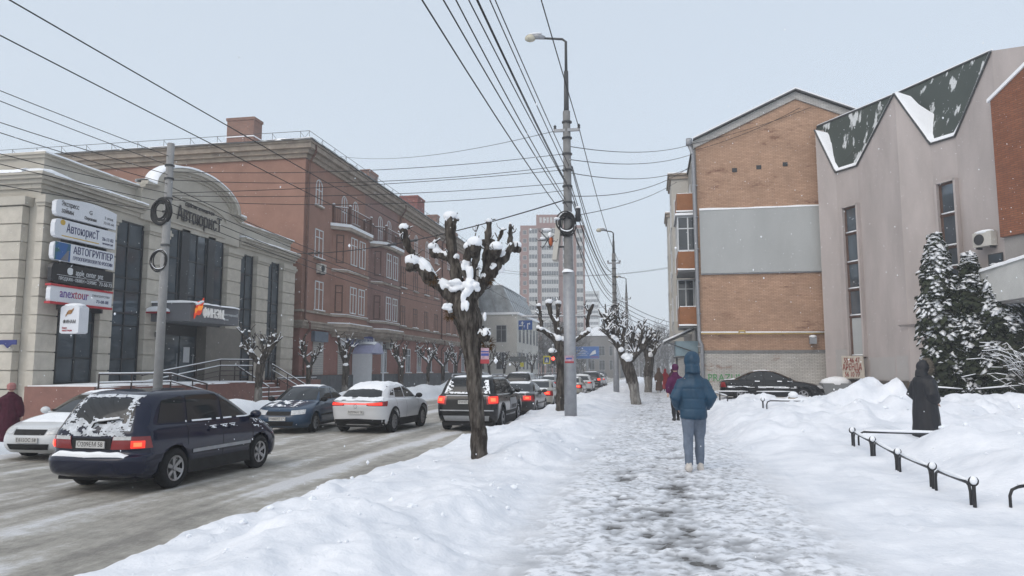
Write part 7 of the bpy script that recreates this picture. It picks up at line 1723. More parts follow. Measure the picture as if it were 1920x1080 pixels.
# ---- snow-laden thuja columns on the right
GREEN = mat('thuja_green', (0.022, 0.030, 0.018), 0.85, 0.5, 6, col2=(0.05, 0.058, 0.03), t=(.3, .8))
def thuja(label, x, y, z0, h, r, seed):
    rnd = random.Random(seed); root = thing('thuja_tree', label, 'tree', (x, y, z0), group='snow-laden thuja columns')
    q = MB(); q.tube([(x, y, z0 - 0.2), (x, y, z0 + h * 0.9)], [0.10, 0.03], 8); q.build('trunk', BARK, root, smooth=True)
    g = MB(); s = MB(); core = MB()
    prof = lambda t: r * (0.55 + 0.9 * t if t < 0.35 else (1.0 * (1 - ((t - 0.35) / 0.65) ** 1.7) ** 0.75 * 0.865)) 
    core.lathe([(0.02, z0 + 0.3)] + [(prof(t) * 0.62, z0 + 0.3 + (h - 0.4) * t) for t in np.linspace(0.02, 0.97, 12)] + [(0.02, z0 + h - 0.1)], 10, (x, y, 0)); core.build('inner_foliage', GREEN, root, smooth=True)
    n = int(3300 * h * r / 7)
    for k in range(n):
        t = rnd.random() ** 0.85; rr = prof(t) * (1 + 0.22 * mnoise.noise(Vector((math.cos(k) * 2, t * 6, seed)))); a = rnd.uniform(0, 6.283)
        lump = 1 + 0.16 * math.sin(3 * a + 5 * t * 6 + seed) ; rr *= lump * rnd.uniform(0.62, 1.04)
        p = Vector((x + math.cos(a) * rr, y + math.sin(a) * rr, z0 + 0.3 + (h - 0.35) * t)); o = Vector((math.cos(a), math.sin(a), 0)); up = Vector((0, 0, 1)); side = o.cross(up)
        L = rnd.uniform(0.15, 0.30); W = L * rnd.uniform(0.4, 0.7); dr = rnd.uniform(-0.75, 0.35)
        tip = p + o * L * 0.8 + up * L * dr
        # a drooping fan of leaf scales
        V = [p - side * W * 0.3, p + side * W * 0.3, p + o * L * 0.45 + side * W * 0.8 + up * (L * 0.10 + dr * L * .3), tip + side * W * 0.35, tip, tip - side * W * 0.35, p + o * L * 0.45 - side * W * 0.8 + up * (L * 0.10 + dr * L * .3), p + o * L * 0.3 + up * L * 0.22]
        g.add(V, [(7, 1, 2), (7, 2, 3), (7, 3, 4), (7, 4, 5), (7, 5, 6), (7, 6, 0), (0, 1, 7)])
        for j in range(2):
            f_ = tip - up * L * rnd.uniform(0.2, 0.5) + side * rnd.uniform(-W, W); g.add([p + o * L * .2, tip + side * W * .2 * (j * 2 - 1), f_], [(0, 1, 2)])
        face = 0.18 + 0.40 * t + 1.5 * mnoise.noise(p * 1.9)
        if rnd.random() < face:
            e = rnd.uniform(0.8, 1.25); cp = p + o * L * 0.45; VS = [cp + (Vector(v) - cp) * e + up * (0.015 + 0.01 * rnd.random()) for v in V]; VS[7] = VS[7] + up * L * rnd.uniform(0.06, 0.20); VS[4] = VS[4] + up * 0.02
            s.add(VS, [(7, 1, 2), (7, 2, 3), (7, 3, 4), (7, 4, 5), (7, 5, 6), (7, 6, 0), (0, 1, 7), (6, 5, 4, 3, 2, 1, 0)])
    tag(g.build('foliage', GREEN, root), kind='stuff'); tag(s.build('snow', SNOWF, root, smooth=True), kind='stuff')
thuja('tallest snow-laden thuja, left of the three columns by the mauve building', 11.55, 32.6, 0.15, 7.0, 0.80, 1)
thuja('snow-laden thuja in the middle of the three columns', 12.6, 32.2, 0.15, 6.1, 0.72, 2)
thuja('snow-laden thuja at the right of the three columns, lowest one', 13.35, 31.6, 0.15, 5.5, 0.92, 3)
# arching bare shrub in front of the thujas
sh = thing('bare_shrub', 'bare arching shrub with snow along its stems before the thujas', 'shrub', (13.6, 29.6, 0.2)); rnd = random.Random(12); m_ = MB(); s_ = MB()
for k in range(60):
    a = rnd.uniform(1.8, 4.4) if k % 4 else rnd.uniform(-0.8, 1.0); ln = rnd.uniform(1.0, 2.6); hh = rnd.uniform(1.2, 2.9); b_ = Vector((13.8 + rnd.uniform(-.5, .5), 29.4 + rnd.uniform(-.3, .3), 0.1)); P = []
    for i in range(7):
        t = i / 6; P.append(b_ + Vector((math.cos(a) * ln * t ** 1.3, math.sin(a) * ln * 0.4 * t, hh * (1 - (1 - t) ** 1.7) - 0.35 * t ** 3 + rnd.uniform(-.05, .05))))
    m_.tube(P, [0.022, 0.018, 0.015, 0.012, 0.010, 0.007, 0.004], 4, cap=False)
    for i in range(1, 6):
        if rnd.random() < 0.6: s_.tube([P[i] + Vector((0, 0, 0.012)), P[i + 1] + Vector((0, 0, 0.012))], [0.016, 0.012], 5)
    for j in range(6):
        i = rnd.randrange(2, 6); e = P[i] + Vector((rnd.uniform(-.4, .4), rnd.uniform(-.2, .2), rnd.uniform(-.05, .4))); m_.tube([P[i], e], [0.007, 0.003], 3, cap=False)
tag(m_.build('stems', BARK, sh), kind='stuff'); tag(s_.build('snow', SNOWF, sh, smooth=True), kind='stuff')
# ================================================================== POLES, LAMPS, WIRES
def catenary(a, b, sag, n=14):
    a = Vector(a); b = Vector(b); return [a.lerp(b, i / n) - Vector((0, 0, sag * 4 * (i / n) * (1 - i / n))) for i in range(n + 1)]
def lamp_post(label, x, y, z0, htop, arm, lamp_z, sleeve=None, lean=0.0, big=True):
    t = thing('lamp_post', label, 'lamp post', (x, y, z0), group='street lamp posts along the walkway')
    zc = htop
    q = MB(); q.tube([(x, y, z0 - 0.3), (x + lean * 0.5, y, (z0 + zc) / 2), (x + lean, y, zc)], [0.165, 0.15, 0.125], 14); q.build('column', CONCRETE, t, smooth=True)
    if sleeve:
        q = MB(); q.tube([(x + 0.0, y, z0 - 0.3), (x + lean * 0.4, y, sleeve)], [0.20, 0.19], 20); q.build('steel_sleeve', STEEL, t, smooth=True)
        q = MB(); q.lathe([(0.205, sleeve - 0.02), (0.19, sleeve + 0.03), (0.10, sleeve + 0.12), (0.02, sleeve + 0.24)], 16, (x + lean * 0.4 - 0.03, y - 0.02, 0)); q.build('sleeve_snow', SNOWF, t, smooth=True)
    q = MB(); q.tube([(x + lean, y, zc - 0.5), (x + lean, y, zc + (lamp_z - zc) * 0.55)], [0.09, 0.075], 10); q.tube([(x + lean, y, zc + (lamp_z - zc) * 0.55), (x + lean, y, lamp_z - 0.1), (x + lean - 0.12, y, lamp_z), (x + lean - arm, y, lamp_z + 0.12)], [0.05, 0.045, 0.04, 0.035], 8); q.build('bracket', DARKSTEEL, t, smooth=True)
    q = MB(); xe = x + lean - arm; q.tube([(xe + 0.28, y, lamp_z + 0.10), (xe + 0.05, y, lamp_z + 0.17), (xe - 0.15, y, lamp_z + 0.18)], [0.06, 0.10, 0.09], 10); lo = q.build('lamp_head', STEEL, t, smooth=True)
    q = MB(); q.ico((xe - 0.22, y, lamp_z + 0.13), (0.20, 0.13, 0.14), 2); q.build('lamp_glass', mat('lamp_glass', (0.48, 0.45, 0.36), 0.15, 0.2, 6), lo, smooth=True)
    q = MB(); q.ico((xe - 0.05, y, lamp_z + 0.26), (0.25, 0.1, 0.04), 2); q.build('snow', SNOWF, lo, smooth=True)
    for k, zz in enumerate((zc - 0.72,)):
        q = MB(); q.bx(x + lean - 0.42, x + lean + 0.45, y - 0.12, y - 0.04, zz, zz + 0.09); c_ = q.build('crossarm', STEEL, t)
        q = MB()
        for dx in (-0.38, 0.42): q.lathe([(0.03, 0), (0.055, 0.03), (0.035, 0.07), (0.055, 0.11), (0.02, 0.16)], 8, (x + lean + dx, y - 0.08, zz + 0.08))
        q.build('insulator', DARKSTEEL, t)
    q = MB()
    for zz in np.arange(sleeve + 1.2 if sleeve else 4.5, zc - 0.3, 0.55): q.tube([(x + lean * .8, y, zz), (x + lean * .8, y, zz + 0.05)], 0.17, 12)
    tag(q.build('clamp_band', DARKSTEEL, t), kind='stuff')
    return t
lamp_post('tall concrete lamp post with a steel sleeve and cable coils, nearest on the walkway', -2.57, 24.0, 0.1, 10.2, 1.0, 12.75, 4.75, -0.06)
lamp_post('second concrete lamp post along the walkway', -2.30, 50.0, 0.1, 9.4, 0.75, 10.9, 4.4, -0.05)
lamp_post('third lamp post along the walkway, small in the distance', -2.35, 76.0, 0.1, 9.4, 0.75, 10.9, 4.4, 0.0)
# coils of spare cable
def coil(label, c, r, n, seed, tilt=0.0, ax='Y', wr=0.022, sk=0.6):
    t = thing('cable_coil', label, 'cable coil', c, group='coils of spare cable on the poles'); rnd = random.Random(seed); q = MB(); s = MB()
    for k in range(n):
        rr = r * rnd.uniform(0.86, 1.1); off = rnd.uniform(-.07, .07); ph = rnd.uniform(-.10, .06); ax_ = rnd.uniform(.72, 1.02); cx_ = rnd.uniform(-.05, .05); P = []
        for i in range(25):
            a = 2 * math.pi * i / 24; u, v = rr * ax_ * math.cos(a) + cx_, rr * math.sin(a) * 1.08 + ph
            P.append((c[0] + u, c[1] - 0.22 + off * 0.5, c[2] + v) if ax == 'Y' else (c[0] + 0.2 + off * .5, c[1] + u, c[2] + v))
        q.tube(P, wr, 5, cap=False)
    q.build('cable', WIRE, t, smooth=True)
    P = []
    for i in range(9):
        a = math.pi * (1.12 + 0.76 * i / 8); u, v = r * math.cos(a), r * math.sin(a) * 1.08 + 0.05; P.append((c[0] + u, c[1] - 0.24, c[2] + v) if ax == 'Y' else (c[0] + .22, c[1] + u, c[2] + v))
    s.tube(P, [sk * v for v in (0.02, .035, .04, .045, .045, .045, .04, .035, .02)], 6)
    P = []
    for i in range(9):
        a = math.pi * (0.15 + 0.7 * i / 8); u, v = r * math.cos(a), r * math.sin(a) * 1.08 + 0.05; P.append((c[0] + u, c[1] - 0.22, c[2] + v) if ax == 'Y' else (c[0] + .2, c[1] + u, c[2] + v))
    s.tube(P, [sk * v for v in (0.02, .035, .04, .045, .05, .045, .04, .035, .02)], 6); s.build('snow', SNOWF, t, smooth=True)
coil('thick coil of black cable with snow on the near lamp post', (-2.62, 24, 6.35), 0.30, 9, 1)
coil('small coil of cable on the second lamp post', (-2.33, 50, 5.6), 0.28, 7, 2)
bxj = thing('junction_box', 'black cable junction box beside the coil on the near lamp post', 'box', (-2.3, 23.9, 6.6))
q = MB(); q.tube([(-2.27, 23.85, 6.4), (-2.25, 23.85, 6.85)], [0.10, 0.075], 10); q.build('case', BLACK, bxj, smooth=True); q = MB(); q.ico((-2.25, 23.85, 6.86), (0.1, 0.1, 0.05), 2); q.build('snow', SNOWF, bxj, smooth=True)
# star decoration panel on the near lamp post
de = thing('street_decoration', 'snowy winter light decoration on brackets beside the near lamp post', 'decoration', (-2.9, 24, 5.8))
q = MB(); q.prism([(-2.78, 23.8, 6.55), (-3.0, 23.8, 6.35), (-3.12, 23.8, 5.15), (-2.98, 23.8, 5.15)], (0, 0.5, 0)); q.build('panel', mat('cream_panel', (0.46, 0.44, 0.40), 0.6, 0.1, 3), de)
q = MB(); q.tube([(-2.9, 24, 6.0), (-2.57, 24, 6.0)], 0.03, 6); q.tube([(-3.0, 24, 5.6), (-2.57, 24, 5.6)], 0.03, 6); q.build('bracket', DARKSTEEL, de)
q = MB(); rnd = random.Random(3)
for k in range(7):
    a = 0.5 + k * 0.9; c0 = Vector((-3.28, 24, 5.85)); e = c0 + Vector((math.cos(a) * 0.32, rnd.uniform(-.2, .2), math.sin(a) * 0.32)); q.tube([c0, e], 0.018, 5); q.tube([e + Vector((-.08, 0, .06)), e, e + Vector((.06, 0, .09))], 0.014, 5)
q.build('star_frame', DARKSTEEL, de)
q = MB(); q.ico((-3.17, 23.95, 5.78), (0.07, 0.1, 0.16), 2, jit=.2); q.build('lamp_cluster', mat('orange_glass', (0.42, 0.10, 0.03), 0.4), de, smooth=True)
q = MB()
for c0, r in (((-3.3, 23.95, 6.18), (.16, .1, .05)), ((-3.45, 23.95, 5.9), (.10, .08, .05)), ((-3.2, 23.9, 6.0), (.07, .08, .10)), ((-2.95, 23.85, 6.50), (.12, .2, .06))): q.ico(c0, r, 2, jit=.1)
fused(q, 'snow', SNOWF, de, voxel=0.02, smooth_it=2)
pp = thing('poster', 'red and blue paper poster pasted round the lamp post sleeve', 'poster', (-2.57, 23.8, 1.9))
q = MB(); q.grid([[(-2.57 + 0.206 * math.cos(a), 24.0 + 0.206 * math.sin(a), z) for z in (1.78, 2.02)] for a in np.linspace(-2.5, -0.9, 9)]); q.build('sheet', POSTB, pp)
q = MB(); q.grid([[(-2.57 + 0.209 * math.cos(a), 24.0 + 0.209 * math.sin(a), z) for z in (1.78, 1.84)] for a in np.linspace(-2.5, -0.9, 9)]); q.build('red_band', MATS['poster_red'], pp)
q = MB(); q.grid([[(-2.57 + 0.209 * math.cos(a), 24.0 + 0.209 * math.sin(a), z) for z in (1.90, 1.95)] for a in np.linspace(-2.2, -1.2, 7)]); q.build('blue_lines', MATS['poster_blue'], pp)
# concrete pole on the left pavement
lp = thing('utility_pole', 'plain grey concrete pole in front of the beige building', 'pole', (-14.1, 19.4, -0.2))
q = MB(); q.tube([(-14.1, 19.4, -0.5), (-14.0, 19.3, 8.3)], [0.135, 0.105], 16); q.build('column', mat('pale_concrete', (0.27, 0.27, 0.27), 0.9, 0.12, 4, bump=0.2), lp, smooth=True)
q = MB()
for zz in (5.2, 6.2, 6.6, 7.2, 7.6): q.tube([(-14.02, 19.32, zz), (-14.02, 19.32, zz + 0.05)], 0.14, 12)
tag(q.build('clamp_band', DARKSTEEL, lp), kind='stuff')
coil('big loop of black cable hanging at the left of the concrete pole', (-14.16, 19.45, 6.25), 0.30, 14, 5, sk=0.3)
coil('thin loose loop of cable lower on the concrete pole', (-14.14, 19.45, 4.75), 0.27, 5, 6, wr=0.016, sk=0.2)

def span(label, wires, r=0.014, group='overhead cable spans'):
    a = wires[0][0]; t = thing('overhead_cables', label, 'cables', a, group=group)
    for (p0, p1, sag) in wires:
        q = MB(); q.tube(catenary(p0, p1, sag), r, 5, cap=False); q.build('wire', WIRE, t, smooth=True)
    return t
rnd = random.Random(21)
px_, py_ = -2.6, 24.0
# bundle overhead, towards the camera
W = []
for k, (z1, x0_, z0_) in enumerate(((6.6, -2.95, 6.9), (6.9, -2.9, 7.2), (7.2, -2.75, 7.7), (7.5, -2.9, 8.0), (7.7, -2.75, 8.2), (7.9, -2.8, 8.4), (8.1, -2.7, 8.5), (8.3, -2.75, 8.8))):
    W.append(((x0_ - 0.1, -6.0, z0_ + 0.2), (px_ + rnd.uniform(-.15, .1), py_, z1), rnd.uniform(0.25, 0.5)))
span('bundle of black cables running overhead from the near lamp post towards the viewer', W, 0.012)
span('single power line over the walkway from the near lamp post crossarm', [((-2.1, -6, 9.9), (-2.2, py_, 9.55), 0.2), ((-2.2, py_, 9.55), (-2.0, 50, 8.8), 0.5)], 0.015)
W = []
for k in range(9):
    W.append(((px_ + rnd.uniform(0, .2), py_, 8.6 - 0.3 * k), (-2.3 + rnd.uniform(-.15, .1), 50, 8.2 - 0.32 * k), rnd.uniform(0.5, 1.1)))
span('bundle of cables between the first and second lamp posts', W, 0.016)
span('cables between the second and third lamp posts', [((-2.3, 50, 8.0 - 0.4 * k), (-2.35, 76, 8.0 - 0.4 * k), 0.6) for k in range(6)], 0.018)
span('cables beyond the third lamp post down the street', [((-2.35, 76, 8.0 - 0.5 * k), (-1.0, 150, 6.5 - 0.3 * k), 1.0) for k in range(5)], 0.03)
span('cables from the second lamp post to the brick house', [((-2.3, 50, 6.4 - 0.3 * k), (2.6, 66 + 3 * k, 5.5 - 0.2 * k), 0.3) for k in range(4)], 0.02)
span('four cables from the near lamp post to the brick house gable', [((px_, py_, 9.0), (2.7, 41.9, 14.3), 0.35), ((px_, py_, 8.55), (2.6, 41.9, 13.7), 0.35), ((px_, py_, 8.1), (2.4, 42.0, 12.9), 0.4), ((px_, py_, 7.3), (2.4, 42.0, 13.0), 0.5), ((px_, py_, 6.6), (1.9, 49.0, 13.9), 0.3)], 0.014)
span('cables along the upper orange wall of the brick house', [((2.75, 41.85, 14.3), (9.0, 41.9, 16.0), 0.15), ((2.75, 41.85, 13.9), (8.4, 41.9, 16.0), 0.2)], 0.014)
span('cables crossing the road from the near lamp post to the concrete pole', [((px_, py_, 8.75), (-14, 19.35, 7.45), 0.25), ((px_, py_, 8.35), (-14, 19.35, 7.2), 0.3), ((px_, py_, 8.2), (-14, 19.35, 6.8), 0.12), ((px_, py_, 7.75), (-14, 19.35, 6.72), 0.18), ((px_, py_, 7.5), (-14, 19.35, 6.6), 0.3)], 0.010)
span('thick stay cable with insulators from the near lamp post to the beige building', [((px_, py_, 7.2), (-21, 41, 8.55), 0.5)], 0.022)
span('faint high wire from the near lamp post crossarm to the pink building roof', [((px_ - .4, py_, 9.55), (-20.6, 46, 16.0), 0.5)], 0.010)
span('cables along the left pavement from the concrete pole towards the viewer', [((-14, 19.35, 7.9 - 0.28 * k), (-14.2 - 0.1 * k, -4, 7.9 - 0.42 * k + (0.5 if k % 2 else 0)), 0.25 + 0.04 * k) for k in range(7)], 0.010)
span('cables along the left pavement beyond the concrete pole', [((-14, 19.35, 7.0 - 0.25 * k), (-14.5, 56, 7.2 - 0.3 * k), 0.5) for k in range(4)], 0.013)
span('pair of contact wires over the far lane', [((-8.2, -6, 6.5), (-8.2, 30, 6.5), 0.1), ((-9.4, -6, 6.6), (-9.4, 30, 6.6), 0.1), ((-8.2, 30, 6.5), (-8.6, 90, 6.4), 0.3), ((-9.4, 30, 6.6), (-9.6, 90, 6.5), 0.3)], 0.011)
span('cross wires far down the street above the crossing', [((-21, 84, 13.5), (2.7, 86, 13.2), 1.0), ((-21, 86, 14.2), (2.7, 88, 13.6), 1.2), ((-17.5, 98, 8.5), (-2.3, 76, 8.6), 0.5)], 0.018)
ins = MB()
for t_ in (0.42, 0.50, 0.86, 0.90):
    p = catenary((px_, py_, 7.2), (-21, 41, 8.55), 0.5, 100)[int(t_ * 100)]
    d = Vector((-18.4, 17, 1.35)).normalized(); ins.tube([p - d * 0.45, p - d * .3, p, p + d * .3, p + d * 0.45], [0.03, 0.07, 0.05, 0.07, 0.03], 8)
tag(ins.build('insulator_string', DARKSTEEL), 'dark insulators strung on the stay cable over the road', 'insulators', kind='stuff')

# ================================================================== ROAD SIGNS, BILLBOARD, SIGNALS
SBLUE = mat('sign_blue', (0.015, 0.07, 0.26), 0.5, 0.05)
ls = thing('lane_sign', 'blue lane direction sign hanging from a mast arm over the road', 'road sign', (-12.6, 75, 6.0))
q = MB(); q.bx(-13.36, -11.92, 75, 75.05, 5.65, 6.62); q.build('panel', SBLUE, ls)
def arrow(mb, x, z, h, dx):
    mb.bx(x - 0.05, x + 0.05, 74.985, 74.995, z, z + h * (0.62 if dx else 0.75))
    if dx:
        mb.prism([(x - 0.05, 74.985, z + h * .62), (x + dx * .28, 74.985, z + h * .62), (x + dx * .28, 74.985, z + h * .74), (x - 0.05, 74.985, z + h * .74)], (0, 0.01, 0))
        mb.prism([(x + dx * .28, 74.985, z + h * .52), (x + dx * .28, 74.985, z + h * .86), (x + dx * .46, 74.985, z + h * .68)], (0, 0.01, 0))
    else: mb.prism([(x - .15, 74.985, z + h * .7), (x + .15, 74.985, z + h * .7), (x, 74.985, z + h)], (0, 0.01, 0))
q = MB(); arrow(q, -12.95, 5.72, 0.82, 0); arrow(q, -12.95, 5.70, 0.55, -0.75); q.build('ahead_left_arrow', WHITE, ls)
q = MB(); arrow(q, -12.40, 5.72, 0.8, 0.6); q.build('right_arrow', WHITE, ls)
q = MB(); q.tube([(-5.4, 75.1, 7.0), (-10.5, 75.1, 6.95), (-13.0, 75.1, 7.0)], 0.06, 8); q.tube([(-2.6, 75.8, 6.2), (-5.4, 75.1, 7.0)], 0.07, 8); q.tube([(-12.6, 75.08, 7.0), (-12.6, 75.08, 6.5)], 0.03, 6); q.build('mast_arm', STEEL, ls)
q = MB(); q.tube([(-5.4, 75.1, 7.07), (-13.0, 75.1, 7.07)], 0.05, 6); q.build('snow', SNOWF, ls, smooth=True)
bb = thing('billboard', 'blue billboard with white emblem beyond the crossing', 'billboard', (-11, 130, 2))
q = MB(); q.bx(-13.1, -8.9, 130, 130.3, 3.5, 5.6); q.build('panel', mat('billboard_blue', (0.035, 0.13, 0.38), 0.5, 0.1, 0.8), bb)
q = MB(); q.bx(-13.2, -8.8, 129.95, 130.35, 5.6, 5.68); q.bx(-13.2, -8.8, 129.95, 130.35, 3.42, 3.5); q.tube([(-11, 130.2, -0.5), (-11, 130.2, 3.5)], 0.2, 8); q.build('frame', STEEL, bb)
q = MB(); q.prism([(-10.6, 129.96, 4.0), (-9.4, 129.96, 4.35), (-9.5, 129.96, 5.0), (-10.0, 129.96, 4.75)], (0, 0.02, 0)); q.build('white_emblem', WHITE, bb)
q = MB(); q.bx(-10.4, -9.0, 129.97, 129.99, 3.72, 3.82); q.build('red_strip', rd_, bb)
for k in range(4):
    q = MB(); q.bx(-12.8, -11.2 + 0.3 * (k % 2), 129.97, 129.99, 4.9 - 0.28 * k, 4.98 - 0.28 * k); q.build('text_line', WHITE, bb)
cw = thing('crossing_sign', 'pedestrian crossing sign on a yellow square beside the red signal', 'road sign', (-8.5, 92, 0))
YEL = mat('sign_yellow', (0.55, 0.50, 0.03), 0.5)
q = MB(); q.bx(-13.25, -12.35, 92, 92.03, 2.3, 3.3); q.build('yellow_panel', YEL, cw); q = MB(); q.bx(-13.1, -12.5, 91.97, 91.99, 2.45, 3.1); q.build('blue_panel', SBLUE, cw)
q = MB(); q.prism([(-13.0, 91.96, 2.5), (-12.6, 91.96, 2.5), (-12.8, 91.96, 3.0)], (0, 0.005, 0)); q.build('white_triangle', WHITE, cw); q = MB(); q.tube([(-12.8, 92.05, -0.4), (-12.8, 92.05, 3.4)], 0.04, 6); q.build('post', STEEL, cw)
ts = thing('traffic_signal', 'traffic signal showing red left of the tree behind the lamp post', 'traffic light', (-11.6, 92, 0))
q = MB(); q.bx(-12.15, -11.8, 91.9, 92.1, 2.3, 3.3); q.build('housing', BLACK, ts); q = MB(); q.lathe([(0, 0), (0.19, 0), (0.19, -0.06), (0, -0.08)], 16, (-11.975, 91.9, 2.95), 'Y'); q.build('red_lamp', mat('signal_red', (0.5, 0.02, 0.01), 0.4, 0.1, emit=(1, 0.05, 0.03), es=7), ts)
q = MB(); q.lathe([(0, 0), (0.13, 0), (0.13, -0.02), (0, -0.03)], 14, (-11.975, 91.9, 2.5), 'Y'); q.build('green_lamp', BLACK, ts); q = MB(); q.tube([(-11.975, 92.05, -0.4), (-11.975, 92.05, 2.4)], 0.05, 6); q.build('post', STEEL, ts)
gs = thing('guide_board', 'grey street name board on posts among the far pollarded trees', 'road sign', (-15.5, 86, 0))
q = MB(); q.bx(-16.4, -14.4, 86, 86.05, 2.5, 3.1); q.build('panel', mat('board_grey', (0.12, 0.13, 0.13), 0.6), gs); q = MB(); q.tube([(-15.3, 86.1, -.4), (-15.3, 86.1, 3.0)], 0.04, 6); q.build('post', STEEL, gs)
q = MB(); q.bx(-15.1, -14.7, 85.95, 85.98, 1.9, 2.4); q.build('small_panel', YEL, gs)
# guard railing along the far kerb
gr = thing('guard_rail', 'dark pedestrian guard railing along the far kerb near the crossing', 'railing', (-14.2, 80, -0.2))
q = MB()
for zz in (0.25, 0.95): q.tube([(-14.6, 72, zz), (-14.6, 118, zz)], 0.03, 5)
for yy in np.arange(72, 118, 0.5): q.tube([(-14.6, yy, 0.25), (-14.6, yy, 0.95)], 0.012, 4)
q.build('rails', DARKSTEEL, gr)
for yy in np.arange(72, 118.5, 2.0):
    q = MB(); q.tube([(-14.6, yy, -0.3), (-14.6, yy, 1.05)], 0.04, 6); o = q.build('post', DARKSTEEL, gr); q = MB(); q.ico((-14.6, yy, 1.1), (0.09, 0.09, 0.06), 1); q.build('snow', SNOWF, o, smooth=True)
nt = thing('stop_post', 'thin post with a small grey plate beside the far walkway', 'road sign', (0.2, 70, 0))
q = MB(); q.tube([(-0.2, 70, 0), (-0.2, 70, 3.6)], 0.05, 6); q.build('post', DARKSTEEL, nt); q = MB(); q.bx(-0.4, 0.0, 69.9, 69.95, 2.0, 2.6); q.build('plate', GREYL, nt)

# ================================================================== LOW FENCES
def sh_(x, y): return float(snow_h(np.array([x]), np.array([y]))[0])
def hoop_fence(label, pts, h=0.32, balls=True, group='low black hoop fences', gap=0.10, zf=None):
    """posts with a ball between arched hoop panels"""
    t = thing('hoop_fence', label, 'fence', (pts[0][0], pts[0][1], sh_(*pts[0])), group=group)
    for i, (x, y) in enumerate(pts):
        z = sh_(x, y) if zf is None else zf
        if balls:
            q = MB(); q.tube([(x, y, z - 0.5), (x, y, z + h * 0.72)], 0.021, 8); po_ = q.build('post', BLACK, t)
            zc_ = z + h * 0.72 + 0.045; q = MB(); q.tube([(x + 0.047 * math.cos(2 * math.pi * k / 16), y, zc_ + 0.047 * math.sin(2 * math.pi * k / 16)) for k in range(17)], 0.011, 6, cap=False); q.build('finial_ring', BLACK, po_, smooth=True)
            q = MB(); q.ico((x, y, zc_ + 0.012), (0.043, 0.036, 0.05), 2); q.build('snow', SNOWF, po_, smooth=True)
        if i < len(pts) - 1:
            x1, y1 = pts[i + 1]; z1 = sh_(x1, y1) if zf is None else zf; d = Vector((x1 - x, y1 - y, 0)).normalized(); a = Vector((x, y, z)) + d * gap; b = Vector((x1, y1, z1)) - d * gap; up = Vector((0, 0, 1)); c = 0.09; hh = h * 0.75
            P = [a - up * .4, a + up * (hh - c), a + up * (hh - c * .3) + d * c * .3, a + up * hh + d * c] + [(a + up * hh + d * c).lerp(b + up * hh - d * c, k / 4) for k in (1, 2, 3)] + [b + up * hh - d * c, b + up * (hh - c * .3) - d * c * .3, b + up * (hh - c), b - up * .4]
            q = MB(); q.tube(P, 0.017, 8); ho = q.build('hoop', BLACK, t, smooth=True)
            q = MB(); q.tube([p + up * 0.030 for p in P[3:8]], [0.012, 0.026, 0.030, 0.026, 0.012], 6); q.build('snow', SNOWF, ho, smooth=True)
    return t
hoop_fence('nearest low black fence of hoops and ball posts, running away at the right', [(3.46, 9.12), (3.48, 10.4), (3.6, 12.15), (3.62, 13.5), (3.6, 14.7)])
hoop_fence('low black fence side running right from the far ball post, half buried', [(3.62, 14.75), (5.6, 14.9)])
hoop_fence('low black hoop at the right edge beside the nearest ball post', [(3.62, 9.0), (6.2, 9.5)], gap=0.16, balls=False)
hoop_fence('low black fence beside the walkway left of the parked black saloon', [(2.6, 27.0), (2.55, 29.5), (2.5, 32), (2.5, 34.5)], h=0.45, balls=False, zf=0.30)
hoop_fence('low black fence in front of the parked black saloon', [(2.6, 36.2), (4.6, 36.2), (6.6, 36.2)], h=0.45, balls=False, zf=0.2)
hoop_fence('short low fence with a thick post before the snow heap', [(3.0, 21.5), (4.8, 21.4)], h=0.4, zf=0.42)
hoop_fence('low fence end below the red-lettered board', [(8.0, 35.4), (9.5, 35.0)], h=0.6)
hoop_fence('low fence before the thuja columns', [(9.6, 30.2), (11.4, 29.9), (13.2, 29.6), (15.0, 29.3)], h=0.7)
# litter bins and heaps by the wall
bn = thing('bollard_stone', 'rounded pale stone bollard capped with snow before the parked saloon', 'bollard', (4.7, 27.5, 0.3))
z_ = 0.35
q = MB(); q.lathe([(0.17, z_ - 0.4), (0.18, z_ + 0.08), (0.16, z_ + 0.25), (0.10, z_ + 0.36), (0.02, z_ + 0.40)], 16, (4.85, 27.5, 0)); q.build('stone', mat('stone_ball', (0.33, 0.29, 0.23), 0.9, 0.3, 4), bn, smooth=True)
q = MB(); q.ico((4.85, 27.45, z_ + 0.34), (0.165, 0.165, 0.13), 2, jit=0.03); q.build('snow', SNOWF, bn, smooth=True)
gb = thing('metal_bin', 'grey metal bin heaped with snow beside the parked black saloon', 'bin', (9.0, 39.6, 0.1))
q = MB(); q.prism([(8.35, 39.2, 0.9), (9.75, 39.2, 0.9), (9.6, 39.2, 0.0), (8.5, 39.2, 0.0)], (0, 0.9, 0)); q.build('body', mat('bin_grey', (0.2, 0.21, 0.22), 0.6), gb)
q = MB(); q.ico((9.05, 39.65, 0.92), (0.72, 0.5, 0.32), 2, jit=0.06); q.build('snow', SNOWF, gb, smooth=True)
# ================================================================== PEOPLE
def loft_ellipses(mb, rows, n=20, m=0):
    """rows: (cx, cy, z, rx, ry)"""
    V = []; F = []
    for cx, cy_, z, rx, ry in rows:
        for k in range(n):
            a = 2 * math.pi * k / n; V.append((cx + rx * math.cos(a), cy_ + ry * math.sin(a), z))
    for i in range(len(rows) - 1):
        for k in range(n): F.append((i * n + k, i * n + (k + 1) % n, (i + 1) * n + (k + 1) % n, (i + 1) * n + k))
    F.append(tuple(range(n - 1, -1, -1))); F.append(tuple(range((len(rows) - 1) * n, len(rows) * n)))
    mb.add(V, F, m)

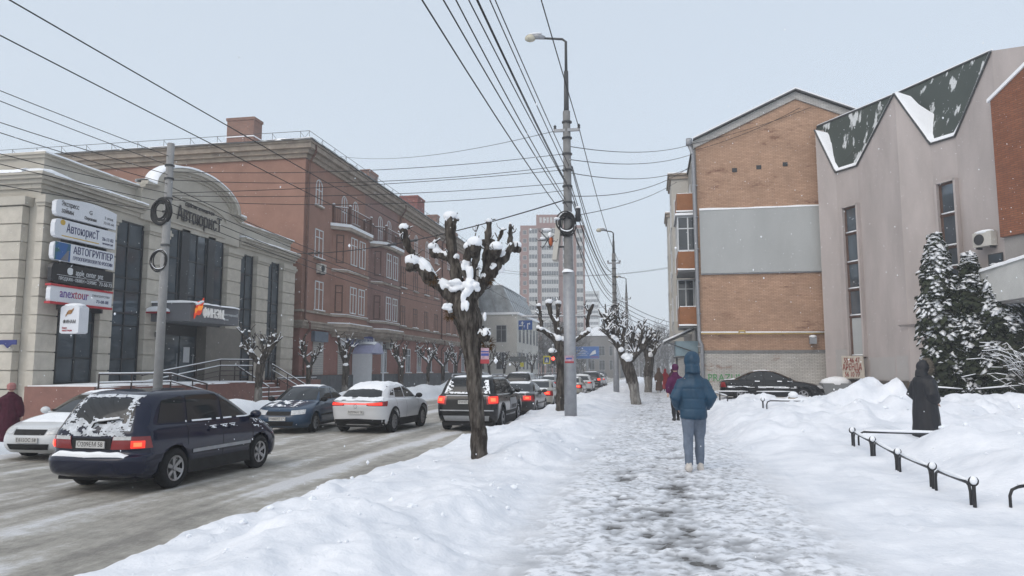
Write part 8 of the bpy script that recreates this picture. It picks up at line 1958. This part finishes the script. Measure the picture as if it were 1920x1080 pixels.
def person(label, loc, rz, mats, style='jacket', stride=0.16, arms='pockets', height=1.8, hood=True, hat=None, group=None, fine=True, puff=0.0, hair=None):
    """built facing +Y, feet at z=0, 1.8 m tall, then scaled"""
    root = thing('person', label, 'person', loc, rz, group); k = height / 1.8; root.scale = (k, k, k)
    vx = 0.014 if fine else 0.03
    # continuous body: head, neck, torso, arms, hands, legs
    b = MB()
    b.ico((0, 0.02, 1.68), (0.078, 0.098, 0.118), 3); b.ico((0, 0.105, 1.63), (0.045, 0.03, 0.045), 2); b.tube([(0, 0.10, 1.70), (0, 0.135, 1.665)], [0.010, 0.016], 6)
    for s_ in (1, -1): b.ico((s_ * 0.08, 0.0, 1.67), (0.012, 0.02, 0.032), 1); b.ico((s_ * 0.03, 0.108, 1.70), (0.012, 0.008, 0.008), 1)
    b.tube([(0, 0.0, 1.44), (0, 0.01, 1.60)], [0.062, 0.055], 10)
    loft_ellipses(b, [(0, 0, .90, .15, .10), (0, 0, 1.05, .14, .095), (0, 0, 1.25, .155, .10), (0, 0, 1.40, .17, .10), (0, 0, 1.48, .10, .08)])
    legs = {}
    for s_ in (1, -1):
        f = stride * s_; hip = Vector((s_ * .085, 0, .92)); ank = Vector((s_ * .095, f, .085 + max(0, -f) * 0.15)); kn = (hip + ank) / 2 + Vector((0, .045, .01)); legs[s_] = (hip, kn, ank)
        b.tube([hip, (hip + kn) / 2, kn, (kn + ank) / 2, ank], [.085, .078, .055, .056, .036], 10); b.tube([ank, ank + Vector((0, .10, -.05))], [.034, .03], 8)
    AR = {}
    for s_ in (1, -1):
        sh = Vector((s_ * .160, 0, 1.35))
        if arms == 'pockets': el, wr = Vector((s_ * .275, -.05, 1.13)), Vector((s_ * .205, .10, .97))
        elif arms == 'swing': el, wr = Vector((s_ * .25, -.06 + .05 * s_, 1.14)), Vector((s_ * .27, .02 + .16 * s_, .90))
        else: el, wr = Vector((s_ * .25, -.03, 1.14)), Vector((s_ * .26, .04, .88))
        AR[s_] = (sh, el, wr); b.tube([sh, (sh + el) / 2, el, (el + wr) / 2, wr], [.055, .05, .042, .04, .03], 10)
        d = (wr - el).normalized(); hnd = wr + d * .06; b.ico(tuple(hnd), (.036, .036, .046), 2)
        side = d.cross(Vector((0, 1, 0))); side = side.normalized() if side.length > .1 else Vector((1, 0, 0))
        for j in range(4):
            o_ = side * (.024 - .016 * j); p0 = hnd + d * .03 + o_; ln = (.06, .07, .065, .05)[j]; b.tube([p0, p0 + d * ln * .55 + Vector((0, .008, 0)), p0 + d * ln + Vector((0, .028, 0))], [.0095, .009, .008], 6)
        b.tube([hnd + side * .03, hnd + side * .045 + d * .035 + Vector((0, .02, 0))], [.011, .009], 6)
    fused(b, 'body', SKIN, root, voxel=vx * 0.8, smooth_it=2, world=False)
    # trousers
    t = MB()
    for s_ in (1, -1):
        hip, kn, ank = legs[s_]; t.tube([hip + Vector((0, 0, .06)), hip, (hip + kn) / 2, kn, (kn + ank) / 2, ank + Vector((0, 0, .02))], [.105, .115, .098, .078, .072, .062], 12)
    loft_ellipses(t, [(0, -.01, .86, .13, .12), (0, -.01, .95, .165, .125), (0, 0, 1.06, .16, .115)])
    if mats.get('trousers'): fused(t, 'trousers', mats['trousers'], root, voxel=vx, smooth_it=3, disp=0.020, dscale=13, world=False, seed=3)
    for s_ in (1, -1):
        hip, kn, ank = legs[s_]; q = MB(); lift = ank.z - .085
        q.tube([(ank.x, ank.y - .075, .045 + lift), (ank.x, ank.y - .03, .055 + lift), (ank.x, ank.y + .07, .05 + lift), (ank.x + s_ * .01, ank.y + .15, .042 + lift), (ank.x + s_ * .012, ank.y + .19, .035 + lift)], [.042, .055, .052, .048, .03], 12); q.tube([ank + Vector((0, -.02, -.04)), ank + Vector((0, -.015, .06))], [.052, .048], 12)
        fused(q, 'shoe', mats['shoes'], root, voxel=vx * .8, smooth_it=2, world=False)
    # coat or jacket with sleeves and hood
    j = MB(); P = puff
    if style == 'jacket':
        loft_ellipses(j, [(0, 0, .80, .185 + P, .140 + P), (0, 0, .84, .205 + P, .155 + P), (0, 0, 1.0, .20 + P, .155 + P), (0, 0, 1.2, .215 + P, .16 + P), (0, -.01, 1.32, .20 + P, .155 + P), (0, -.01, 1.42, .145 + P, .125 + P), (0, 0, 1.52, .10, .10)])
    else:
        loft_ellipses(j, [(0, 0, .16, .255 + P, .22 + P), (0, 0, .24, .265 + P, .23 + P), (0, 0, .7, .225 + P, .19 + P), (0, 0, 1.0, .205 + P, .165 + P), (0, 0, 1.2, .205 + P, .155 + P), (0, -.01, 1.38, .215 + P, .15 + P), (0, -.01, 1.46, .17 + P, .12 + P), (0, 0, 1.53, .10, .095)])
    for s_ in (1, -1):
        sh, el, wr = AR[s_]; j.tube([sh + Vector((-s_ * .05, 0, .01)), sh, (sh + el) / 2, el, (el + wr) / 2, wr], [.085 + P, .092 + P, .095 + P, .092 + P, .082 + P, .066 + P * .5], 12)
    if hood: j.ico((0, -.005, 1.69), (.125, .138, .15), 3); j.tube([(0, -.05, 1.50), (0, -.05, 1.62)], [.13, .115], 12)
    else: j.tube([(0, -.01, 1.46), (0, 0, 1.57)], [.10, .085], 12)
    o = fused(j, 'jacket' if style == 'jacket' else 'coat', mats['top'], root, voxel=vx, smooth_it=3, disp=0.022 if fine else 0.02, dscale=7, world=False, seed=11)
    if style == 'jacket' and fine:                       # quilting: bands across the back
        for v in o.data.vertices:
            z = v.co.z
            if .86 < z < 1.48:
                ph = (z - .80) / .155; d = abs(ph - round(ph)); dv = max(0, 1 - d / .10); r = math.hypot(v.co.x, v.co.y)
                if r > 1e-3: v.co.x -= v.co.x / r * .012 * dv; v.co.y -= v.co.y / r * .012 * dv
    if hat:
        q = MB(); q.ico((0, -.005, 1.73), (.112, .125, .105), 3); q.ico((0, -.02, 1.665), (.11, .115, .06), 2); fused(q, 'hat', hat, root, voxel=.014, smooth_it=2, disp=.01, dscale=20, world=False)
    if mats.get('fur'):
        q = MB(); rnd = random.Random(5)
        for i in range(420):
            a = rnd.uniform(0, 6.283); c0 = Vector((math.cos(a) * .125, .07 + rnd.uniform(-.03, .05), 1.68 + math.sin(a) * .15)); d = Vector((math.cos(a), rnd.uniform(-.2, .9), math.sin(a))) ; q.tube([c0, c0 + d * rnd.uniform(.03, .06)], [.010, .003], 4, cap=False)
        tag(q.build('fur_trim', mats['fur'], root, world=False), kind='stuff')
    return root
DENIM = mat('washed_denim', (0.135, 0.165, 0.215), 0.9, 0.22, 6, bump=0.3, space='object')
TEAL = mat('blue_nylon', (0.009, 0.045, 0.088), 0.55, 0.2, 5, bump=0.15, space='object')
WSHOE = mat('off_white_shoe', (0.52, 0.49, 0.46), 0.7, 0.12, 9, space='object')
BSHOE = mat('black_boot', (0.015, 0.015, 0.016), 0.6, 0.2, 9, space='object')
BLKN = mat('black_nylon', (0.010, 0.011, 0.015), 0.6, 0.3, 6, bump=0.2, space='object')
PLUM = mat('plum_cloth', (0.075, 0.012, 0.055), 0.8, 0.2, 6, space='object'); BROWNC = mat('brown_coat', (0.09, 0.058, 0.045), 0.85, 0.2, 6, space='object'); REDC = mat('red_coat', (0.27, 0.012, 0.022), 0.8, 0.2, 6, space='object')
MAROON = mat('maroon_coat', (0.055, 0.010, 0.022), 0.8, 0.3, 6, space='object'); DTR = mat('dark_trousers', (0.02, 0.02, 0.024), 0.85, 0.2, 6, space='object'); FUR = mat('grey_fur', (0.17, 0.15, 0.125), 0.95, 0.3, 12, space='object'); PINKH = mat('pink_wool', (0.36, 0.17, 0.16), 0.9, 0.1, 9, space='object')
person('person in a blue hooded puffer jacket and washed jeans walking away', (0.63, 11.95, 0.0), R_(3), dict(trousers=DENIM, shoes=WSHOE, top=TEAL), stride=0.10, height=1.82, puff=0.0)
person('person in a long black hooded coat with grey fur, beyond the low fence', (5.33, 16.1, 0.03), R_(-70), dict(trousers=DTR, shoes=BSHOE, top=BLKN, fur=FUR), style='coat', arms='pockets', height=1.70, puff=0.045)
person('person in a plum jacket half hidden ahead of the blue jacket', (0.72, 23.4, 0.0), R_(8), dict(trousers=DTR, shoes=BSHOE, top=PLUM), arms='swing', height=1.72, fine=False, stride=0.2, hat=PLUM, hood=False)
person('person in a brown coat far along the walkway', (0.5, 52.0, 0.0), 0, dict(trousers=DTR, shoes=WSHOE, top=BROWNC), style='coat', arms='hang', height=1.68, fine=False, group='people far along the walkway')
person('person in a bright red coat far along the walkway', (1.0, 56.0, 0.0), 0, dict(trousers=DTR, shoes=BSHOE, top=REDC), style='coat', arms='hang', height=1.62, fine=False, group='people far along the walkway')
person('person in a plum coat farthest along the walkway', (1.65, 62.0, 0.0), 0, dict(trousers=DTR, shoes=BSHOE, top=MAROON), style='coat', arms='hang', height=1.62, fine=False, group='people far along the walkway')
person('person in a maroon coat and pink hat at the left edge', (-15.4, 15.7, -0.33), R_(25), dict(trousers=DTR, shoes=BSHOE, top=MAROON), style='coat', arms='hang', height=1.56, hood=False, hat=PINKH, puff=0.03)

# ================================================================== AIR: haze and falling snow
hz = MB(); hz.bx(-905, 905, -205, 1205, -1.7, 66)
hzo = hz.build('haze', [])
vm = bpy.data.materials.new('haze'); vm.use_nodes = True; vn = vm.node_tree.nodes; vn.clear()
vo = vn.new('ShaderNodeOutputMaterial'); pv_ = vn.new('ShaderNodeVolumePrincipled')
pv_.inputs['Color'].default_value = (0.90, 0.93, 0.96, 1); pv_.inputs['Density'].default_value = 0.0013; pv_.inputs['Anisotropy'].default_value = 0.0
vm.node_tree.links.new(pv_.outputs[0], vo.inputs['Volume']); hzo.data.materials.append(vm); hzo['kind'] = 'stuff'
tag(hzo, 'pale winter haze filling the street', 'haze')
rf_ = np.random.RandomState(5); nfl = 7000
cx = np.stack([rf_.uniform(-18, 16, nfl), rf_.uniform(2.2, 30, nfl), rf_.uniform(0.1, 12, nfl)], -1)
rr = rf_.uniform(0.0035, 0.0085, nfl)
octv = np.array([(1, 0, 0), (-1, 0, 0), (0, 1, 0), (0, -1, 0), (0, 0, 1), (0, 0, -1)], float)
V = (cx[:, None, :] + octv[None] * rr[:, None, None] * np.array([1.0, 1.0, 1.3])[None, None]).reshape(-1, 3)
octf = np.array([(0, 2, 4), (2, 1, 4), (1, 3, 4), (3, 0, 4), (2, 0, 5), (1, 2, 5), (3, 1, 5), (0, 3, 5)])
F = (np.arange(nfl)[:, None, None] * 6 + octf[None]).reshape(-1, 3)
me = bpy.data.meshes.new('falling_snow'); me.from_pydata(V.tolist(), [], F.tolist()); me.materials.append(SNOWF); me.update()
fo = bpy.data.objects.new('falling_snow', me); COL.objects.link(fo); tag(fo, 'small snowflakes drifting down through the air', 'snowflakes', kind='stuff')
bpy.data.scenes.remove(TMP)
